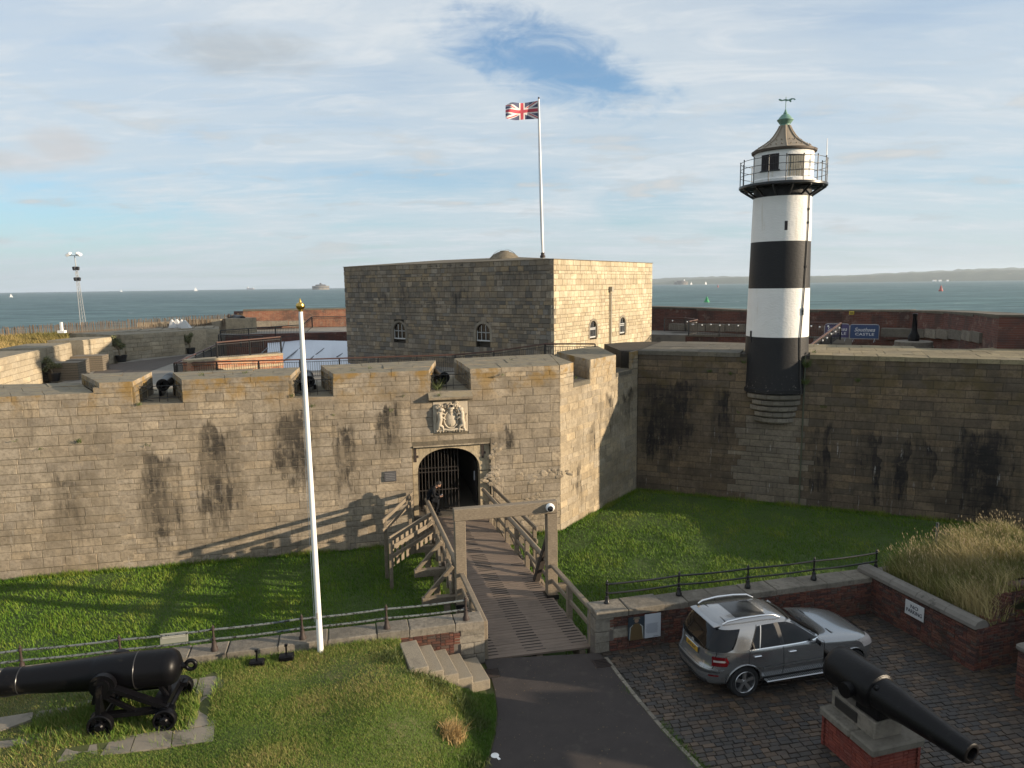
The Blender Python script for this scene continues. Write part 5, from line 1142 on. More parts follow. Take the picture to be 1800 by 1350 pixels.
for zz_ in (.835, .71):
    for sx in (-1, 1): part('floodlight', lambda m: m.bbox((-.03 * mh * zz_ + sx * .15 + .05, -.12, mh * zz_), (.25, .18, .30), .04, Matrix.Rotation(sx * .15, 3, 'Y')), MT['lamp_dark'], mast)
p = at_d(109, 583, 62); mm = MB(); mm.beam((0, 0, 0), (0, 0, .75), .14, .14); mm.box((0, 0, .05), (.5, .3, .18)); tag(mm.build('marker_post', MT['white_paint'], None, (p.x, p.y, p.z - .05)), 'short white marker post on the far left wall beside the mast', 'post')
# ------------------------------------------------------------------ railings
MT['dark_rail'] = paint_mat('dark_rail', (0.02, 0.019, 0.019), .5)
def railing(name, label, pts, h, group=None, top=None, posts=2.4, bal=.13, topr=.05):
    c = sum(pts, Vector()) / len(pts); c = Vector((c.x, c.y, c.z - h)); r = thing(name, label, 'railing', c, 0, group)
    mm = MB()
    for a, b in zip(pts, pts[1:]): mm.beam(a - c, b - c, topr * 2.2, topr * 1.5, bev=.012)
    mm.build('handrail', top or MT['rail_rust'], r)
    mm = MB()
    for a, b in zip(pts, pts[1:]):
        L = (b - a).length; n = max(1, int(L / bal)); dn = Vector((0, 0, h))
        mm.beam(a - dn * .93 - c, b - dn * .93 - c, .03, .035); mm.beam(a - dn * .14 - c, b - dn * .14 - c, .03, .03)
        for i in range(n): 
            q = a.lerp(b, (i + .5) / n) - c; mm.tube([q - dn * .93, q - dn * .14], .011, 4, cap=False)
    mm.build('balusters', MT['dark_rail'], r)['kind'] = 'stuff'
    for a, b in zip(pts, pts[1:]):
        L = (b - a).length; n = max(1, round(L / posts))
        for i in range(n + (1 if b is pts[-1] else 0)):
            q = a.lerp(b, i / n) - c; mm = MB(); mm.beam(q - Vector((0, 0, h)), q, .075, .075); mm.build('railing_post', MT['dark_rail'], r)
    return r
railing('rampart_railing', 'long rust-brown handrail with black balusters behind the gate wall merlons', [at(306, 638, 5.35), at(527, 632, 5.37), at(800, 623.5, 5.45), at(868, 617.5, 5.75), at(958, 604.5, 6.3), at(1046, 604.5, 6.32)], 1.08)
railing('rampart_railing', 'railing running away from the bastion floor to the court corner', [at(310, 637, 5.35), at(393, 600, 5.42)], 1.08)
railing('rampart_railing', 'short railing with brown handrail over the red brick court wall', [at_d(380, 602, 45.8), at_d(493, 592, 47)], 1.0)
railing('rampart_railing', 'black railing in front of the far left cannon', [at(387, 581, 6.2), at(530, 571, 6.4)], 1.0, top=MT['dark_rail'])
railing('rampart_railing', 'dark railing in shade against the far brick wall left of the keep', [at_d(532, 571, 68.3), at_d(548, 557, 68.6), at_d(612, 557, 67.6)], 1.0, top=MT['dark_rail'])
railing('rampart_railing', 'middle black railing between the brick court wall and the far cannon', [at(384, 588.5, 6.0), at(462, 590.5, 6.0)], .9, top=MT['dark_rail'])
# court wall of orange brick below the short railing
MT['far_brick_o'] = far_brick_mat('far_brick_o', (0.36, 0.125, 0.06), (0.44, 0.25, 0.14), (0.40, 0.34, 0.26))
A, B = at_d(330, 634, 45), at_d(497, 619, 47); fc = Face((A.x, A.y), (B.x - A.x, B.y - A.y)); cw = thing('court_wall', 'sunlit red brick court wall with white stone bands left of the marquee roof', 'wall', A)
mm = MB(); mm.prism(V2([A, B, B - fc.n * 1.0, A - fc.n * 1.0]), 1.5, A.z - .12); apart(cw, A, 'brickwork', mm, MT['far_brick_o'])
for dz in (-.12, -.75):
    mm = MB(); mm.prism(V2([A + fc.n * .05, B + fc.n * .05, B - fc.n * .9, A - fc.n * .9]), A.z + dz, A.z + dz + .14); apart(cw, A, 'stone_band', mm, MT['pale_stone'])
# marquee roof in the court
mq = thing('marquee', 'white marquee roof in the courtyard beside the keep', 'marquee', at(550, 620, 4.3)); mo = at(550, 620, 4.3)
MT['canvas'] = simple('canvas', (0.62, 0.66, 0.72), .6, var=.03, vs=.5); MT['seam'] = simple('seam', (.16, .17, .19), .7)
c4 = [at(470, 660, 3.6), at(640, 660, 3.6), at(640, 600, 4.9), at(470, 596, 4.9)]
def mqp(s, t_): 
    v = c4[0].lerp(c4[1], s).lerp(c4[3].lerp(c4[2], s), t_); return v + Vector((0, 0, -.10 * abs(math.sin(s * 6 * math.pi / 1.0)) * math.sin(t_ * math.pi)))
V = [mqp(i / 60, j / 12) - mo for j in range(13) for i in range(61)]; mm = MB(); mm.add(V, [(j * 61 + i, j * 61 + i + 1, (j + 1) * 61 + i + 1, (j + 1) * 61 + i) for j in range(12) for i in range(60)], 0, True)
mm.prism(V2([c4[0] - mo, c4[1] - mo, c4[2] - mo, c4[3] - mo]), [c4[i].z - mo.z - .9 for i in range(4)], [c4[i].z - mo.z - .25 for i in range(4)], top=False); mm.build('roof', MT['canvas'], mq)
for (x0, y0), (x1, y1) in (((495, 620), (501, 596.8)), ((496, 637), (546, 598)), ((545, 632), (588, 599)), ((592, 628), (640, 600)), ((440, 640), (470, 612))):
    p0 = ray(x0, y0); 
    def hit(x_, y_):
        n_ = (c4[1] - c4[0]).cross(c4[3] - c4[0]); r_ = ray(x_, y_); return CAMP + r_ * ((c4[0] - CAMP).dot(n_) / r_.dot(n_))
    mm = MB(); a, b = hit(x0, y0) - mo, hit(x1, y1) - mo; mm.beam(a + Vector((0, 0, .03)), b + Vector((0, 0, .03)), .09, .05); mm.build('seam', MT['seam'], mq)
# ------------------------------------------------------------------ small guns in the embrasures
def barrel(mb, L, rb, rm, axis, bore=True, ring=True):
    pr = [(0, -.22 * rb), (rb * .25, -.2 * rb), (rb * .30, 0), (rb * .22, .15 * rb), (rb * .4, .3 * rb), (rb * .95, .55 * rb), (rb, .7 * rb), (rb, L * .30), (rb * .97, L * .31), (rb * .90, L * .55), (rm * 1.02, L * .88), (rm, L * .93), (rm * 1.12, L * .95), (rm * 1.15, L * .99), (rm * 1.08, L), (rm * .55, L), (rm * .5, L * .98), (rm * .5, L * .8), (0, L * .8)]
    mb.lathe(pr, 24, axis)
def axis_m(p, d, up=Vector((0, 0, 1))):
    d = Vector(d).normalized(); x = up.cross(d).normalized(); y = d.cross(x); Mx = Matrix((x, y, d)).transposed().to_4x4(); Mx.translation = Vector(p); return Mx
def small_gun(px_, py_, label, ang=.0):
    p = at_d(px_, py_, math.hypot(*FW.p(FW.uz(px_, 690)[0], 0, -1.3)[:2])); d = Vector((FW.n.x, FW.n.y, 0)); d = Matrix.Rotation(ang, 3, 'Z') @ d
    g = thing('rampart_gun', label, 'cannon', (p.x, p.y, ZFL), 0, 'small guns in the embrasures'); h = p.z - ZFL
    mm = MB(); barrel(mm, 2.4, .26, .215, axis_m(-d * 2.4 + Vector((0, 0, h)), d)); mm.build('barrel', MT['gun_black'], g)
    sx = Vector((-d.y, d.x, 0))
    for s in (-1, 1):
        mm = MB(); R = Matrix((d, sx, Vector((0, 0, 1)))).transposed(); mm.bbox(-d * 1.75 + sx * s * .28 + Vector((0, 0, h * .45 + .08)), (1.3, .1, h * .62), .02, R); mm.build('carriage_cheek', MT['gun_black'], g)
    for k in (-1.3, -2.2):
        for s in (-1, 1): mm = MB(); mm.lathe([(0, -.05), (.2, -.05), (.2, .05), (0, .05)], 14, axis_m(d * k + sx * s * .42 + Vector((0, 0, .2)), sx)); mm.build('wheel', MT['gun_black'], g)
for x_, y_, lb in ((286, 677, 'small black gun in the leftmost embrasure of the gate wall'), (543, 671, 'small black gun behind the tall white pole in the middle embrasure'), (781, 664, 'small grey-black gun in the embrasure above the carved arms')): small_gun(x_, y_, lb, .10)
# black bars across the embrasures
for i, (a, b) in enumerate(EMB):
    g = thing('embrasure_guard', ['black guard bars across the leftmost embrasure', 'black guard bars across the middle embrasure by the white pole', 'black guard bars across the embrasure above the gate'][i], 'guard rail', FW.p((a + b) / 2, ZS), 0, 'guard bars in the embrasures'); go_ = FW.p((a + b) / 2, ZS)
    for h in (.16, .62):
        mm = MB(); mm.tube([FW.p(a + .30, ZS + h, -.55) - go_, FW.p(b - .06, ZS + h, -.55) - go_], .017, 5); mm.tube([FW.p(a + .10, ZS + h, -.55) - go_, FW.p(a + .30, ZS + h, -.55) - go_], .017, 5); mm.tube([FW.p(a + .16, ZS + h, -.55) - go_, FW.p(a + .55, ZS + h - .26, -1.2) - go_], .015, 5); mm.build('guard_bar', MT['dark_rail'], g)
    for k in (.45, .62): mm = MB(); u = a + (b - a) * k; mm.tube([FW.p(u, ZS, -.57) - go_, FW.p(u, ZS + .62, -.57) - go_], .012, 5); mm.build('guard_stay', MT['dark_rail'], g)
# ------------------------------------------------------------------ potted olives and wicker boxes
MT['pot'] = simple('pot', (0.022, 0.021, 0.022), .5); MT['olive_leaf'] = simple('olive_leaf', (0.20, 0.205, 0.09), .6, var=.35, vs=14); MT['olive_bark'] = simple('olive_bark', (0.27, 0.215, 0.14), .9, var=.3, vs=12, bmp=.5)
def olive(px_, py_, crown_px, rad_px, label, seed, pot_r=.30, dz=0.0):
    p = at(px_, py_, ZFL); sc = p.length and (Vector(p) - CAMP).dot(_f) / F; H = (py_ - crown_px[1]) * sc * 1.02; R = rad_px * sc; offx = (crown_px[0] - px_) * sc; rr = random.Random(seed)
    t = thing('potted_olive', label, 'olive tree', p, 0, 'potted olive trees on the bastion')
    part('pot', lambda m: m.lathe([(0, 0), (pot_r * .78, 0), (pot_r, .42), (pot_r * 1.06, .43), (pot_r * 1.06, .50), (pot_r * .94, .50), (pot_r * .9, .42), (0, .42)], 18), MT['pot'], t)
    tr = MB(); tr.tube([(0, 0, .35), (offx * .3, 0, H * .35), (offx * .8, .05, H * .62), (offx, 0, H * .8)], [.095, .075, .055, .03], 7)
    for k in range(7): a = rr.uniform(0, 6.28); tr.tube([(offx * .85, 0, H * .66), (offx + R * .6 * math.cos(a), R * .6 * math.sin(a), H + R * rr.uniform(-.4, .6))], [.03, .01], 5)
    tr.build('trunk', MT['olive_bark'], t)
    n = 1500; r2 = np.random.default_rng(seed); d_ = r2.normal(0, 1, (n, 3)); d_ /= np.linalg.norm(d_, axis=1)[:, None]; clump = r2.normal(0, .55, (16, 3)); idx = r2.integers(0, 16, n)
    P = clump[idx] * R * .75 + d_ * (r2.uniform(.05, .45, n) * R)[:, None]; P[:, 2] *= .95; P += np.array([offx, 0, H]); P[:, 2] = np.maximum(P[:, 2], H * .5)
    u = r2.normal(0, 1, (n, 3)); u /= np.linalg.norm(u, axis=1)[:, None]; v_ = np.cross(u, r2.normal(0, 1, (n, 3))); v_ /= np.linalg.norm(v_, axis=1)[:, None]; L = r2.uniform(.06, .12, n)[:, None]
    V = np.stack([P - u * L, P + v_ * L * .3, P + u * L, P - v_ * L * .3], 1).reshape(-1, 3); me = np_mesh('crown', V, np.arange(n * 4).reshape(n, 4), MT['olive_leaf']); o = bpy.data.objects.new('crown', me); COL.objects.link(o); o.parent = t
olive(95, 670, (91, 641), 11, 'larger potted olive in front of the wicker boxes', 1, .36)
olive(84, 669, (80, 640), 8, 'small potted olive close behind the larger one by the wicker boxes', 2, .22)
olive(17, 684, (14, 656), 12, 'potted olive at the far left edge of the picture', 3)
olive(133, 641, (133, 621), 8.5, 'dark potted olive in the shaded embrasure behind the wicker boxes', 4)
olive(214, 636, (209, 606), 10, 'potted olive before the third embrasure of the pale parapet', 5, .38)
olive(336, 622, (333, 595), 9, 'potted olive before the embrasure beside the railing', 6, .34)
MT['wicker'] = simple('wicker', (0.20, 0.165, 0.12), .85, var=.3, vs=18)
def crate(px_, py_, sx, sy, h, rz, label):
    p = at(px_, py_, ZFL); t = thing('slatted_box', label, 'wooden box', p, rz, 'slatted boxes on the bastion')
    part('box_body', lambda m: m.box((0, 0, h / 2), (sx - .04, sy - .04, h - .02)), MT['dark_void'], t)
    for k in range(7):
        z = h * (k + .5) / 7
        for s in (-1, 1): part('slat', lambda m: m.box((0, s * sy / 2, z), (sx, .02, h / 7 * .86)), MT['wicker'], t); part('slat', lambda m: m.box((s * sx / 2, 0, z), (.02, sy - .04, h / 7 * .86)), MT['wicker'], t)
    part('lid', lambda m: m.bbox((0, 0, h + .02), (sx + .03, sy + .03, .04), .01), MT['wicker'], t)
crate(113, 667, 2.1, 1.2, 1.02, .18, 'nearest slatted wooden box by the potted olives'); crate(139, 661, 1.0, 1.1, 1.02, .30, 'small slatted box between the two larger boxes'); crate(160, 651, 1.9, 1.3, .98, .22, 'shaded slatted box farther along the bastion')
# ------------------------------------------------------------------ south terrace, brick sea parapets
ZP = 5.5
MT['far_brick'] = far_brick_mat('far_brick', (0.145, 0.045, 0.03), (0.20, 0.075, 0.05), (0.16, 0.13, 0.11))
MT['far_brick_sun'] = MT['far_brick']
mm = MB(); pf = [at(1205, 589, ZP), at(1310, 590, ZP), at(1430, 592, ZP), at(1560, 595, ZP), at(1742, 597, ZP)]
pb = [at_d(1770, 560, 52), at_d(1640, 560, 62), at_d(1440, 560, 66), at_d(1140, 560, 70), at_d(1130, 560, 58)]
mm.prism(V2(pf + pb), 1.5, ZP); tag(mm.build('south_terrace', MT['paving']), kind='structure')
wl = thing('terrace_wall', 'red brick retaining wall under the railing between keep and lighthouse', 'wall', pf[0])
for a, b in zip(pf[:2], pf[1:3]):
    fc = Face((a.x, a.y), (b.x - a.x, b.y - a.y)); mm = MB(); mm.prism(V2([a + fc.n * .02, b + fc.n * .02, b - fc.n * .3, a - fc.n * .3]), 2.0, ZP - .1); apart(wl, pf[0], 'brickwork', mm, MT['far_brick'])
    mm = MB(); mm.prism(V2([a + fc.n * .06, b + fc.n * .06, b - fc.n * .4, a - fc.n * .4]), ZP - .1, ZP + .02); apart(wl, pf[0], 'stone_band', mm, MT['coping'])
for k in range(3):
    a, b = pf[2], pf[4]; fc = Face((a.x, a.y), (b.x - a.x, b.y - a.y)); mm = MB(); o_ = .45 * (k + .5)
    mm.prism(V2([a + fc.n * o_, b + fc.n * o_, b - fc.n * .2, a - fc.n * .2]), 2, ZP - .02 - .38 * (k + 1)); tag(mm.build('terrace_step', simple('step_stone', (.20, .18, .15), .9, var=.25, vs=1.5)), kind='structure')
for k in range(6):
    mm = MB(); a, b = at(1141, 578 + 4.4 * k, ZP + .05 - .20 * k), at(1200, 578.5 + 4.4 * k, ZP + .05 - .20 * k); fc = Face((a.x, a.y), (b.x - a.x, b.y - a.y)); mm.prism(V2([a, b, b - fc.n * 2.2, a - fc.n * 2.2]), 2, ZP + .05 - .2 * k); tag(mm.build('terrace_stair', MT['dark_floor']), kind='structure')
def parapet(name, label, top, thick, zb, mat, cop=None):
    pts = [at_d(*q[:2], q[2]) for q in top]; c = pts[0]; t = thing(name, label, 'wall', (c.x, c.y, zb)); cc = Vector((c.x, c.y, zb)); zt = sum(p.z for p in pts) / len(pts)
    for a, b in zip(pts, pts[1:]):
        fc = Face((a.x, a.y), (b.x - a.x, b.y - a.y)); mm = MB(); mm.prism(V2([a, b, b - fc.n * thick, a - fc.n * thick]), zb, [a.z - .09, b.z - .09, b.z - .09, a.z - .09]); apart(t, cc, 'brickwork', mm, far_brick_mat('brick_' + name, *mat, face=fc))
        mm = MB(); mm.prism(V2([a + fc.n * .04, b + fc.n * .04, b - fc.n * (thick + .04), a - fc.n * (thick + .04)]), [min(a.z, b.z) - .11] * 4, [a.z, b.z, b.z, a.z]); apart(t, cc, 'coping', mm, cop or MT['slab_top'])
    return t, pts
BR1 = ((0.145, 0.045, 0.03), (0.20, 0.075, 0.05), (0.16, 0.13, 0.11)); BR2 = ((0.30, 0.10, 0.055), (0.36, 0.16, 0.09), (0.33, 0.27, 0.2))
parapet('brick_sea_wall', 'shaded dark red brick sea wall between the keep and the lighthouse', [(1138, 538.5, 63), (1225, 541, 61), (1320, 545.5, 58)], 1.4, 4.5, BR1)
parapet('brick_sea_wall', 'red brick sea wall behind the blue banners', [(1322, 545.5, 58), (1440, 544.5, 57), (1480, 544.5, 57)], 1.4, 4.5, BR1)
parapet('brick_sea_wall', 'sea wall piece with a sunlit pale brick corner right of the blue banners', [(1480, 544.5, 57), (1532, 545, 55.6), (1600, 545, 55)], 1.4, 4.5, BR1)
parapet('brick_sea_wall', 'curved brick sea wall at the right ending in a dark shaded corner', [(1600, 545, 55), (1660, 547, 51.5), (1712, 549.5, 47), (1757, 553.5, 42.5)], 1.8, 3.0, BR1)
parapet('brick_sea_wall', 'orange-topped brick wall at the far right edge', [(1757, 557, 47), (1860, 574, 42)], 3.2, 3.0, ((.16, .07, .05), (.21, .11, .08), (.2, .17, .14)), simple('sunny_brick_top', (.36, .17, .075), .9, var=.25, vs=3))  # coping colour carries the sunlight on this wall top
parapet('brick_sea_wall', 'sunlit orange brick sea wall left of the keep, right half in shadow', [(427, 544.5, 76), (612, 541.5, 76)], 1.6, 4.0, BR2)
mm = MB(); A, B = at_d(411, 549, 77.5), at_d(427, 545, 76); fc = Face((A.x, A.y), (B.x - A.x, B.y - A.y)); mm.prism(V2([A, B, B - fc.n * 1.5, A - fc.n * 1.5]), 4, A.z + .1); tag(mm.build('wall_end', MT['far_brick']), 'dark shaded end of the far left brick sea wall', 'wall')
mm = MB(); mm.prism(V2([at_d(360, 560, 68), at_d(612, 560, 67), at_d(612, 560, 80), at_d(340, 560, 80)]), 1.5, 5.5); tag(mm.build('east_terrace', MT['paving']), kind='structure')
A, B = at_d(397, 600, 67.5), at_d(612, 597, 66.5); mm = MB(); fc = Face((A.x, A.y), (B.x - A.x, B.y - A.y)); mm.prism(V2([A, B, B - fc.n * .5, A - fc.n * .5]), 1, 5.51); tag(mm.build('terrace_wall', MT['far_brick']), 'dark brick retaining wall behind the marquee roof', 'wall')
def bench(label, pts, name='stone_bench'):
    P_ = [at_d(*q) for q in pts]; t = thing(name, label, 'bench', P_[0]); o_ = P_[0]
    for a, b in zip(P_, P_[1:]):
        fc = Face((a.x, a.y), (b.x - a.x, b.y - a.y)); n = max(1, int((b - a).length / 1.6))
        for i in range(n): 
            p, q = a.lerp(b, i / n + .006), a.lerp(b, (i + 1) / n - .006); mm = MB(); mm.prism(V2([p, q, q - fc.n * .6, p - fc.n * .6]), p.z - .55, p.z); apart(t, o_, 'bench_stone', mm, MT['coping'])
bench('sunlit long stone bench against the orange brick wall', [(445, 565, 74), (537, 564, 74)])
bench('curved stone bench along the brick wall at the right', [(1548, 577, 53.5), (1625, 577.5, 53), (1690, 579.5, 48.5), (1722, 583.5, 45)])
bench('stone bench behind the railing between keep and lighthouse', [(1175, 569, 60), (1310, 570, 57)])
# rails with festoon bulbs
def bulbs(r, pts, n, parent_c):
    for i in range(n):
        k = (i + .5) / n * (len(pts) - 1); j = int(k); q = pts[j].lerp(pts[j + 1], k - j) - parent_c + Vector((0, -.08, -.22 - .05 * (i % 2))); mm = MB(); mm.sphere(q, .06, 8, 5); mm.build('festoon_bulb', MT['lamp_white'], r)
R1 = [at_d(1211, 564.5, 55), at_d(1322, 566, 53)]; r = railing('terrace_railing', 'dark brown terrace railing with white bulbs left of the lighthouse', R1, 1.08, top=MT['rail_rust']); bulbs(r, R1, 7, Vector(r.location))
R2 = [at_d(1418, 567, 50), at_d(1478, 567.5, 49.5)]; r = railing('terrace_railing', 'railing end with white bulbs right of the lighthouse', R2, 1.08); bulbs(r, R2, 4, Vector(r.location))
R3 = [at_d(1478, 567.5, 49.5), at_d(1424, 607, 42.5)]; r = railing('terrace_railing', 'sloping stair railing with white bulbs coming towards the lighthouse', R3, .9); bulbs(r, R3, 7, Vector(r.location))
R4 = [at_d(1168, 558.5, 57.5), at_d(1205, 559, 57), at_d(1226, 562, 55.5), at_d(1211, 565, 54.5)]; r = railing('terrace_railing', 'curved railing at the head of the terrace stairs by the keep', R4, 1.05); bulbs(r, R4, 4, Vector(r.location))
# barrier banners
MT['banner_blue'] = simple('banner_blue', (0.045, 0.085, 0.20), .6, var=.08); MT['banner_purple'] = simple('banner_purple', (0.105, 0.09, 0.22), .6, var=.1); MT['galv2'] = simple('galv2', (.55, .57, .58), .4, .5)
def text_mesh(s, size, mat, name='lettering', shear=0.0, ext=.004, xs=1.0, align='CENTER'):
    cu = bpy.data.curves.new(name, 'FONT'); cu.body = s; cu.size = size; cu.align_x = align; cu.align_y = 'CENTER'; cu.extrude = ext; cu.shear = shear; cu.resolution_u = 2
    o = bpy.data.objects.new(name, cu); COL.objects.link(o); dg = bpy.context.evaluated_depsgraph_get(); me = bpy.data.meshes.new_from_object(o.evaluated_get(dg)); bpy.data.objects.remove(o); bpy.data.curves.remove(cu)
    for v in me.vertices: v.co.x *= xs
    me.materials.clear(); me.materials.append(mat); return me
def put_text(s, size, mat, parent, loc, rot, name='lettering', **kw):
    o = bpy.data.objects.new(name, text_mesh(s, size, mat, name, **kw)); COL.objects.link(o); o.parent = parent; o.location = loc; o.rotation_euler = rot; return o
def barrier(x0, x1, y, d, label, mat, txt):
    a, b = at_d(x0, y, d), at_d(x1, y, d); c = (a + b) / 2; L = (b - a).length; ang = math.atan2(b.y - a.y, b.x - a.x); t = thing('crowd_barrier', label, 'barrier', (c.x, c.y, ZP), ang, 'banner barriers on the terrace'); h = 1.16; r_ = .16
    fr = [(-L / 2, 0, .2), (-L / 2, 0, h - r_), (-L / 2 + r_ * .3, 0, h - r_ * .3), (-L / 2 + r_, 0, h), (L / 2 - r_, 0, h), (L / 2 - r_ * .3, 0, h - r_ * .3), (L / 2, 0, h - r_), (L / 2, 0, .2), (-L / 2, 0, .2)]
    part('frame', lambda m: m.tube(fr, .022, 6), MT['galv2'], t)
    for s in (-1, 1): part('foot', lambda m: (m.tube([(s * L * .36, 0, .25), (s * L * .36 - .05, -.32, 0)], .02, 5), m.tube([(s * L * .36, 0, .25), (s * L * .36 + .05, .32, 0)], .02, 5)), MT['galv2'], t)
    bn = part('banner', lambda m: m.bbox((0, -.025, .68), (L - .06, .012, .88), .004), mat, t)
    part('bar_shadow', lambda m: [m.tube([(-L / 2 + L * (i + .5) / 14, .01, .22), (-L / 2 + L * (i + .5) / 14, .01, h)], .009, 4) for i in range(14)], MT['galv2'], t)  # galvanised uprights behind the banner
    put_text(txt[0], .36, MT['white_paint'], bn, (0, -.036, .80), (math.pi / 2, 0, 0), shear=.35, xs=.95); put_text(txt[1], .25, MT['white_paint'], bn, (.02, -.036, .50), (math.pi / 2, 0, 0), xs=1.35)
barrier(1493.5, 1545, 588, 52.8, 'right crowd barrier with a blue banner reading Southsea Castle', MT['banner_blue'], ('Southsea', 'CASTLE'))
barrier(1449, 1492.5, 587, 53.2, 'left crowd barrier with a purple-blue banner behind the railing end', MT['banner_purple'], ('Southsea', 'CASTLE'))
p = at_d(1497, 550, 56.2); mm = MB(); mm.bbox((0, 0, 0), (.36, .03, .24), .01); sg = mm.build('warning_sign', simple('sign_yellow', (.75, .55, .06), .5), None, p); tag(sg, 'small yellow sign on the brick sea wall above the blue banner', 'sign'); mm = MB(); [mm.box((0, -.02, z), (.24, .012, .02)) for z in (-.05, 0, .05)]; mm.build('sign_print', MT['lamp_dark'], sg)
p = at_d(1607, 583, 48.5); bl = thing('gun_bollard', 'black upended cannon bollard on a round stone base', 'bollard', (p.x, p.y, ZP))
part('stone_base', lambda m: m.lathe([(0, 0), (1.08, 0), (1.08, .16), (1.02, .18), (1.02, .42), (.98, .46), (0, .46)], 28), MT['coping'], bl)
part('gun_post', lambda m: m.lathe([(.30, .45), (.30, .75), (.20, .95), (.155, 1.15), (.12, 1.9), (.14, 1.95), (.15, 2.05), (.10, 2.1), (0, 2.1)], 18), MT['gun_black'], bl)
# far cannon on its carriage
p = at_d(421, 588, 71); d = (at_d(394, 588, 74.5) - p); d.z = 0; d.normalize(); g = thing('terrace_cannon', 'black cannon on the far left terrace pointing seaward through the parapet gap', 'cannon', (p.x, p.y, 5.5)); sx = Vector((-d.y, d.x, 0)); hh = 1.25
part('barrel', lambda m: barrel(m, 3.4, .30, .20, axis_m(-d * 1.2 + Vector((0, 0, hh)), d + Vector((0, 0, .06)))), MT['gun_black'], g)
for s in (-1, 1): part('carriage_cheek', lambda m: m.bbox(sx * s * .32 + Vector((0, 0, .75)) - d * .2, (1.7, .1, .8), .03, Matrix((d, sx, Vector((0, 0, 1)))).transposed()), MT['gun_black'], g)
for k in (-.8, .5):
    for s in (-1, 1): part('wheel', lambda m: m.lathe([(0, -.06), (.3, -.06), (.3, .06), (0, .06)], 16, axis_m(d * k + sx * s * .46 + Vector((0, 0, .3)), sx)), MT['gun_black'], g)
# ------------------------------------------------------------------ timber bridge
BD = Vector((-0.268, 0.9634, 0)); BE = Vector((0.979, 0.206, 0)).normalized(); B0 = Vector((0.65, 17.50, 0)); BANG = math.atan2(BE.y, BE.x)
def bp(s, t, z=0.0):   # s along the bridge from the near end, t across (right +), z
    w_ = 1.46 - .018 * s; return B0 + BD * s + BE * (t * w_) + Vector((0, 0, z))
BL = 11.75
bridge = thing('timber_bridge', 'weathered timber footbridge with railings crossing the grass moat to the gate', 'bridge', B0)
def bpart(name, m, mat, par=None): 
    m.v = [tuple(Vector(v) - B0) for v in m.v]; return m.build(name, mat, par or bridge)
pmb = MB(); pmb.bbox((0, 0, 0), (1, .148, .06), .006); pme = pmb.mesh('deck_plank', MT['deck']); rr = random.Random(2); n = int(BL / .158)
for i in range(n):
    s = .08 + i * .158; w_ = (1.46 - .018 * s) * 2; o = bpy.data.objects.new('deck_plank', pme); COL.objects.link(o); o.parent = bridge; o.location = bp(s, 0, -.03 + rr.uniform(-.004, .004)) - B0; o.rotation_euler = (rr.uniform(-.01, .01), 0, BANG + rr.uniform(-.003, .003)); o.scale = (w_ * rr.uniform(.985, 1.01), 1, 1)
# dark anti-slip strips set across the planks in three bands
MT['grip'] = simple('grip', (0.022, 0.018, 0.017), .9)
gmb = MB(); gmb.box((0, 0, 0), (1, .030, .012)); gme = gmb.mesh('grip_strip', MT['grip']); 
for i in range(n - 12):
    s = .16 + i * .158
    for t, wd_ in ((-.86, .36), (-.05, .52), (.80, .42)):
        if rr.random() < (.95 if s < 4.5 else .8 if t == -.05 else .35) and (s < 6.2 or t == -.05):
            o = bpy.data.objects.new('grip_strip', gme); COL.objects.link(o); o.parent = bridge; o.location = bp(s, t + rr.uniform(-.01, .01), .004) - B0; o.rotation_euler = (0, 0, BANG); o.scale = (wd_ * rr.uniform(.9, 1.05), rr.uniform(.6, 1.1), 1)
# beams below
for t in (-.8, 0, .8): m = MB(); m.beam(bp(0, t, -.24), bp(BL, t, -.24), .16, .3); bpart('girder', m, MT['oak'])
def post(s, t, z0, z1, w_=.13, name='railing_post', tilt=0):
    m = MB(); m.bbox(bp(s, t, (z0 + z1) / 2), (w_, w_, z1 - z0), .012, Matrix.Rotation(BANG, 3, 'Z')); return bpart(name, m, MT['oak'])
def rail(a, b, w_=.09, h=.13, name='rail', bev=.02): m = MB(); m.beam(a, b, w_, h, bev=bev); return bpart(name, m, MT['oak'])
# near sections
SF = 3.32                                  # the goal-post frame
for t in (-1, 1):
    for s in ((.08, 1.75) if t > 0 else (.08, 1.7)): post(s, t, -.35, .98 if s < 1 else .94, .16)
    rail(bp(.0, t * 1.0, 1.0), bp(SF - .1, t * 1.0, 1.02), .15, .10, 'handrail'); rail(bp(.0, t, .50), bp(SF - .1, t, .52), .07, .14)
# frame
fz = 3.02
for t in (-1, 1): post(SF, t * 1.01, -.4, fz - .36, .32, 'frame_post')
m = MB(); m.beam(bp(SF, -1.14, fz - .18), bp(SF, 1.14, fz - .16), .26, .37, bev=.02); bpart('frame_beam', m, MT['oak'])
m = MB(); m.beam(bp(SF + .15, .98, 1.75), bp(SF + 1.15, .93, .02), .20, .16, bev=.015); bpart('frame_brace', m, simple('tarred', (0.05, 0.038, 0.03), .9, var=.3, vs=6))  # right brace in a darker timber colour than the frame
m = MB(); m.beam(bp(SF + .15, -.98, 1.5), bp(SF + 1.1, -.96, .02), .16, .16, bev=.015); bpart('frame_brace', m, MT['oak'])
for t in (-1, 1): m = MB(); m.box(bp(SF, t * 1.0, .0), (.40, .40, .14), BANG); bpart('post_shoe', m, MT['black_iron'])
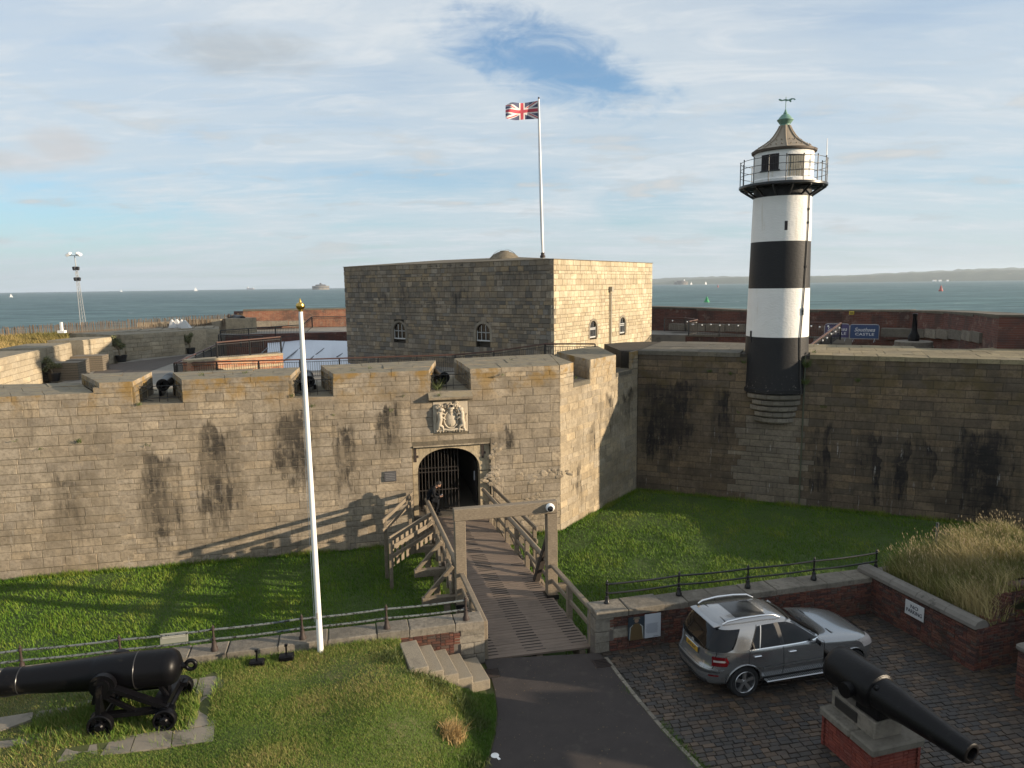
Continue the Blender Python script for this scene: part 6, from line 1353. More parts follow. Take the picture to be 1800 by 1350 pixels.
# far sections: rounded log handrails, square posts
for t in (-1, 1):
    SP = (4.55, 5.75, 6.95, 8.2, 9.4, 10.6)
    for s in SP: post(s, t, -.5, .96, .15)
    m = MB(); m.tube([bp(SF + .1, t, 1.0), bp(6, t, 1.03), bp(BL - (.0 if t > 0 else .8), t * 1.0, 1.03)], .085, 10); bpart('handrail', m, MT['oak']); rail(bp(SF + .1, t, .48), bp(BL - .1, t, .52), .07, .13)
# outriggers on both sides
for s in (4.4, 6.7, 9.0):
    for t in (-1, 1):
        m = MB(); m.beam(bp(s, t * .3, -.28), bp(s, t * 1.78, -.28), .22, .26, bev=.02); bpart('cross_beam', m, MT['oak']); m = MB(); m.beam(bp(s, t * 1.70, -.16), bp(s, t * 1.05, .80), .11, .13, bev=.012); bpart('strut', m, MT['oak'])
        m = MB(); m.beam(bp(s + .02, t * 1.1, -.15), bp(s + 1.15, t * 1.03, .42), .09, .10, bev=.01); bpart('strut', m, MT['oak'])
        m = MB(); m.beam(bp(s, t * 1.2, -1.35), bp(s, t * 1.2, -.4), .2, .2); bpart('pile', m, MT['oak'])
m = MB(); m.beam(bp(1.1, -1.55, -.65), bp(1.25, -1.02, .72), .10, .12); bpart('strut', m, MT['oak']); m = MB(); m.beam(bp(1.2, -1.0, -.65), bp(1.6, -1.28, .5), .10, .12); bpart('strut', m, MT['oak'])
# splayed wing railings against the wall
def wing(name, label, A, B, rails, posts, boards=0, drop=0.0):
    o_ = (A + B) / 2; o_ = Vector((o_.x, o_.y, 0)); t = thing(name, label, 'fence', o_)
    for h in rails: mm = MB(); mm.beam(A + Vector((0, 0, h)) - o_, B + Vector((0, 0, h - drop)) - o_, .07, .15, bev=.012); mm.build('rail', MT['oak'], t)
    for k in posts: q = A.lerp(B, k); mm = MB(); mm.bbox(Vector((q.x, q.y, (rails[0] - drop * k - 1.25) / 2 + .02)) - o_, (.13, .13, rails[0] - drop * k + 1.22), .012, Matrix.Rotation(BANG, 3, 'Z')); mm.build('fence_post', MT['oak'], t)
    for i in range(boards):
        q = A.lerp(B, (i + .5) / boards); mm = MB(); mm.bbox(Vector((q.x, q.y, rails[0] - drop * (i + .5) / boards - .62)) - o_ + Vector((0, .06, 0)), (.15, .03, 1.0), .006, Matrix.Rotation(math.atan2((B - A).y, (B - A).x), 3, 'Z')); mm.build('board', MT['oak'], t)
wing('wing_railing', 'pale sunlit timber wing railing right of the bridge by the gate', FW.p(-3.0, 0, .12), at(944, 934, 1.0) * Vector((1, 1, 0)) if False else Vector((at(944, 934, 1.0).x, at(944, 934, 1.0).y, 0)), (1.08, .62), (.05, .95))
a_ = at(672, 921, 1.0); wing('wing_railing', 'timber wing railing left of the bridge casting a shadow on the wall', FW.p(-6.4, 0, .12), Vector((a_.x, a_.y, 0)), (1.08, .72), (.12, .92))
a_ = at(684, 946, .72); b_ = bp(9.2, -1.03); wing('wing_fence', 'boarded timber side fence sloping down left of the bridge', Vector((b_.x, b_.y, 0)), Vector((a_.x, a_.y, 0)), (1.0, .62, .28), (.98,), 9, .30)
# dome camera on the beam
q = bp(SF, .98, fz - .14); cc = thing('dome_camera', 'white dome security camera on the right end of the timber frame beam', 'security camera', q + Vector((0, -.15, 0)))
part('housing', lambda m: m.lathe([(0, -.02), (.13, -.02), (.14, .05), (.11, .11), (.09, .12)], 18, axis_m((0, 0, 0), (.1, -1, -.1))), MT['white_paint'], cc); part('lens_dome', lambda m: m.sphere(Vector((.012, -.125, -.012)), .088, 14, 8), simple('smoked', (.01, .01, .012), .08), cc)
# ------------------------------------------------------------------ abutment walls, copings, iron fences
FL_ = Face(at(0, 1195, COP_Z)[:2], (at(818, 1093, COP_Z) - at(0, 1195, COP_Z))[:2]); UL0, UL1 = -4.0, (Vector((-.80, 17.12, 0)) - FL_.O).dot(FL_.d)
lw = thing('moat_wall', 'low moat wall with worn stone coping and brick end beside the steps', 'wall', FL_.p(UL1 - 2, 0)); lwo = FL_.p(UL1 - 2, 0)
m = MB(); m.prism(V2([FL_.p(UL0, 0, -.03), FL_.p(UL1, 0, -.03), FL_.p(UL1, 0, -.55), FL_.p(UL0, 0, -.55)]), ZM - .3, COP_Z - .2); apart(lw, lwo, 'wall_core', m, MT['mortar_brick'])
br_rows = [(-.03 + .075 * i, -.03 + .075 * (i + 1)) for i in range(13)]
def quoin(z0, z1): return .62 if int(z0 / .3) % 2 else .42
it = courses(FL_, br_rows, lambda a, b: [(UL1 - 2.7, UL1 - .62 - (.16 if int((a + .03) / .3) % 2 else 0))], .22, joint=.012, depth=.07, proud=.004, jit=.02, seed=3, flemish=[.225, .112])
place_blocks(it, lw, 'brick', MT['brick'], 2.6)
it = courses(FL_, [(-.03, .24), (.24, .56), (.56, .76), (.76, .945)], lambda a, b: [(UL1 - .62 - (.16 if int((a + .03) / .3) % 2 else 0), UL1)], .5, depth=.1, seed=4, proud=.008)
FLe = Face(FL_.p(UL1, 0)[:2], (-FL_.n)[:2]); it += courses(FLe, [(-.03, .24), (.24, .56), (.56, .76), (.76, .945)], lambda a, b: [(0, .55)], .5, depth=.1, seed=5)
place_blocks(it, lw, 'quoin_stone', MT['coping'], 1.8)
T_up = lambda ang: Matrix.Rotation(ang, 3, 'Z') @ Matrix.Rotation(-math.pi / 2, 3, 'X')
it = []; u = UL0; rr = random.Random(6)
while u < UL1 - .1:
    L = rr.uniform(.75, 1.25); L = min(L, UL1 - u)
    if UL1 - u - L < .4: L = UL1 - u
    it.append((FL_.p(u + L / 2, COP_Z + rr.uniform(-.01, .01), -.25), 0, L - .014, .62, .2, T_up(FL_.ang))); u += L
place_blocks(it, lw, 'coping_stone', MT['coping'], 1.6)
FRB = Face((2.09, 17.44), (at(1516, 1018, 1.05) - at(1044, 1078, 1.1))[:2]); UR1 = 8.75; RZ = 1.10
rw_ = thing('moat_wall', 'low brick and stone moat wall behind the parked car, carrying the posters', 'wall', FRB.p(3, 0)); rwo = FRB.p(3, 0)
m = MB(); m.prism(V2([FRB.p(0, 0, -.03), FRB.p(UR1, 0, -.03), FRB.p(UR1, 0, -.6), FRB.p(0, 0, -.6)]), ZM - .3, RZ - .17); apart(rw_, rwo, 'wall_core', m, MT['mortar_brick'])
brr = [(-.03 + .075 * i, -.03 + .075 * (i + 1)) for i in range(12)] + [(.87, .93)]
it = courses(FRB, brr, lambda a, b: sub_iv(.40 + (.12 if int((a + .03) / .3) % 2 else 0), UR1, [(.5, 1.0)] if .30 < a < .58 else []), .22, joint=.013, depth=.07, proud=.006, jit=.02, seed=13, flemish=[.225, .112])
place_blocks(it, rw_, 'brick', MT['brick'], 2.6)
it = courses(FRB, [(-.03, .26), (.26, .55), (.55, .93)], lambda a, b: [(0, .40 + (.12 if int((a + .03) / .3) % 2 else 0))], .6, depth=.1, seed=14) + courses(FRB, [(.31, .585)], lambda a, b: [(.5, 1.0)], .5, depth=.09, seed=15)
FRe = Face(FRB.p(0, 0, -.6)[:2], FRB.n[:2]); it += courses(FRe, [(-.03, .26), (.26, .55), (.55, .93)], lambda a, b: [(0, .6)], .6, depth=.1, seed=16)
place_blocks(it, rw_, 'quoin_stone', MT['coping'], 1.5)
it = []; u = 0; 
while u < UR1 - .1:
    L = rr.uniform(.65, 1.05); L = min(L, UR1 - u); L = UR1 - u if UR1 - u - L < .3 else L; hi = .03 if u < 1.9 else -.02
    it.append((FRB.p(u + L / 2, RZ + hi + rr.uniform(-.012, .012), -.29 if u < 1.9 else -.33), 0, L - .012, .74 if u < 1.9 else .66, .17, T_up(FRB.ang))); u += L
place_blocks(it, rw_, 'coping_stone', MT['coping'], 1.4)
# posters
def board(name, label, face, px4, mat, cat='poster', off=.05):
    u0, z1 = face.uz(*px4[0]); u1, z0 = face.uz(*px4[1]); c = face.p((u0 + u1) / 2, (z0 + z1) / 2, off); t = thing(name, label, cat, c, face.ang); w_, h = u1 - u0, z1 - z0
    part('panel', lambda m: m.bbox((0, 0, 0), (w_, .02, h), .004), mat, t); return t, w_, h
MT['poster_dark'] = simple('poster_dark', (0.03, 0.045, 0.06), .45, var=.3, vs=5); MT['paper'] = simple('paper', (0.58, 0.61, 0.66), .3, var=.04); MT['ink'] = simple('ink', (.03, .03, .05), .6)
t, w_, h = board('portrait_poster', 'dark poster of a plain seated figure in brown and white on the low brick wall', FRB, ((1103, 1085), (1131, 1118)), MT['poster_dark'])
pmk = lambda nm, c: simple(nm, c, .5, var=.15, vs=20)
part('figure_robe', lambda m: m.prism([(-.17, -.011), (-.10, -.0115), (.10, -.0115), (.17, -.011)], -.32, .1) if False else m.add([(-.19, -.014, -.34), (.19, -.014, -.34), (.15, -.014, .02), (.06, -.014, .12), (-.06, -.014, .12), (-.16, -.014, .02)], [(0, 1, 2, 3, 4, 5)]), pmk('robe_brown', (.13, .085, .035)), t)
part('figure_sleeve', lambda m: [m.add([(s * .20, -.013, -.33), (s * .12, -.013, -.33), (s * .10, -.013, .10), (s * .19, -.013, .02)], [(0, 1, 2, 3) if s > 0 else (3, 2, 1, 0)]) for s in (-1, 1)], pmk('sleeve_pale', (.42, .44, .42)), t)
part('figure_head', lambda m: m.lathe([(0, 0), (.06, 0)], 14, axis_m((0, -.016, .20), (0, -1, 0))), pmk('face_tone', (.34, .22, .15)), t); part('figure_hat', lambda m: m.add([(-.11, -.018, .24), (.11, -.018, .24), (.07, -.018, .30), (-.07, -.018, .30)], [(0, 1, 2, 3)]), pmk('hat_tone', (.20, .17, .12)), t)
t, w_, h = board('notice_poster', 'white printed notice with a clipped corner on the low brick wall', FRB, ((1132, 1079), (1159.5, 1116.5)), MT['paper'])
rr = random.Random(12)
part('print_lines', lambda m: [m.box((-w_ * .04 + rr.uniform(-.02, .02), -.0125, h * (.10 - .035 * i)), (w_ * rr.uniform(.62, .8), .004, .008)) for i in range(12)] + [m.box((w_ * .2, -.0125, -h * .44), (.14, .004, .02))], simple('print_grey', (.30, .33, .38), .6), t)
# iron fences on the copings
def iron_fence(name, label, bases, ph, rails_h, mat_post, mat_rail, chunky, ext=None, r_=.026):
    c = sum(bases, Vector()) / len(bases); t = thing(name, label, 'fence', c)
    for b in bases:
        q = b - c
        part('fence_post', lambda m: (m.lathe([(.085, 0), (.085, .06), (.06, .10), (.05, .22), (.03, .24), (.028, ph * .42), (.045, ph * .45), (.045, ph * .52), (.026, ph * .55), (.024, ph * .80), (.045, ph * .83), (.045, ph * .90), (.026, ph * .93), (.036, ph * .97), (.018, ph * 1.0), (.01, ph * 1.06), (0, ph * 1.07)], 10, Matrix.Translation(q))), mat_post, t)
    ends = [bases[0] + (bases[0] - bases[1]) * (ext or 0)] + bases
    for hh in rails_h:
        mm = MB(); pts = []
        for a, b in zip(ends, ends[1:]):
            for k in range(8): pts.append(a.lerp(b, k / 8) + Vector((0, 0, hh * ph - .02 * math.sin(math.pi * k / 8))) - c)
        pts.append(ends[-1] + Vector((0, 0, hh * ph)) - c); mm.tube(pts, r_, 7); mm.build('fence_rail', mat_rail, t)
    return t
LB = [at(x_, y_, COP_Z) for x_, y_ in ((40, 1181), (213, 1162), (377, 1143), (532, 1123), (680, 1105), (819, 1089))]
ph = sum(z_at(x_, y_, b) for (x_, y_), b in zip(((40, 1139), (213, 1118), (375, 1099), (531, 1081), (679, 1064), (818, 1049)), LB)) / 6 - COP_Z
iron_fence('iron_fence', 'rusty iron post fence with pale weathered rails on the left coping', LB, ph, (.86, .46), MT['rust_iron'], MT['grey_iron'], True, 1.0)
RB = [at(x_, y_, RZ) for x_, y_ in ((1067, 1062), (1193, 1046), (1314, 1033), (1430, 1019), (1539, 1004))]
ph2 = sum(z_at(x_, y_, b) for (x_, y_), b in zip(((1066, 1019), (1193, 1006), (1314, 994), (1430, 983)), RB)) / 4 - RZ
iron_fence('iron_fence', 'black iron post and rail fence on the right coping above the car', RB, ph2, (.86, .46), MT['black_iron'], MT['black_iron'], False)
# information board tied to the fence
q = at(306, 1121, COP_Z + .42); t = thing('info_board', 'small grey printed information board on the iron fence behind the cannon', 'sign', q, FL_.ang)
part('panel', lambda m: m.bbox((0, 0, 0), (.60, .02, .24), .006, Matrix.Rotation(-.25, 3, 'X')), simple('board_grey', (.30, .31, .26), .5), t); part('print_lines', lambda m: [m.box((0, -.016 - z * .25, z), (.5, .004, .012), 0, 0, Matrix.Rotation(-.25, 3, 'X')) for z in (-.06, -.02, .02, .06)], simple('print_pale', (.55, .55, .5), .6), t)
# ------------------------------------------------------------------ steps, slabs, drain, pole
MT['step'] = simple('step', (0.27, 0.23, 0.17), .9, var=.5, vs=38, bmp=1.0, bs=55, dirt=((.20, .17, .13), 2.0, .55))
TOPS = [((695, 1135), (722, 1127), (741, 1186), (706, 1187), .97), ((733, 1140), (750, 1138), (772, 1191), (742, 1195), .79), ((757, 1155), (781, 1150), (797, 1196), (771, 1199), .60), ((784, 1164), (808, 1158), (830, 1206), (800, 1202), .40), ((813, 1171), (838, 1165), (857, 1214), (835, 1206), .20)]
# unseen bank, added off to the right to shade the moat
V = [(22 + 9 * i / 12, 21.5 + 8 * j / 12, ZM - .1 + 3.75 * (sstep(0, .3, i / 12) * sstep(1, .8, i / 12) * sstep(0, .25, j / 12))) for j in range(13) for i in range(13)]
mm = MB(); mm.add(V, [(j * 13 + i, j * 13 + i + 1, (j + 1) * 13 + i + 1, (j + 1) * 13 + i) for j in range(12) for i in range(12)], 0, True); tag(mm.build('moat_bank', MT['lawn_soil']), kind='structure')
st = thing('stone_steps', 'five rough stone steps climbing from the path to the raised lawn', 'steps', (-1.7, 16, 0))
s0 = Vector((-2.78, 16.33, 0)); sd = Vector((.94, .235, 0)).normalized(); sn = Vector((sd.y, -sd.x, 0))
for i in range(5):
    z1 = .97 - .19 * i; a = s0 + sd * (.36 * i) + sn * (-.04 * i); L = 1.32 - .05 * i; w_ = .42 if i < 4 else .5
    mm = MB(); mm.bbox(Vector((0, 0, 0)), (w_, L, .36), .015); an = math.atan2(sd.y, sd.x)
    R = Matrix.Rotation(an + .10, 3, 'Z'); mm.v = [tuple(R @ Vector(v) + a + sd * w_ / 2 + sn * L / 2 + Vector((0, 0, z1 - .18)) - Vector((-1.7, 16, 0))) for v in mm.v]; mm.build('step', MT['step'], st)
MT['slab'] = simple('slab', (0.27, 0.235, 0.185), .9, var=.25, vs=4, bmp=.5, bs=40, dirt=((.15, .135, .10), 1.6, .53))
pl_ = thing('gun_platform', 'cracked flat stone kerb slabs laid in the grass round the left cannon', 'stone slabs', at(250, 1260, .95)); po = at(250, 1260, .95)
def slab(px4): q = [at(a, b, .965) for a, b in px4]; mm = MB(); mm.prism(V2(q), .80, [.962 + random.uniform(-.006, .008) for _ in q]); apart(pl_, po, 'slab', mm, MT['slab'])
for s_ in (((351, 1191), (397, 1185), (389, 1217), (341, 1226)), ((340, 1228), (388, 1219), (378, 1272), (329, 1279)), ((328, 1281), (377, 1274), (375, 1302), (302, 1310), (305, 1284)), ((303, 1285), (300, 1311), (229, 1321), (240, 1291), (290, 1283)), ((238, 1291), (227, 1322), (176, 1328), (196, 1297)), ((170, 1308), (172, 1328), (100, 1339), (117, 1314)), ((139, 1286), (142, 1297), (62, 1304), (68, 1295)), ((66, 1296), (60, 1305), (-60, 1322), (-60, 1308)), ((318, 1196), (347, 1192), (345, 1208), (318, 1206)), ((158, 1216), (173, 1213), (171, 1233), (153, 1236)), ((152, 1238), (171, 1238), (118, 1254), (62, 1262), (68, 1250)), ((58, 1252), (56, 1264), (0, 1284), (-50, 1292), (-50, 1268))): slab(s_)
q = at(862, 1184, 0); t = thing('drain_grate', 'dark square drain grate at the foot of the stone steps', 'drain', (q.x, q.y, .004), BANG)
part('frame', lambda m: m.box((0, 0, .003), (.46, .42, .012)), MT['dark_void'], t); [part('bar', lambda m: m.box((0, -.17 + .057 * i, .012), (.42, .022, .012)), MT['rust_iron'], t) for i in range(7)]
q = at(1058, 1166, 0); t = thing('drain_cover', 'dark iron drain cover beside the right bridge post', 'drain', (q.x, q.y, .004), BANG); part('cover', lambda m: m.box((0, 0, .003), (.42, .38, .012)), MT['rust_iron'], t); [part('rib', lambda m: m.box((0, -.14 + .07 * i, .012), (.36, .02, .008)), MT['black_iron'], t) for i in range(5)]
q = at(870, 1328, 0); mm = MB(); mm.lathe([(0, .008), (.075, .008), (.085, .004)], 18, Matrix.Translation((q.x, q.y, 0))); mm.box((q.x + .07, q.y - .09, .006), (.05, .11, .006), .6); tag(mm.build('litter_scrap', MT['white_paint']), 'small white scrap of litter on the asphalt path', 'litter')
pb_ = at(566, 1143, .95); pb_.y -= .12; zt_ = z_at(528, 548, pb_); wp = thing('white_flagpole', 'tall tapering white pole with a gilt finial standing on the raised lawn', 'flagpole', (pb_.x, pb_.y, .85)); tp_ = at_d(528.5, 547, math.hypot(pb_.x, pb_.y)) - Vector((pb_.x, pb_.y, .85))
part('pole', lambda m: m.tube([(0, 0, 0), tp_ * .33, tp_ * .66, tp_], [.073, .066, .056, .045], 18), MT['white_paint'], wp)
part('finial', lambda m: m.lathe([(.04, -.02), (.05, 0), (.05, .03), (.09, .07), (.10, .12), (.085, .17), (.03, .20), (.02, .25), (0, .30)], 18, Matrix.Translation(tp_)), MT['brass'], wp)
part('halyard', lambda m: m.tube([(-.10, -.03, .9), tp_ * .5 + Vector((-.09, -.04, 0)), tp_ + Vector((-.05, 0, -.05))], .006, 5), simple('cord', (.6, .6, .58), .8), wp)
part('cleat', lambda m: m.bbox(tp_ * .13 + Vector((-.01, -.075, 0)), (.05, .04, .16), .01), simple('cleat_grey', (.35, .33, .3), .5), wp)
for i, (x_, y_, lb) in enumerate(((452, 1170, 'left black ground spotlight in the grass before the coping'), (504, 1160, 'right black ground spotlight in the grass nearer the white pole'))):
    q = at(x_, y_, .95); t = thing('ground_spotlight', lb, 'spotlight', q, .2, 'ground spotlights on the lawn')
    part('housing', lambda m: m.bbox((0, 0, .07), (.34, .22, .14), .03), MT['gun_black'], t); part('stake', lambda m: (m.tube([(0, .02, .12), (0, .02, .36)], .022, 7), m.box((0, .02, .36), (.07, .07, .04))), MT['gun_black'], t)
# dead tuft and leafy weeds on the slope
def tuft(px_, py_, z, n, h, sp, tint, mat, label, nm):
    q = at(px_, py_, z); P = np.tile(np.array(q), (n, 1)); P[:, :2] += rng.normal(0, sp, (n, 2)); P[:, 2] = [lawn_z(a, b) for a, b in P[:, :2]]
    blades(nm, P, rng.uniform(.5, 1.1, n) * h, np.full(n, .007), 1.0, rng.uniform(*tint, n), mat, 2)
MT['straw'] = simple('straw', (0.42, 0.29, 0.12), .8, var=.25, vs=20)
tuft(794, 1287, .35, 700, .30, .10, (0, 1), MT['straw'], '', 'dead_grass')
for a, b in ((840, 1250, ), (812, 1232), (770, 1222), (735, 1215), (835, 1318), (690, 1195)): tuft(a, b, .4, 260, .16, .16, (0, .3), MT['weed'], '', 'leafy_weeds')
# ------------------------------------------------------------------ left cannon
za = .95 + 1.00; A_, B_ = at(8, 1199, za), at(318, 1170, za); gd = (A_ - B_).normalized(); gl = (A_ - B_).length; gx = Vector((-gd.y, gd.x, 0)).normalized(); tr_ = A_.lerp(B_, .60); gb = Vector((tr_.x, tr_.y, .95))
pm_ = F / (A_ - CAMP).dot(_f); R_m = 47 / pm_ / 2; pb2 = F / (B_ - CAMP).dot(_f); R_b = 63 / pb2 / 2
lc = thing('garrison_cannon', 'big glossy black cannon on an iron wheeled carriage on the left lawn', 'cannon', gb)
AXL = axis_m(B_ - gb, gd)
part('barrel', lambda m: m.lathe([(0, -.02), (R_b * .30, -.02), (R_b * .55, .02), (R_b * .80, .07), (R_b * .95, .15), (R_b, .24), (R_b, .26), (R_b * .995, gl * .24), (R_b * 1.008, gl * .245), (R_b * 1.0, gl * .25), (R_b * .955, gl * .47), (R_b * .93, gl * .475), (R_b * .90, gl * .50), (R_m * .98, gl * .86), (R_m * .96, gl * .90), (R_m * .985, gl * .905), (R_m * 1.02, gl * .95), (R_m * 1.07, gl * .985), (R_m * 1.05, gl), (R_m * .55, gl), (R_m * .5, gl * .97), (R_m * .48, gl * .7), (0, gl * .7)], 56, AXL), MT['gun_black'], lc)
[part('barrel_ring', lambda m: m.lathe([(r_, h_ - .012), (r_ + .006, h_ - .006), (r_ + .006, h_ + .006), (r_, h_ + .012)], 48, AXL), simple('worn_ring', (.05, .05, .052), .3, .4), lc) for r_, h_ in ((R_b * .998, gl * .245), (R_m * .985, gl * .905))]  # worn metal, lightened so the rings' glint sits in the colour
part('cascabel', lambda m: (m.lathe([(R_b * .16, -.10), (R_b * .2, 0), (R_b * .34, .03)], 16, AXL), m.tube([B_ - gb - gd * .19 + gd * .095 * math.cos(a) + Vector((0, 0, .095 * math.sin(a))) for a in [2 * math.pi * i / 18 for i in range(19)]], .042, 9, cap=False)), MT['gun_black'], lc)
part('trunnion', lambda m: m.lathe([(0, -R_b * 1.55), (.15, -R_b * 1.55), (.15, R_b * 1.55), (0, R_b * 1.55)], 20, axis_m(tr_ - gb, gx)), MT['gun_black'], lc)
def carriage(m): pass
for s in (-1, 1):
    o_ = gx * s * (R_b + .10) ; zc_ = za - .95
    # side bracket: upright, sloping girder and brace with rivets
    def cheek(m):
        P_ = lambda f, z: o_ + gd * f + Vector((0, 0, z))
        m.beam(P_(.10, .34), P_(.02, zc_ + .05), .09, .30, up=gx); m.beam(P_(-.04, zc_ - .02), P_(-1.16, .40), .08, .17, up=gx); m.beam(P_(-.02, zc_ - .25), P_(-.58, .36), .07, .09, up=gx); m.beam(P_(.25, .36), P_(-1.28, .36), .09, .14, up=gx); m.beam(P_(.20, .62), P_(.10, zc_ - .05), .07, .07, up=gx)
        m.lathe([(0, -.06), (.24, -.06), (.24, .06), (0, .06)], 20, axis_m(P_(0, zc_ - .02), gx))
    part('carriage_bracket', cheek, MT['gun_black'], lc)
    rv = MB()
    for k in range(9): rv.sphere(o_ + gx * s * .05 + gd * (-.10 - .115 * k) + Vector((0, 0, zc_ - .06 - (zc_ - .46) * k / 9.2)), .024, 6, 4)
    for k in range(5): rv.sphere(o_ + gx * s * .06 + gd * (.07 - .0 * k) + Vector((0, 0, .42 + .13 * k)), .024, 6, 4)
    for k in range(6): rv.sphere(o_ + gx * s * .055 + gd * (.15 - .26 * k) + Vector((0, 0, .38)), .022, 6, 4)
    rv.build('rivets', MT['gun_black'], lc)
    for f_, r_ in ((.06, .235), (-1.12, .22)):
        c_ = o_ + gx * s * .13 + gd * f_ + Vector((0, 0, r_)); wh_ = MB(); AXW = axis_m(c_, gx * s)
        wh_.lathe([(r_ - .055, -.06), (r_ - .02, -.075), (r_, -.06), (r_, .06), (r_ - .02, .075), (r_ - .055, .06), (r_ - .055, -.06)], 36, AXW); wh_.lathe([(0, -.03), (r_ * .93, -.03), (r_ * .93, -.015), (0, -.015)], 30, AXW); wh_.lathe([(0, .12), (.06, .12), (.085, .09), (.09, -.05)], 16, AXW)
        X = AXW.to_3x3() @ Vector((1, 0, 0)); Y = AXW.to_3x3() @ Vector((0, 1, 0))
        for k in range(6):
            a = math.pi / 3 * k + .3; dd = X * math.cos(a) + Y * math.sin(a); wh_.beam(c_ + dd * .05 + gx * s * .01, c_ + dd * (r_ - .04) + gx * s * .01, .055, .06, up=gx)
        w_o = wh_.build('wheel', MT['gun_black'], lc)
        hl_ = MB()
        for k in range(6):
            a = math.pi / 3 * (k + .5) + .3; dd = X * math.cos(a) + Y * math.sin(a); hl_.lathe([(0, 0), (.042, 0)], 10, axis_m(c_ + dd * r_ * .6 + gx * s * (-.014), gx * s))
        hl_.build('wheel_hole', MT['dark_void'], w_o)
for f_ in (.06, -1.12): part('axle', lambda m: m.tube([gx * (R_b + .25) + gd * f_ + Vector((0, 0, .26)), -gx * (R_b + .25) + gd * f_ + Vector((0, 0, .26))], .06, 10), MT['gun_black'], lc)
part('transom', lambda m: m.beam(gx * (R_b + .1) + gd * .1 + Vector((0, 0, .62)), -gx * (R_b + .1) + gd * .1 + Vector((0, 0, .62)), .12, .45), MT['gun_black'], lc); part('transom', lambda m: m.beam(gx * (R_b + .1) - gd * 1.0 + Vector((0, 0, .44)), -gx * (R_b + .1) - gd * 1.0 + Vector((0, 0, .44)), .3, .12), MT['gun_black'], lc)
part('elevating_post', lambda m: (m.beam(-gd * 1.0 + Vector((0, 0, .45)), -gd * 1.0 + Vector((0, 0, za - .95 - R_b * .9)), .14, .14), m.beam(-gd * 1.12 + gx * .2 + Vector((0, 0, .4)), -gd * .95 + gx * .2 + Vector((0, 0, za - .95 - R_b * .8)), .07, .07)), MT['gun_black'], lc)
part('rust_patch', lambda m: m.bbox(-gx * 0 + gd * .0 + gx * -(R_b - .02) + Vector((0, 0, .52)), (.12, .03, .2), .01), simple('rust', (.20, .075, .03), .9, var=.4, vs=12), lc)
# grass grows up round its wheels
n = 9000; k = rng.uniform(0, 1, n); ax_ = rng.normal(0, .55, n); P = np.array([list(gb + gd * (1.6 - 3.4 * a) + gx * b) for a, b in zip(k, ax_ * (.8 + k * .0))]); P[:, 2] = [lawn_z(a, b) - .01 for a, b in P[:, :2]]
okp = np.ones(n, bool)
for a, b, wd_ in SLAB_LINES: okp &= seg_d(P[:, 0], P[:, 1], at(*a, .93), at(*b, .93)) > wd_ * .85
okp &= (P[:, 1] < cop_line(0) + .262 * P[:, 0] - .3)
blades('gun_grass', P[okp], rng.uniform(.08, .22, okp.sum()), rng.uniform(.006, .011, okp.sum()), .9, rng.uniform(.1, .75, okp.sum()), MT['grass_lawn'], 1, (-.2, .1))
# ------------------------------------------------------------------ right cannon on its brick pedestal
zp = .82; pA, pB, pC = at(1443, 1241, zp), at(1535, 1317, zp), at(1631, 1303, zp); pd = (pA - pB).normalized(); pw = Vector((pd.y, -pd.x, 0)); Lp = (pA - pB).length * 1.12; Wp = (pC - pB).length
ped = thing('cannon_pedestal', 'red brick pedestal with pale stone cap carrying the big cannon at lower right', 'pedestal', (pB.x, pB.y, 0)); FA = Face(pA[:2], (pB - pA)[:2]); FB2 = Face(pB[:2], pw[:2]); Lp = (pA - pB).length
q4 = [pB, pB + pw * Wp, pB + pw * Wp + pd * (Lp), pB + pd * Lp]; pz = Vector((pB.x, pB.y, 0)); c4_ = sum(q4, Vector()) / 4
m = MB(); m.prism(V2([v.lerp(c4_, .16) for v in q4]), 0, zp - .16); apart(ped, pz, 'core', m, MT['mortar_brick'])
rws = [(.005 + .0715 * i, .005 + .0715 * (i + 1)) for i in range(9)]; 
faces = [(FA, Lp), (FB2, Wp), (Face(q4[1][:2], pd[:2]), Lp), (Face(q4[2][:2], (-pw)[:2]), Wp)]
it = []
for i, (f_, L_) in enumerate(faces): it += courses(f_, rws, lambda a, b: [(.0, L_)], .22, joint=.010, depth=.07, proud=.002, jit=.01, seed=30 + i, off=-.04, flemish=[.22, .107])
place_blocks(it, ped, 'brick', MT['brick_red'], 2.6)
for k0, k1 in ((0, .42), (.42, 1.0)):
    a, b = pB + pd * Lp * k0, pB + pd * Lp * k1; mm = MB(); e0 = .03 if k0 == 0 else -.006; e1 = .03 if k1 == 1 else -.006; cc_ = (a + b + pw * Wp * 2) / 2; mm.bbox(Vector(((a + b) / 2 + pw * Wp / 2 - pd * (e0 - e1) / 2)) * 1.0 - pz + Vector((0, 0, -zp + zp - .09 - ((a + b) / 2).z + zp)), ((b - a).length + e0 + e1, Wp + .06, .18), .035, Matrix((pd, pw, Vector((0, 0, 1)))).transposed()); mm.build('cap_stone', MT['coping'], ped)
zb2 = zp + .34; bA, bF = at(1459, 1214, zb2), at(1537, 1284, zb2)
mm = MB(); cb = pB + pd * Lp * .56 + pw * Wp * .46; mm.bbox(Vector((cb.x, cb.y, zp + .17)) - pz, (Lp * .82, Wp * .56, .36), .02, Matrix((pd, pw, Vector((0, 0, 1)))).transposed()); blk = mm.build('saddle_block', MT['coping'], ped)
mm = MB(); cpq = cb - pw * (Wp * .28 + .012) + pd * .16; mm.bbox(Vector((cpq.x, cpq.y, zp + .18)) - pz, (.62, .02, .22), .006, Matrix((pd, pw, Vector((0, 0, 1)))).transposed()); apart(blk, Vector(), 'plaque', mm, simple('plaque_bronze', (.05, .045, .04), .4, .3))
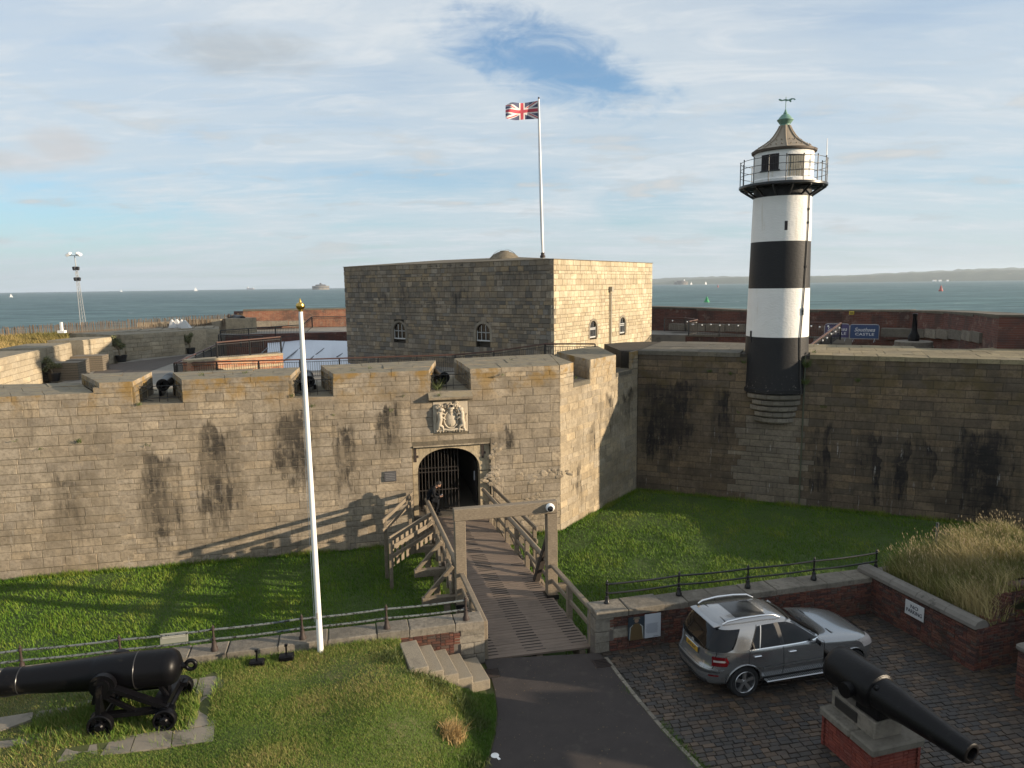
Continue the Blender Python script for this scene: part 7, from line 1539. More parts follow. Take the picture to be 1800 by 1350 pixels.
zg = 1.66; A2, B2 = at(1709, 1326, zg - .10), at(1471, 1166, zg + .05); d2 = (A2 - B2).normalized(); L2 = (A2 - B2).length; g2 = Vector((cb.x, cb.y, zp + .36)); pB2 = F / (B2 - CAMP).dot(_f); pA2 = F / (A2 - CAMP).dot(_f)
rc = thing('muzzle_cannon', 'massive rough black cannon barrel with stepped bands pointing towards the lower right corner', 'cannon', g2)
rb, rs1, rs2, rm2 = 34.5 / pB2, 34.0 / (pB2 * .6 + pA2 * .4), 32.5 / (pB2 * .5 + pA2 * .5), 19.0 / pA2
AX2 = axis_m(B2 - g2, d2)
part('barrel', lambda m: m.lathe([(0, -.12), (rb * .35, -.12), (rb * .7, -.08), (rb * .93, .0), (rb, .10), (rb * 1.0, L2 * .30), (rb * .985, L2 * .335), (rb * .90, L2 * .365), (rs1 * .86, L2 * .375), (rs1 * .84, L2 * .50), (rs1 * .81, L2 * .525), (rs2 * .82, L2 * .55), (rs2 * .80, L2 * .565), (rm2 * 1.12, L2 * .9), (rm2 * 1.10, L2 * .97), (rm2 * 1.02, L2 * .995), (rm2 * .9, L2), (rm2 * .68, L2), (rm2 * .62, L2 * .985), (rm2 * .60, L2 * .6), (0, L2 * .6)], 64, AX2), MT['gun_rough'], rc)
xx2 = d2.cross(Vector((0, 0, 1))).normalized(); tq = B2 + d2 * L2 * .24 - Vector((0, 0, rb * .12)) - g2
part('trunnion', lambda m: m.lathe([(0, -rb * 1.33), (.15, -rb * 1.33), (.15, rb * 1.33), (0, rb * 1.33)], 22, axis_m(tq, xx2)), MT['gun_rough'], rc)
part('breech_loop', lambda m: m.tube([B2 - g2 - d2 * .14 + Vector((0, 0, .10)), B2 - g2 - d2 * .30 + Vector((0, 0, .10)), B2 - g2 - d2 * .30 - Vector((0, 0, .10)), B2 - g2 - d2 * .14 - Vector((0, 0, .10))], .05, 8), MT['gun_rough'], rc)
part('band_lug', lambda m: m.sphere(B2 - g2 + d2 * L2 * .40 - xx2 * -rs1 * .84 * .72 + Vector((0, 0, rs1 * .55)), .06, 8, 6), MT['gun_rough'], rc)
part('saddle', lambda m: m.bbox(B2 - g2 + d2 * L2 * .33 - Vector((0, 0, rb * .75)), (.55, rb * 1.1, .34), .03, Matrix((d2, -xx2, Vector((0, 0, 1)))).transposed()), MT['gun_rough'], rc)
# ------------------------------------------------------------------ NO PARKING wall, casemate, mound
NO_, NE_ = Vector((at(1545, 1085, 0).x, at(1545, 1085, 0).y, 0)), Vector((at(1712, 1180, 0).x, at(1712, 1180, 0).y, 0))
FN = Face((NO_ - (NE_ - NO_) * .18)[:2], (NE_ - NO_)[:2]); LN = (NE_ - NO_).length * 1.18; NZ = 1.10
npw = thing('yard_wall', 'brick yard wall with rounded concrete coping bearing the parking sign', 'wall', FN.p(2, 0)); npo = FN.p(2, 0)
m = MB(); m.prism(V2([FN.p(-.3, 0, -.03), FN.p(LN - .02, 0, -.03), FN.p(LN - .02, 0, -1.6), FN.p(-.3, 0, -1.6)]), -.3, NZ - .02); apart(npw, npo, 'wall_core', m, MT['mortar_brick'])
rN = [(-.03 + .0755 * i, -.03 + .0755 * (i + 1)) for i in range(15)]
it = courses(FN, rN, lambda a, b: [(-.3, LN)], .22, joint=.013, depth=.07, proud=.006, jit=.02, seed=40, flemish=[.225, .112])
FNe = Face(FN.p(LN, 0)[:2], (-FN.n)[:2]); it += courses(FNe, rN, lambda a, b: [(.0, 1.65)], .22, joint=.013, depth=.07, proud=.005, jit=.02, seed=41, flemish=[.225, .112])
place_blocks(it, npw, 'brick', MT['brick'], 2.6)
MT['concrete'] = simple('concrete', (0.235, 0.215, 0.185), .92, var=.25, vs=6, bmp=.6, bs=50, dirt=((.11, .10, .085), 3.0, .55))
for k in range(4):
    a, b = LN * k / 4 - (.3 if k == 0 else 0) + .006, LN * (k + 1) / 4 - .006; mm = MB(); pr = [(.07, NZ - .01), (.07, NZ + .08), (.0, NZ + .17), (-.14, NZ + .21), (-.28, NZ + .17), (-.36, NZ + .06), (-.36, NZ - .01)]
    vs = [FN.p(u, z, o_) for u in (a, b) for o_, z in pr]; kk = len(pr); mm.add(vs, [(i, (i + 1) % kk, kk + (i + 1) % kk, kk + i) for i in range(kk)] + [tuple(range(kk - 1, -1, -1)), tuple(range(kk, 2 * kk))]); apart(npw, npo, 'coping_stone', mm, MT['concrete'])
t, w_, h = board('parking_sign', 'white sign reading NO PARKING on the brick yard wall', FN, ((1594, 1052), (1625, 1094)), simple('sign_white', (.66, .66, .65), .45, var=.05), 'sign', .035)
u0, z1 = FN.uz(1594.5, 1053); u1, zlow = FN.uz(1623.5, 1096)
put_text('NO', .15, MT['ink'], t, (0, -.013, h * .17), (math.pi / 2, 0, 0), xs=1.1); put_text('PARKING', .15, MT['ink'], t, (0, -.013, -h * .17), (math.pi / 2, 0, 0), xs=.82)
# casemate front set back, arched opening, entrance pier
FC_ = Face(FN.p(LN, 0, -1.62)[:2], FN.d[:2]); cas = thing('casemate', 'dark brick casemate front with an arched barred window at the right edge', 'building', FC_.p(2, 0)); cso = FC_.p(2, 0)
AWU = FC_.uz(1812, 1080)[0]; 
m = MB(); m.prism(V2([FC_.p(-.1, 0, -.55), FC_.p(12, 0, -.55), FC_.p(12, 0, -4), FC_.p(-.1, 0, -4)]), -.4, 1.75); m.prism(V2([FC_.p(-.1, 0, -.03), FC_.p(AWU - .5, 0, -.03), FC_.p(AWU - .5, 0, -.6), FC_.p(-.1, 0, -.6)]), -.4, 2.0); m.prism(V2([FC_.p(AWU + .5, 0, -.03), FC_.p(12, 0, -.03), FC_.p(12, 0, -.6), FC_.p(AWU + .5, 0, -.6)]), -.4, 2.0); m.prism(V2([FC_.p(AWU - .5, 0, -.03), FC_.p(AWU + .5, 0, -.03), FC_.p(AWU + .5, 0, -.6), FC_.p(AWU - .5, 0, -.6)]), 1.55, 2.0); apart(cas, cso, 'wall_core', m, MT['mortar_brick'])
rC = [(-.03 + .0755 * i, -.03 + .0755 * (i + 1)) for i in range(27)]
def ivC(a, b): 
    h = [(AWU - .42, AWU + .42)] if b < 1.55 and a > -.0 else []
    return sub_iv(0, 3.2, h)
it = courses(FC_, rC, ivC, .22, joint=.013, depth=.07, proud=.006, jit=.02, seed=45, flemish=[.225, .112])
place_blocks(it, cas, 'brick', MT['brick'], 2.6)
# stepped brick gable rising behind the coping end
FG = Face(FN.p(LN - .02, 0, -.35)[:2], (-FN.n)[:2]); it = []
for i in range(12): z = NZ + .02 + .0755 * i; it += courses(FG, [(z, z + .0755)], lambda a, b: [(.07 * i, 1.8)], .22, joint=.012, depth=.30, proud=.02, jit=.05, seed=60 + i, flemish=[.225, .112])
place_blocks(it, cas, 'gable_brick', MT['brick'], 2.6)
mm = MB(); 
for i in range(9):
    a0, a1 = math.pi * i / 9, math.pi * (i + 1) / 9; c_ = lambda a, r: FC_.p(AWU + r * math.cos(a), 1.12 + r * math.sin(a), .03)
    mm2 = MB(); v4 = [c_(a0 + .02, .43), c_(a0 + .02, .66), c_(a1 - .02, .66), c_(a1 - .02, .43)]; mm2.add([v for v in v4] + [v - FC_.n * .2 for v in v4], [(3, 2, 1, 0), (0, 1, 5, 4), (1, 2, 6, 5), (2, 3, 7, 6), (3, 0, 4, 7)]); apart(cas, cso, 'arch_brick', mm2, MT['brick'])
for s in (-1, 1): mm = MB(); mm.bbox(FC_.p(AWU + s * .5, .86, -.04), (.18, .2, .5), .02, Matrix.Rotation(FC_.ang, 3, 'Z')); apart(cas, cso, 'jamb_stone', mm, MT['concrete'])
wn_ = MB(); wn_.box(FC_.p(AWU, .8, -.3), (.95, .04, 1.7), FC_.ang); wo = apart(cas, cso, 'window', wn_, MT['dark_void']); mm = MB()
for k in range(5): mm.tube([FC_.p(AWU - .36 + .18 * k, .1, -.2) - cso, FC_.p(AWU - .36 + .18 * k, 1.5, -.2) - cso], .014, 5)
for z in (.5, .95, 1.25): mm.tube([FC_.p(AWU - .42, z, -.2) - cso, FC_.p(AWU + .42, z, -.2) - cso], .014, 5)
mm.build('window_bars', MT['grey_iron'], wo)
pu = FN.uz(1782, 1226)[0]; pr_ = thing('entrance_pier', 'low brick pier with stone cap at the right edge of the yard', 'wall', FN.p(pu, 0)); pro = FN.p(pu, 0)
m = MB(); m.prism(V2([FN.p(pu + .03, 0, -.03), FN.p(pu + 4, 0, -.03), FN.p(pu + 4, 0, -.42), FN.p(pu + .03, 0, -.42)]), -.2, 1.1); apart(pr_, pro, 'wall_core', m, MT['mortar_brick'])
it = courses(FN, rN, lambda a, b: [(pu, pu + 1.6)], .22, joint=.013, depth=.07, proud=.004, jit=.02, seed=47, flemish=[.225, .112]); FP = Face(FN.p(pu, 0, -.45)[:2], FN.n[:2]); it += courses(FP, rN, lambda a, b: [(0, .45)], .22, joint=.013, depth=.07, proud=.004, jit=.02, seed=48, flemish=[.225, .112])
place_blocks(it, pr_, 'brick', MT['brick'], 2.6)
mm = MB(); mm.bbox(FN.p(pu + 2, 1.18, -.22), (4.1, .56, .17), .05, Matrix.Rotation(FN.ang, 3, 'Z')); apart(pr_, pro, 'cap_stone', mm, MT['concrete'])
# the grass mound over it all; its unseen crest is shaped to shade the yard
def mound_z(x, y):
    q = Vector((x, y, 0)) - FN.O; u = q.dot(FN.d); v = -q.dot(FN.n)          # v: behind the wall line
    if u < LN: base = NZ + .02 + .30 * sstep(.3, 2.2, v) + .15 * sstep(2.0, 6.0, v)
    else: base = 1.95 + .2 * sstep(2.0, 3.2, v)
    crest = 3.55 - .62 * math.exp(-((y - 12.65) / .16) ** 2)  # dip shaped to let a slit of sun onto the path
    if y < 10.1: crest = 2.9
    lift = sstep(18.6, 16.2, y) * sstep(2.4, 4.2, v)
    z = base + (crest - base) * lift
    e_ = -(x - 10.0) * .36 + (y - 19.55) * .933          # distance beyond the moat edge of the mound
    z *= 1 - .65 * sstep(15.2, 17.0, x) * sstep(18.4, 19.4, y)  # sunk out of view so sun reaches the moat grass
    far = sstep(-.25, .55, e_); return z * (1 - far) + (ZM - .1) * far
V = []; Fs = []; nx, ny = 44, 64
for j in range(ny + 1):
    for i in range(nx + 1):
        y = 4.5 + 22.5 * j / ny; u_ = (y - FN.O.y) / FN.d.y; vs_ = .30 if u_ < LN - .40 else 1.95
        pW = FN.O + FN.d * u_ - FN.n * vs_; x = pW.x + (28 - pW.x) * (i / nx) ** 1.4; V.append((x, y, mound_z(x, y)))
mm = MB(); mm.add(V, [(j * (nx + 1) + i, j * (nx + 1) + i + 1, (j + 1) * (nx + 1) + i + 1, (j + 1) * (nx + 1) + i) for j in range(ny) for i in range(nx)], 0, True); tag(mm.build('grass_mound', MT['lawn_soil']), kind='structure')
N = 62000; x = rng.uniform(9.9, 17, N); y = rng.uniform(15.8, 22.4, N); P = []
for a, b in zip(x, y):
    q = Vector((a, b, 0)) - FN.O; u = q.dot(FN.d); v = -q.dot(FN.n)
    if v > (.42 if u < LN + .05 else 2.0) and mound_z(a, b) > .9: P.append((a, b, mound_z(a, b)))
P = np.array(P); nn = vnoise(P[:, 0], P[:, 1], 2.6, 21)
blades('tall_grass', P, rng.uniform(.30, .80, len(P)) * (.6 + .6 * nn), rng.uniform(.004, .008, len(P)), .75, np.clip(nn * .8 + rng.uniform(-.15, .4, len(P)), 0, 1), MT['grass_tall'], 2, (-.22, .08))
sel = rng.uniform(0, 1, len(P)) < .5
blades('low_grass', P[sel] + rng.normal(0, .04, (sel.sum(), 3)) * np.array([1, 1, 0]), rng.uniform(.12, .35, sel.sum()), rng.uniform(.006, .010, sel.sum()), .8, np.clip(nn[sel] * .4 + rng.uniform(-.1, .25, sel.sum()), 0, 1), MT['grass_tall'], 1, (-.2, .1))
n_ = 1500; ii = rng.integers(0, len(P), n_); b0_ = P[ii]; h_ = rng.uniform(.6, 1.0, n_); lx_ = -.16 * h_ + rng.normal(0, .12, n_); ly_ = rng.normal(0, .10, n_); tp2 = b0_ + np.stack([lx_, ly_, h_], 1); u_ = np.stack([lx_, ly_, h_], 1); u_ /= np.linalg.norm(u_, axis=1)[:, None]
hd_ = rng.uniform(.05, .11, n_)[:, None]; sd_ = np.array([.011, 0, 0]); V = np.stack([b0_ - sd_ * .22, b0_ + sd_ * .22, tp2, tp2 - u_ * hd_, tp2 - u_ * hd_ * .45 + sd_, tp2 + u_ * hd_ * .1, tp2 - u_ * hd_, tp2 - u_ * hd_ * .45 - sd_, tp2 + u_ * hd_ * .1], 1).reshape(-1, 3)
o = bpy.data.objects.new('seed_stalks', np_mesh('seed_stalks', V, np.arange(n_ * 9).reshape(n_ * 3, 3), simple('seed_stalk', (.46, .36, .20), .8, var=.3, vs=9))); COL.objects.link(o); o['kind'] = 'stuff'
# spiked iron fence beyond the mound
fA, fB = at_d(1640, 935, 26.8), at_d(1830, 905, 26.0); zf = .15; sf = thing('spiked_fence', 'thin spiked iron fence half hidden behind the tall grass', 'fence', (fA.x, fA.y, 0)); fo2 = Vector((fA.x, fA.y, 0))
for k in range(3): q = fA.lerp(fB, .04 + .46 * k); part('fence_post', lambda m: m.tube([Vector((q.x, q.y, -.6)) - fo2, Vector((q.x, q.y, 1.55)) - fo2], .045, 7), MT['grey_iron'], sf)
sp_ = MB()
for k in range(34): q = fA.lerp(fB, k / 33); sp_.tube([Vector((q.x, q.y, .3)) - fo2, Vector((q.x, q.y, 1.42)) - fo2, Vector((q.x, q.y, 1.50)) - fo2], [.010, .010, .002], 4)
sp_.build('spikes', MT['black_iron'], sf)['kind'] = 'stuff'
for z in (.5, 1.25): part('fence_rail', lambda m: m.beam(Vector((fA.x, fA.y, z)) - fo2, Vector((fB.x, fB.y, z)) - fo2, .03, .04), MT['black_iron'], sf)
# ------------------------------------------------------------------ the parked car (x forward from the rear axle, y left, z up)
car = thing('parked_car', 'silver-grey estate-bodied off-roader parked on the cobbles, seen from its rear corner', 'car', (5.10, 16.25, 0), math.radians(14.0))
m_, t_, b_ = new_mat('car_paint'); b_.inputs['Base Color'].default_value = (0.275, 0.28, 0.285, 1); b_.inputs['Metallic'].default_value = .75; b_.inputs['Roughness'].default_value = .28; b_.inputs['Coat Weight'].default_value = 1.0; b_.inputs['Coat Roughness'].default_value = .03
d_ = t_.noise(geo(t_).outputs['Position'], 3.0, 4); t_.set(b_.inputs['Roughness'], t_.math('ADD', .16, t_.math('MULTIPLY', d_, .10))); CP = m_
CGl = simple('car_glass', (.005, .006, .008), .03, var=0, spec=.3); CPl = simple('car_plastic', (.030, .030, .032), .55); CCh = simple('car_chrome', (.72, .72, .73), .16, 1.0, var=.02); CTy = simple('car_tyre', (.014, .014, .015), .85, bmp=.3, bs=60); CAl = simple('car_alloy', (.48, .49, .50), .28, .9, var=.03)
CRd = simple('lamp_red', (.16, .006, .010), .12, var=.1); CCl = simple('lamp_clear', (.55, .50, .48), .12); CSl = simple('trim_silver', (.40, .41, .42), .3, .8); CYe = simple('plate_yellow', (.62, .36, .03), .4, var=.04); CSm = simple('seam_dark', (.01, .01, .011), .8)
RN = [  # z, rear x, front x, half width, exponent
    (.30, -.86, 3.66, .84, 5.0), (.36, -.93, 3.72, .885, 5.0), (.48, -.965, 3.76, .92, 4.8), (.60, -.975, 3.775, .945, 4.6), (.70, -.955, 3.77, .955, 4.6), (.78, -.905, 3.745, .952, 4.8), (.88, -.875, 3.67, .945, 5.0), (.96, -.865, 3.52, .94, 5.2),
    (1.02, -.858, 3.30, .935, 5.2), (1.07, -.85, 2.95, .928, 5.0), (1.105, -.842, 2.55, .918, 5.0), (1.13, -.832, 2.22, .905, 5.2), (1.18, -.815, 2.14, .882, 5.4), (1.28, -.77, 1.965, .842, 5.6), (1.38, -.715, 1.79, .80, 5.6), (1.48, -.655, 1.61, .755, 5.6), (1.56, -.60, 1.45, .715, 5.4), (1.625, -.56, 1.28, .668, 5.0), (1.665, -.54, 1.10, .615, 4.6), (1.70, -.46, .86, .52, 4.2), (1.722, -.30, .62, .36, 3.6), (1.73, -.05, .40, .16, 3.0)]
def ring(z):
    for a, b in zip(RN, RN[1:]):
        if a[0] <= z <= b[0]:
            k = (z - a[0]) / (b[0] - a[0]); return tuple(p + (q - p) * k for p, q in zip(a, b))
    return RN[0] if z < RN[0][0] else RN[-1]
def cw(x, z):
    _, xr, xf, b, n = ring(z); k = abs((x - (xr + xf) / 2) / ((xf - xr) / 2)); return b * max(0, 1 - k ** n) ** (1 / n)
def cend(y, z, front):
    _, xr, xf, b, n = ring(z); k = min(1, abs(y / b)); a = (xf - xr) / 2 * (1 - k ** n) ** (1 / n); return (xr + xf) / 2 + (a if front else -a)
NA = 96; m = MB(); vs = []
ZL = sorted(set([r[0] for r in RN] + [.33, .42, .54, .65, .74, .83, .92, .99, 1.045, 1.09, 1.155, 1.23, 1.33, 1.43, 1.52, 1.595, 1.645, 1.685]))
for z in ZL:
    _, xr, xf, b, n = ring(z)
    for i in range(NA):
        th = 2 * math.pi * i / NA; c, s = math.cos(th), math.sin(th); r_ = (abs(c) ** n + abs(s) ** n) ** (-1 / n)
        vs.append(((xr + xf) / 2 + (xf - xr) / 2 * r_ * c, b * r_ * s, z))
nz_ = len(ZL); m.add(vs, [(j * NA + i, j * NA + (i + 1) % NA, (j + 1) * NA + (i + 1) % NA, (j + 1) * NA + i) for j in range(nz_ - 1) for i in range(NA)], 0, True)
m.add(vs[:NA], [tuple(reversed(range(NA)))], 0); m.add(vs[-NA:], [tuple(range(NA))], 0, True)
body = m.build('body', [CP, CPl], car); bm = bmesh.new(); bm.from_mesh(body.data); bmesh.ops.remove_doubles(bm, verts=bm.verts, dist=1e-5); bm.to_mesh(body.data); bm.free()
cut = MB()
for x in (0, 2.915): cut.lathe([(0, -1.3), (.415, -1.3), (.415, 1.3), (0, 1.3)], 40, axis_m((x, 0, .375), (0, 1, 0)))
co_ = cut.build('cutter', CPl); bo_ = body.modifiers.new('b', 'BOOLEAN'); bo_.object = co_; bo_.operation = 'DIFFERENCE'; bo_.solver = 'EXACT'
parm = body.parent; body.parent = None; dg = bpy.context.evaluated_depsgraph_get(); dg.update(); me = bpy.data.meshes.new_from_object(body.evaluated_get(dg)); body.modifiers.clear(); body.data = me; body.parent = parm; bpy.data.objects.remove(co_)
for p in me.polygons:
    c = p.center; 
    if abs(c.y) < .80 and c.z < .80 and (abs(c.x) < .5 or abs(c.x - 2.915) < .5): p.material_index = 1; p.use_smooth = False
def side(name, bot, top, mat, off=.006, par=None, n=8, sides=(-1, 1)):
    """panel on the flank between two polylines of (x,z)"""
    def samp(pl, k):
        k *= len(pl) - 1; i = min(int(k), len(pl) - 2); f = k - i; return pl[i][0] + (pl[i + 1][0] - pl[i][0]) * f, pl[i][1] + (pl[i + 1][1] - pl[i][1]) * f
    o = None
    for s in sides:
        mm = MB(); vs = []; NX = 16
        for i in range(NX + 1):
            (xa, za_), (xb, zb_) = samp(bot, i / NX), samp(top, i / NX)
            for j in range(n + 1):
                x, z = xa + (xb - xa) * j / n, za_ + (zb_ - za_) * j / n; vs.append((x, s * (cw(x, z) + off), z))
        fs = [(i * (n + 1) + j, (i + 1) * (n + 1) + j, (i + 1) * (n + 1) + j + 1, i * (n + 1) + j + 1) for i in range(NX) for j in range(n)]
        mm.add(vs, [f[::-1] for f in fs] if s > 0 else fs, 0, True); o = mm.build(name, mat, par or car)
    return o
def endp(name, polyb, polyt, mat, front, off=.006, n=8):
    mm = MB(); vs = []; NY = 20
    for i in range(NY + 1):
        k = i / NY; ya, za_ = polyb[0][0] + (polyb[1][0] - polyb[0][0]) * k, polyb[0][1] + (polyb[1][1] - polyb[0][1]) * k; yb, zb_ = polyt[0][0] + (polyt[1][0] - polyt[0][0]) * k, polyt[0][1] + (polyt[1][1] - polyt[0][1]) * k
        bow = .03 * math.sin(math.pi * k)
        for j in range(n + 1):
            y, z = ya + (yb - ya) * j / n, za_ + (zb_ - za_) * j / n - (bow if not front else 0) * (1 - j / n); vs.append((cend(y, z, front) + (off if front else -off), y, z))
    fs = [(i * (n + 1) + j, (i + 1) * (n + 1) + j, (i + 1) * (n + 1) + j + 1, i * (n + 1) + j + 1) for i in range(NY) for j in range(n)]
    mm.add(vs, fs if front else [f[::-1] for f in fs], 0, True); return mm.build(name, mat, car)
# glass
endp('windscreen', [(-.80, 1.15), (.80, 1.15)], [(-.62, 1.60), (.62, 1.60)], CGl, True); endp('rear_window', [(-.80, 1.13), (.80, 1.13)], [(-.66, 1.585), (.66, 1.585)], CGl, False)
side('rear_quarter_window', [(-.80, 1.135), (-.46, 1.135), (-.30, 1.19), (-.23, 1.28)], [(-.58, 1.585), (-.40, 1.585), (-.22, 1.585), (-.04, 1.585)], CGl)
side('rear_door_window', [(.14, 1.145), (.50, 1.145), (.93, 1.145)], [(.40, 1.59), (.60, 1.605), (.84, 1.605)], CGl, .007); side('front_door_window', [(1.04, 1.145), (1.5, 1.145), (1.96, 1.16)], [(.98, 1.605), (1.20, 1.585), (1.44, 1.50)], CGl, .007)
side('window_divider', [(.36, 1.145), (.385, 1.145)], [(.49, 1.60), (.515, 1.60)], CSl, .012); side('door_pillar', [(.94, 1.14), (1.03, 1.14)], [(.85, 1.61), (.97, 1.61)], CPl, .010)
side('window_trim', [(.10, 1.128), (1.0, 1.128), (2.0, 1.135)], [(.10, 1.150), (1.0, 1.150), (2.0, 1.155)], CCh, .014)
for bot, top in (([(.07, .60), (.082, .60)], [(.10, 1.12), (.112, 1.12)]), ([(.985, .44), (.997, .44)], [(.985, 1.12), (.997, 1.12)]), ([(2.04, .50), (2.052, .50)], [(2.10, 1.10), (2.112, 1.10)])): side('door_seam', bot, top, CSm, .004, n=14)
side('door_seam', [(.10, 1.12), (.13, 1.13)], [(.395, 1.62), (.41, 1.62)], CSm, .005)
side('flank_trim', [(.46, .665), (1.4, .675), (2.38, .69)], [(.46, .70), (1.4, .71), (2.38, .72)], CSl, .016); side('sill_panel', [(.44, .31), (1.4, .31), (2.47, .31)], [(.44, .42), (1.4, .42), (2.47, .42)], CPl, .008)
for s in (-1, 1):
    part('door_handle', lambda m: [m.bbox((x, s * (cw(x, .985) + .025), .985), (.20, .035, .042), .015) for x in (.30, 1.22)], CCh, car)
    rb_ = part('running_board', lambda m: m.bbox((1.42, s * .985, .375), (1.85, .15, .035), .015), CSl, car); part('tread_studs', lambda m: [m.box((.58 + .055 * i, s * .985, .395), (.022, .11, .008)) for i in range(31)], CPl, rb_)
    part('roof_rail', lambda m: m.tube([(-.42, s * .575, 1.685), (-.30, s * .585, 1.745), (.10, s * .595, 1.785), (.55, s * .590, 1.785), (.92, s * .575, 1.755), (1.10, s * .56, 1.665)], [.018, .024, .026, .026, .024, .016], 9), CCh, car)
    mi_ = part('door_mirror', lambda m: m.bbox((1.90, s * 1.03, 1.17), (.12, .22, .17), .05), CP, car); part('mirror_glass', lambda m: m.bbox((1.836, s * 1.04, 1.17), (.012, .17, .12), .004), CGl, mi_); part('mirror_arm', lambda m: m.beam((1.92, s * .90, 1.13), (1.91, s * .96, 1.14), .06, .05), CPl, mi_)
    # lamps
    tl_ = MB(); vs = []; N1, N2 = 16, 8
    def lampgrid(z0, z1, ex, par=None, nm='tail_lamp', mat=CRd, off=.014, k0=0.0, k1=1.0, e0=.68):
        mm = MB(); vs = []
        for i in range(N1 + 1):
            k = k0 + (k1 - k0) * i / N1
            for j in range(N2 + 1):
                z = z0 + (z1 - z0) * j / N2; _, xr, xf, b, n = ring(z); xc, a = (xr + xf) / 2, (xf - xr) / 2
                taper = .03 * abs(j / N2 - .55); th0, th1 = math.pi - e0, math.pi - ex + taper; th = th0 + (th1 - th0) * k - (.0 if k else 0)
                # param around the corner by superellipse angle
                c, s_ = math.cos(th), math.sin(th); tt = math.atan2(abs(s_) * 1, abs(c)); cc, ss = math.cos(tt), math.sin(tt); r_ = (cc ** n + ss ** n) ** (-1 / n); vs.append((xc - (a + off) * r_ * cc, s * (b + off) * r_ * ss, z))
        fs = [(i * (N2 + 1) + j, (i + 1) * (N2 + 1) + j, (i + 1) * (N2 + 1) + j + 1, i * (N2 + 1) + j + 1) for i in range(N1) for j in range(N2)]
        mm.add(vs, fs if s > 0 else [f[::-1] for f in fs], 0, True); return mm.build(nm, mat, par or car)
    tl = lampgrid(.80, 1.02, .868); lampgrid(.895, .945, .862, tl, 'lamp_lens', CCl, .019, .12, .9)
    lampgrid(.545, .585, .80, None, 'bumper_reflector', CRd, .008, .1, 1, .66)
    hl = MB(); vs = []
    for i in range(11):
        for j in range(7):
            z = .74 + .20 * j / 6 + .03 * i / 10; y = .48 + .40 * i / 10; _, xr, xf, b, n = ring(z); y = min(y, b * .985); vs.append((cend(y, z, True) + .010, s * y, z))
    fs = [(i * 7 + j, (i + 1) * 7 + j, (i + 1) * 7 + j + 1, i * 7 + j + 1) for i in range(10) for j in range(6)]; hl.add(vs, fs if s > 0 else [f[::-1] for f in fs], 0, True); hl.build('headlight', CCl, car)
    # wheels
    for x in (0, 2.915):
        wh_ = bpy.data.objects.new('wheel', None); COL.objects.link(wh_); wh_.parent = car; wh_.location = (x, s * .80, .375); A_w = axis_m((0, 0, 0), (0, s, 0)); A3 = A_w.to_3x3()
        part('tyre', lambda m: m.lathe([(.255, -.12), (.35, -.125), (.372, -.10), (.375, 0), (.372, .10), (.35, .128), (.30, .135), (.262, .125), (.255, .11)], 48, A_w), CTy, wh_)
        def rim(m):
            m.lathe([(.262, .125), (.255, .135), (.245, .128), (.235, .06), (.23, -.1)], 48, A_w); m.lathe([(.0, .105), (.035, .105), (.05, .095), (.07, .07)], 20, A_w)
            for k in range(5):
                a = 2 * math.pi * k / 5 + math.pi / 2; R2 = lambda r, da, h: A3 @ Vector((r * math.cos(a + da), r * math.sin(a + da), h))
                q = [R2(.05, -.75, .098), R2(.05, .75, .098), R2(.242, .185, .112), R2(.242, -.185, .112)]; q2 = [v - A3 @ Vector((0, 0, .03)) for v in q]
                m.add(q + q2, [(0, 3, 2, 1) if False else (0, 1, 2, 3), (1, 0, 4, 5), (2, 1, 5, 6), (3, 2, 6, 7), (0, 3, 7, 4)], 0)
        part('rim', rim, CAl, wh_); part('brake_disc', lambda m: m.lathe([(0, .02), (.19, .02), (.19, .0), (.23, -.02)], 28, A_w), CPl, wh_)
        ar = MB(); ar.tube([(x + .43 * math.cos(a), s * (cw(x + .43 * math.cos(a), .375 + .43 * math.sin(a)) + .004), .375 + .43 * math.sin(a)) for a in [math.pi * (.02 + .96 * i / 20) for i in range(21)]], .022, 6); ar.build('arch_trim', CP, car)
    part('bonnet_vent', lambda m: [m.bbox((2.52 + .05 * i, s * .52, 1.108 - .018 * i), (.035, .22, .02), .006) for i in range(4)], CPl, car)
# tail: plate, badge, handle strip, bumper, roof spoiler
pz_ = .965; px_ = cend(0, pz_, False) - .012; pl8 = part('number_plate', lambda m: m.bbox((px_, 0, pz_), (.012, .53, .125), .004), CYe, car); put_text('KP59 KVC', .098, MT['ink'], pl8, (px_ - .008, 0, pz_), (math.pi / 2, 0, -math.pi / 2), xs=.92)
part('plate_recess', lambda m: m.bbox((px_ + .010, 0, pz_ - .005), (.012, .66, .19), .005), CPl, car)
bd_ = part('tail_badge', lambda m: (m.tube([(px_ + .012, .05 * math.cos(a), 1.095 + .05 * math.sin(a)) for a in [2 * math.pi * i / 20 for i in range(21)]], .007, 5, cap=False), [m.beam((px_ + .012, 0, 1.095), (px_ + .012, .05 * math.sin(a), 1.095 + .05 * math.cos(a)), .010, .010) for a in (0, 2.094, 4.189)]), CCh, car)
part('handle_strip', lambda m: m.bbox((px_ - .004, 0, 1.05), (.02, .62, .022), .006), CCh, car)
endp('bumper_step', [(-.82, .625), (.82, .625)], [(-.84, .665), (.84, .665)], CPl, False, .010); endp('bumper_strip', [(-.86, .70), (.86, .70)], [(-.86, .715), (.86, .715)], CSl, False, .012); endp('diffuser', [(-.62, .31), (.62, .31)], [(-.66, .42), (.66, .42)], CPl, False, .010)
for s in (-1, 1): endp('tailgate_seam', [(s * .74, .70), (s * .75, .70)], [(s * .77, 1.12), (s * .78, 1.12)], CSm, False, .004, 12)
part('roof_spoiler', lambda m: m.bbox((-.555, 0, 1.642), (.17, 1.14, .03), .014, Matrix.Rotation(-.12, 3, 'Y')), CP, car)
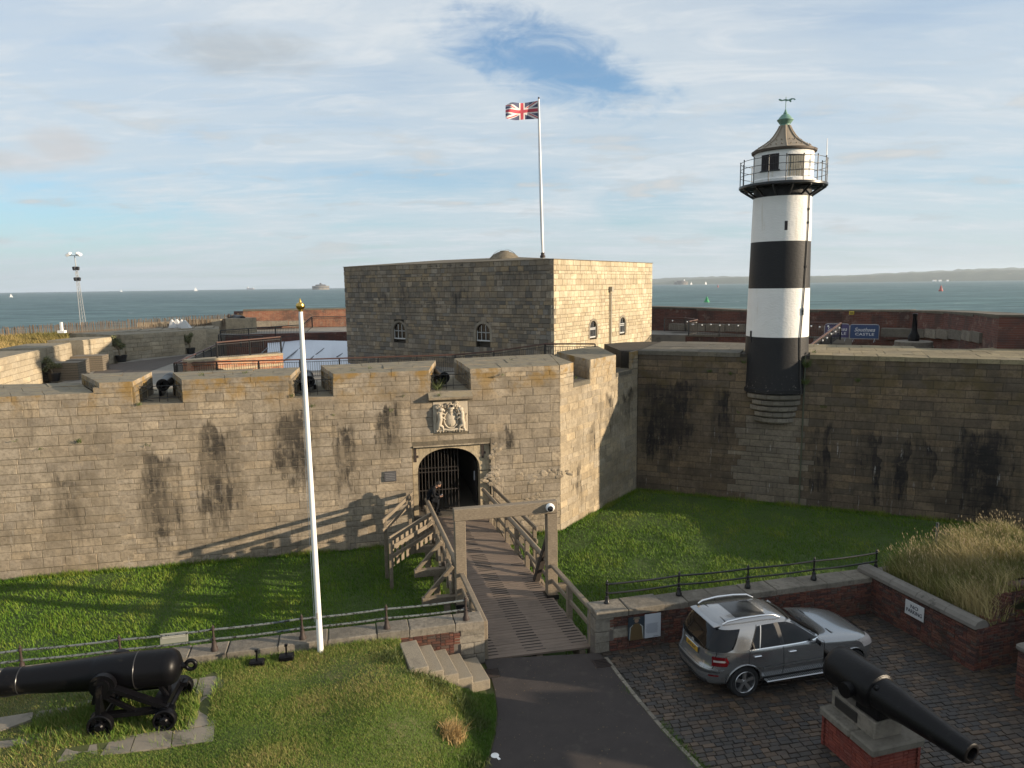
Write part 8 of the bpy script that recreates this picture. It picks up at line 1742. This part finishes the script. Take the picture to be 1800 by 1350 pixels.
def roof_z(x, y):
    lo_, hi_ = 1.5, 1.7299
    for _ in range(24):
        mid = (lo_ + hi_) / 2
        if cw(x, mid) > abs(y) and ring(mid)[1] < x < ring(mid)[2]: lo_ = mid
        else: hi_ = mid
    return lo_
gx_ = [(.02 + .80 * i / 8, -.40 + .80 * j / 8) for i in range(9) for j in range(9)]
part('roof_glass', lambda m: m.add([(x, y, roof_z(x, y) + .006) for x, y in gx_], [(i * 9 + j, (i + 1) * 9 + j, (i + 1) * 9 + j + 1, i * 9 + j + 1) for i in range(8) for j in range(8)], 0, True), simple('sunroof', (.02, .022, .025), .12), car)
part('roof_seam', lambda m: (m.box((-.30, 0, 1.712), (.012, 1.0, .012)),), CSm, car)
part('fuel_flap', lambda m: m.tube([(-.42 + .085 * math.cos(a), -(cw(-.42, .97) + .004), .97 + .085 * math.sin(a)) for a in [2 * math.pi * i / 22 for i in range(23)]], .005, 5, cap=False), CSm, car)
endp('grille', [(-.38, .60), (.38, .60)], [(-.40, .88), (.40, .88)], CPl, True, .012)
# ------------------------------------------------------------------ gate leaves, plaque, arms
gl_ = thing('iron_gate', 'rusty barred iron gate leaf closing the left half of the castle arch', 'gate', FW.p(AU0 + .9, 0, -.55)); gO = FW.p(AU0 + .9, 0, -.55); GM = simple('gate_iron', (.03, .024, .021), .6, .3, var=.3, vs=8)
def archz(u): k = max(-1, min(1, (u - AC) / AW)); return SPR + (CRN - SPR) * (max(0, 1 - k * k) ** .5) ** .80
for i in range(13):
    u = AU0 + .06 + .14 * i; hi = archz(u) - .02; mm = MB(); mm.tube([FW.p(u, .05, -.55) - gO, FW.p(u, hi, -.55) - gO], .016 if i % 3 else .022, 6); mm.build('bar', GM, gl_)
for z in (.12, .95, 1.75, 1.92): mm = MB(); mm.beam(FW.p(AU0 + .02, z, -.55) - gO, FW.p(AU0 + 1.78, z, -.55) - gO, .02, .045); mm.build('cross_bar', GM, gl_)
dl = thing('oak_gate_leaf', 'dark timber gate leaf standing open inside the right of the arch', 'gate', FW.p(AU1 - .08, 0, -1.2)); dO = FW.p(AU1 - .08, 0, -1.2); DW = wood_mat('dark_gate', (.028, .022, .018), (.045, .035, .028), (6, 6, .5))
for i in range(6): mm = MB(); mm.bbox(FW.p(AU1 - .06, 1.0, -.85 - .17 * i) - dO, (.06, .16, 2.0), .008, Matrix.Rotation(FW.ang, 3, 'Z')); mm.build('gate_board', DW, dl)
mm = MB(); mm.bbox(FW.p(AU1 - .12, 1.35, -.95) - dO, (.05, .10, .42), .02, Matrix.Rotation(FW.ang, 3, 'Z')); mm.build('notice', MT['paper'], dl)
t, w_, h = board('wall_plaque', 'small grey metal plaque on the wall left of the gate', FW, ((675, 828.5), (697, 845)), simple('plaque_grey', (.12, .115, .12), .45, .2), 'plaque', .05)
part('print_lines', lambda m: [m.box((0, -.0125, h * (.30 - .16 * i)), (w_ * (.8 if i else .9), .004, .012)) for i in range(5)], simple('plaque_print', (.38, .38, .38), .5), t)
AM = simple('arms_stone', (0.50, 0.43, 0.33), .9, var=.2, vs=6, bmp=.4, bs=30, dirt=((.22, .18, .13), 2.4, .56))
arms = thing('carved_arms', 'carved pale stone royal arms with shield, crown and two supporters above the gate', 'coat of arms', FW.p(-4.715, 4.19, -.035), FW.ang)
mm = MB(); mm.bbox((0, .02, 0), (1.44, .12, 1.30), .01); mm.build('back_panel', AM, arms)
Z3 = lambda x, z, o=0.0: (x, -.05 - o, z)
part('shield', lambda m: (m.sphere(Z3(0, -.10, .02), .30, 20, 14, (.86, .42, 1.12)), [m.tube([Z3(x_, -.38, .12), Z3(x_, .18, .12)], .012, 5) for x_ in (0,)], m.tube([Z3(-.24, -.08, .10), Z3(0, -.06, .15), Z3(.24, -.08, .10)], .012, 5)), AM, arms)
part('garter_ring', lambda m: m.tube([Z3(.29 * math.cos(a), -.10 + .37 * math.sin(a), .06) for a in [2 * math.pi * i / 24 for i in range(25)]], .040, 7, cap=False), AM, arms)
part('crown', lambda m: (m.lathe([(.10, 0), (.15, .02), (.15, .07), (.13, .09)], 16, Matrix.Translation(Z3(0, .34, .10))), [m.tube([Z3(.13 * math.cos(a) + 0, .42, .10 + .10 * math.sin(a) * -1), Z3(.10 * math.cos(a), .52, .10 + .06 * math.sin(a) * -1), Z3(0, .55, .10)], .028, 6) for a in (0, .8, 1.57, 2.35, 3.14)], m.sphere(Z3(0, .59, .10), .045, 8, 6)), AM, arms)
part('helmet', lambda m: (m.sphere(Z3(0, .27, .06), .11, 12, 8, (1, .8, 1)),), AM, arms)
def beast(m, s, horn):
    m.tube([Z3(s * .52, -.48, .06), Z3(s * .50, -.30, .08), Z3(s * .44, -.05, .12), Z3(s * .46, .14, .13), Z3(s * .43, .27, .13)], [.07, .10, .105, .10, .075], 10)
    m.sphere(Z3(s * .40, .33, .15), .10, 12, 8, (1.25, .9, .95)); m.sphere(Z3(s * .30, .30, .17), .055, 8, 6)
    if horn: m.tube([Z3(s * .36, .40, .16), Z3(s * .22, .56, .18)], [.028, .006], 6)
    else:
        for k in range(7): a = k * .9; m.sphere(Z3(s * (.44 + .06 * math.cos(a)), .24 + .09 * math.sin(a), .15), .055, 8, 6)
    m.tube([Z3(s * .44, .12, .16), Z3(s * .30, .17, .17), Z3(s * .24, .10, .15)], [.05, .04, .035], 7); m.tube([Z3(s * .44, -.02, .16), Z3(s * .32, .0, .17), Z3(s * .25, -.08, .14)], [.05, .04, .035], 7)
    m.tube([Z3(s * .48, -.32, .10), Z3(s * .36, -.38, .13), Z3(s * .32, -.54, .10)], [.08, .055, .04], 7); m.tube([Z3(s * .54, -.40, .06), Z3(s * .56, -.55, .06)], [.06, .045], 7)
    m.tube([Z3(s * .54, -.28, .04), Z3(s * .66, -.18, .05), Z3(s * .62, .02, .06), Z3(s * .68, .12, .05)], [.03, .028, .03, .045], 6)
part('lion_supporter', lambda m: beast(m, -1, False), AM, arms); part('unicorn_supporter', lambda m: beast(m, 1, True), AM, arms)
rr = random.Random(9)
def scrolls(m):
    for s in (-1, 1):
        for k in range(6):
            cx, cz = s * rr.uniform(.14, .62), rr.uniform(.40, .60); r_ = rr.uniform(.05, .09); m.tube([Z3(cx + r_ * (1 - i / 14) * math.cos(i * .7) * s, cz + r_ * (1 - i / 14) * math.sin(i * .7), .05 + .01 * i / 3) for i in range(12)], .030, 6)
        for k in range(5):
            cx, cz = s * (.10 + .12 * k), -.58 + rr.uniform(-.02, .05); m.sphere(Z3(cx, cz, .05), rr.uniform(.04, .07), 8, 6)
part('mantling', scrolls, AM, arms); part('motto_scroll', lambda m: m.tube([Z3(-.5, -.56, .07), Z3(-.25, -.50, .10), Z3(0, -.55, .11), Z3(.25, -.50, .10), Z3(.5, -.56, .07)], .045, 7), AM, arms)
# ------------------------------------------------------------------ person sitting on the left rail, bent over a phone
pp = bp(10.75, -1.0, 0); pr2 = thing('person', 'person in a dark jacket hunched on the left bridge rail over a phone', 'person', (pp.x, pp.y, 0), .1)
def skin(name, verts, edges, radii, mat, root=0, sub=2):
    me = bpy.data.meshes.new(name); me.from_pydata(verts, edges, []); o = bpy.data.objects.new(name, me); COL.objects.link(o); md = o.modifiers.new('s', 'SKIN'); sv = me.skin_vertices[0].data
    for v, r in zip(sv, radii): v.radius = (r, r) if not isinstance(r, tuple) else r
    for v in sv: v.use_root = False
    sv[root].use_root = True; md.use_smooth_shade = True; ms = o.modifiers.new('u', 'SUBSURF'); ms.levels = sub; ms.render_levels = sub
    dg = bpy.context.evaluated_depsgraph_get(); dg.update(); m2 = bpy.data.meshes.new_from_object(o.evaluated_get(dg)); bpy.data.objects.remove(o); m2.name = name; m2.materials.clear(); m2.materials.append(mat)
    for p in m2.polygons: p.use_smooth = True
    o2 = bpy.data.objects.new(name, m2); COL.objects.link(o2); o2.parent = pr2; return o2
CL = simple('dark_jacket', (.009, .010, .013), .85, spec=.15, var=.2, vs=8, bmp=.3, bs=16); SKN = simple('skin_tone', (.42, .24, .16), .6, var=.06); HR = simple('dark_hair', (.02, .014, .01), .7, bmp=.5, bs=60)
#   pelvis 0 waist 1 chest 2 neck 3 | L shoulder.. R shoulder.. | hips knees ankles toes   (x = the way the person faces)
S = [(0, 0, 1.12), (.06, 0, 1.30), (.22, 0, 1.50), (.36, 0, 1.60), (.24, .19, 1.53), (.30, .25, 1.26), (.50, .12, 1.20), (.24, -.19, 1.53), (.30, -.25, 1.26), (.50, -.10, 1.20), (.06, .11, 1.09), (.44, .15, 1.02), (.36, .15, .58), (.52, .16, .53), (.06, -.11, 1.09), (.44, -.15, 1.00), (.30, -.15, .56), (.46, -.16, .51)]
Ed = [(0, 1), (1, 2), (2, 3), (2, 4), (4, 5), (5, 6), (2, 7), (7, 8), (8, 9), (0, 10), (10, 11), (11, 12), (12, 13), (0, 14), (14, 15), (15, 16), (16, 17)]
skin('clothed_body', S, Ed, [(.17, .14), (.165, .135), (.17, .15), .062, .085, .06, .045, .085, .06, .045, .105, .075, .055, .045, .105, .075, .055, .045], CL)
hd = MB(); hc = Vector((.47, 0, 1.69)); RH = Matrix.Rotation(.75, 3, 'Y'); hd.sphere(hc, .105, 18, 14, (.92, .78, 1.16), RH); hd.sphere(hc + RH @ Vector((.098, 0, -.02)), .022, 8, 6, (1, .7, 1.2)); hd.tube([Vector((.36, 0, 1.58)), hc - RH @ Vector((.0, 0, .07))], .052, 10)
for s in (-1, 1): hd.sphere(hc + Vector((-.01, s * .085, -.01)), .028, 8, 6, (.6, .4, 1))
ho = hd.build('head', SKN, pr2); hm = MB(); hm.sphere(hc + RH @ Vector((-.022, 0, .032)), .112, 18, 12, (.92, .80, 1.05), RH); hm.build('hair', HR, ho)
em = MB(); [em.sphere(hc + RH @ Vector((.088, s * .035, .012)), .010, 8, 6) for s in (-1, 1)]; em.build('eye', simple('eye', (.02, .015, .012), .3), ho); em = MB(); em.box(hc + RH @ Vector((.094, 0, -.062)), (.008, .045, .008), 0, 0, RH); em.build('mouth', simple('lips', (.28, .11, .09), .6), ho)
for s, hx in ((1, (.53, .10, 1.20)), (-1, (.53, -.08, 1.20))):
    h0 = Vector(hx); Vh = [tuple(h0 - Vector((.05, 0, 0))), tuple(h0), tuple(h0 + Vector((.045, 0, .005)))]; Eh = [(0, 1), (1, 2)]; Rh = [.026, (.036, .018), (.040, .016)]
    for k in range(4):
        b = h0 + Vector((.05, s * (.030 - .02 * k), .004)); i0 = len(Vh); Ln = (.034, .040, .037, .028)[k]; Vh += [tuple(b + Vector((.02, 0, .004))), tuple(b + Vector((.02 + Ln * .6, -s * .01, .016))), tuple(b + Vector((.015 + Ln * .8, -s * .022, .036)))]; Eh += [(2, i0), (i0, i0 + 1), (i0 + 1, i0 + 2)]; Rh += [.0095, .009, .008]
    i0 = len(Vh); Vh += [tuple(h0 + Vector((.01, -s * .038, .018))), tuple(h0 + Vector((.045, -s * .052, .040)))]; Eh += [(1, i0), (i0, i0 + 1)]; Rh += [.011, .009]
    skin('hand', Vh, Eh, Rh, SKN, 1, 1)
ph_ = MB(); ph_.bbox((0, 0, 0), (.016, .075, .15), .005, Matrix.Rotation(.9, 3, 'Y')); po_ = ph_.build('mobile_phone', simple('phone_pale', (.60, .63, .68), .2), None, Vector((pp.x, pp.y, 0)) + Matrix.Rotation(.1, 3, 'Z') @ Vector((.56, .01, 1.235))); po_.rotation_euler = (0, 0, .1); tag(po_, 'pale mobile phone held by the person on the bridge rail', 'phone')
# ------------------------------------------------------------------ out at sea
def sea_at(px_, d): q = at_d(px_, 500, d); return Vector((q.x, q.y, ZSEA))
def sc_(d, px_): return px_ / F * d * 1.03
FS = simple('fort_stone', (.20, .175, .14), .9, var=.25, vs=.03); FD = simple('fort_dark', (.055, .05, .05), .9)
def fort(px_, d, wpx_, hpx, label, tower=False):
    q = sea_at(px_, d); R = sc_(d, wpx_ / 2); H = sc_(d, hpx); t = thing('sea_fort', label, 'sea fort', q)
    part('drum', lambda m: m.lathe([(R * 1.02, -2), (R * 1.02, H * .12), (R, H * .15), (R * .99, H * .48), (R * 1.03, H * .50), (R * 1.03, H * .56), (R * .97, H * .58), (0, H * .6)], 40), FS, t)
    part('armour_band', lambda m: m.lathe([(R * 1.005, H * .30), (R * 1.01, H * .31), (R * 1.01, H * .40), (R * 1.005, H * .41)], 40), FD, t)
    part('roof_house', lambda m: m.lathe([(R * .62, H * .58), (R * .62, H * .74), (R * .45, H * .80), (0, H * .82)], 24), FD, t)
    for k in range(12): a = 2 * math.pi * k / 12; part('gun_port', lambda m: m.box((R * 1.0 * math.cos(a), R * 1.0 * math.sin(a), H * .22), (R * .08, R * .1, H * .08), a), FD, t)
    part('light_tower', lambda m: m.lathe([(R * .14, H * .6), (R * .12, H * 1.0), (0, H * 1.06)], 12, Matrix.Translation((R * (.45 if tower else 0), 0, 0))), MT['white_paint'] if tower else FD, t)
fort(563.5, 4700, 27, 10.5, 'round sea fort on the horizon left of the keep'); fort(1197, 5200, 22, 8, 'distant sea fort with a white light tower right of the keep', True)
def buoy(px_, d, hpx, wpx_, mat, label):
    q = sea_at(px_, d); H, R = sc_(d, hpx), sc_(d, wpx_ / 2); t = thing('navigation_buoy', label, 'buoy', q)
    part('float', lambda m: m.lathe([(R * .8, -.4), (R, .0), (R, H * .16), (R * .86, H * .22)], 24), mat, t); part('tower', lambda m: m.lathe([(R * .82, H * .2), (R * .60, H * .45), (R * .34, H * .78), (R * .22, H * .86), (R * .2, H * .96), (0, H)], 24), mat, t)
    part('lantern', lambda m: m.lathe([(R * .12, H * .96), (R * .12, H * 1.04), (0, H * 1.06)], 10), MT['lamp_dark'], t); part('opening', lambda m: m.lathe([(0, 0), (R * .16, 0)], 12, axis_m((-.0, -R * .60, H * .58), (0, -1, .35))), MT['dark_void'], t)
buoy(1243, 609, 9.5, 9, simple('buoy_green', (.02, .27, .09), .5), 'bright green conical buoy in the sea beside the lighthouse'); BRd = simple('buoy_red', (.36, .06, .05), .5); buoy(1654.5, 1130, 8.5, 6, BRd, 'larger red buoy far out at the right'); buoy(1262, 2250, 4.5, 2.6, BRd, 'tiny far red buoy left of the lighthouse')
SW = simple('sail_white', (.8, .8, .8), .7, var=.02)
def yacht(px_, d, hpx, label):
    q = sea_at(px_, d); H = sc_(d, hpx); t = thing('sailing_yacht', label, 'yacht', q, .4, 'far-off sailing yachts')
    part('hull', lambda m: m.prism([(-H * .36, 0), (-H * .3, H * .07), (H * .25, H * .07), (H * .46, 0), (H * .25, -H * .07), (-H * .3, -H * .07)], -.2, H * .09), SW, t); part('mainsail', lambda m: m.prism([(-H * .30, 0), (H * .05, .05), (H * .05, -.05)], H * .12, [H * .14, H, H]), SW, t); part('jib', lambda m: m.prism([(H * .08, .05), (H * .40, 0), (H * .08, -.05)], H * .12, [H * .82, H * .13, H * .82]), SW, t)
for x_, d, h, lb in ((343, 5600, 6.5, 'white sailing yacht on the horizon left of centre'), (17, 2400, 5, 'tiny sailing yacht at the far left edge of the sea'), (212, 6000, 3.5, 'tiny yacht beyond the floodlight mast'), (1215, 4800, 5, 'small yacht just right of the far white-towered fort'), (1240.5, 4900, 5.5, 'small yacht between the far fort and the lighthouse')): yacht(x_, d, h, lb)
q = sea_at(440, 8200); L = sc_(8200, 14); t = thing('cargo_ship', 'pale ship far off on the horizon', 'ship', q, -.2); part('hull', lambda m: m.prism([(-L / 2, 0), (-L * .46, L * .07), (L * .4, L * .07), (L / 2, 0), (L * .4, -L * .07), (-L * .46, -L * .07)], -.5, L * .13), simple('ship_red', (.62, .52, .50), .6), t); part('bridge_house', lambda m: m.box((-L * .36, 0, L * .2), (L * .14, L * .1, L * .18)), SW, t); part('deck_cargo', lambda m: m.box((L * .08, 0, L * .16), (L * .6, L * .1, L * .06)), SW, t)
for x_, w_, lb in ((1642, 5, 'long white waterside building on the far shore'), (1652, 4, 'white building right of the long one on the far shore'), (1665, 3, 'small white building farthest right on the far shore')):
    q = sea_at(x_, 5560); W1 = sc_(5560, w_); t = thing('shore_building', lb, 'building', q, 0, 'white buildings on the far shore'); part('wall', lambda m: m.box((0, 0, 5), (W1, 9, 10)), SW, t); part('roof', lambda m: m.prism([(-W1 / 2, -5), (W1 / 2, -5), (W1 / 2, 5), (-W1 / 2, 5)], 10, 12.5), FS, t)
# ------------------------------------------------------------------ air: one even, closed box of haze
hm_ = bpy.data.materials.new('haze_air'); hm_.use_nodes = True; ht = NT(hm_.node_tree); ht.n.clear()
ho_ = ht.node('ShaderNodeOutputMaterial'); hv = ht.node('ShaderNodeVolumePrincipled'); hv.inputs['Color'].default_value = (0.78, 0.88, 1.0, 1); hv.inputs['Density'].default_value = 0.00007; hv.inputs['Anisotropy'].default_value = 0.2; ht.l.new(hv.outputs[0], ho_.inputs['Volume'])
m = MB(); m.box((0, 3500, 74), (21000, 14000, 166)); hz_ = m.build('haze', hm_); tag(hz_, kind='stuff')

# ------------------------------------------------------------------ base colours scaled to the exposure; shaded things darkened further to deepen their shade
KEEP_ = {'sea_water': 1.0, 'hill': 1.0, 'tower_white': .92, 'white_paint': .95, 'sail_white': .95, 'stone_gate': .90, 'bed_gate': .90, 'stone_flank': .84, 'stone_keep': .96, 'stone_keep_lit': .80, 'keep_surround': .8, 'grass_moat': .74, 'grass_lawn': .84, 'grass_tall': .9, 'grass_bank_blades': .85, 'deck': .88, 'oak': .90, 'stone_bastion': .85, 'stone_far': .85, 'pale_stone': .88, 'arms_stone': .88, 'canvas': .9, 'roof_lead': .85, 'verdigris': .85, 'car_paint': 1.0, 'car_alloy': 1.0, 'car_chrome': 1.0, 'trim_silver': 1.0, 'brass': 1.0, 'asphalt': .60, 'sett': .60, 'coping': .78, 'concrete': .66, 'brick': .66, 'plate_yellow': .8, 'flag_red': .95, 'flag_white': .95, 'flag_blue': .95, 'lamp_white': .95, 'slab': .8, 'step': .85, 'slab_gold': .95, 'straw': .9, 'buoy_green': 1.0, 'buoy_red': 1.0, 'sunny_brick_top': .9, 'fort_stone': 1.0, 'fort_dark': 1.0, 'far_brick_o': .9, 'skin_tone': .9}
for mt_ in bpy.data.materials:
    if not mt_.use_nodes or 'Principled BSDF' not in mt_.node_tree.nodes: continue
    k_ = KEEP_.get(mt_.name, .72)
    if k_ == 1.0: continue
    t_ = NT(mt_.node_tree); s_ = mt_.node_tree.nodes['Principled BSDF'].inputs['Base Color']
    if s_.is_linked: t_.set(s_, t_.mix(1.0, s_.links[0].from_socket, (k_, k_, k_), 'MULTIPLY'))
    else: c_ = s_.default_value; s_.default_value = (c_[0] * k_, c_[1] * k_, c_[2] * k_, 1)
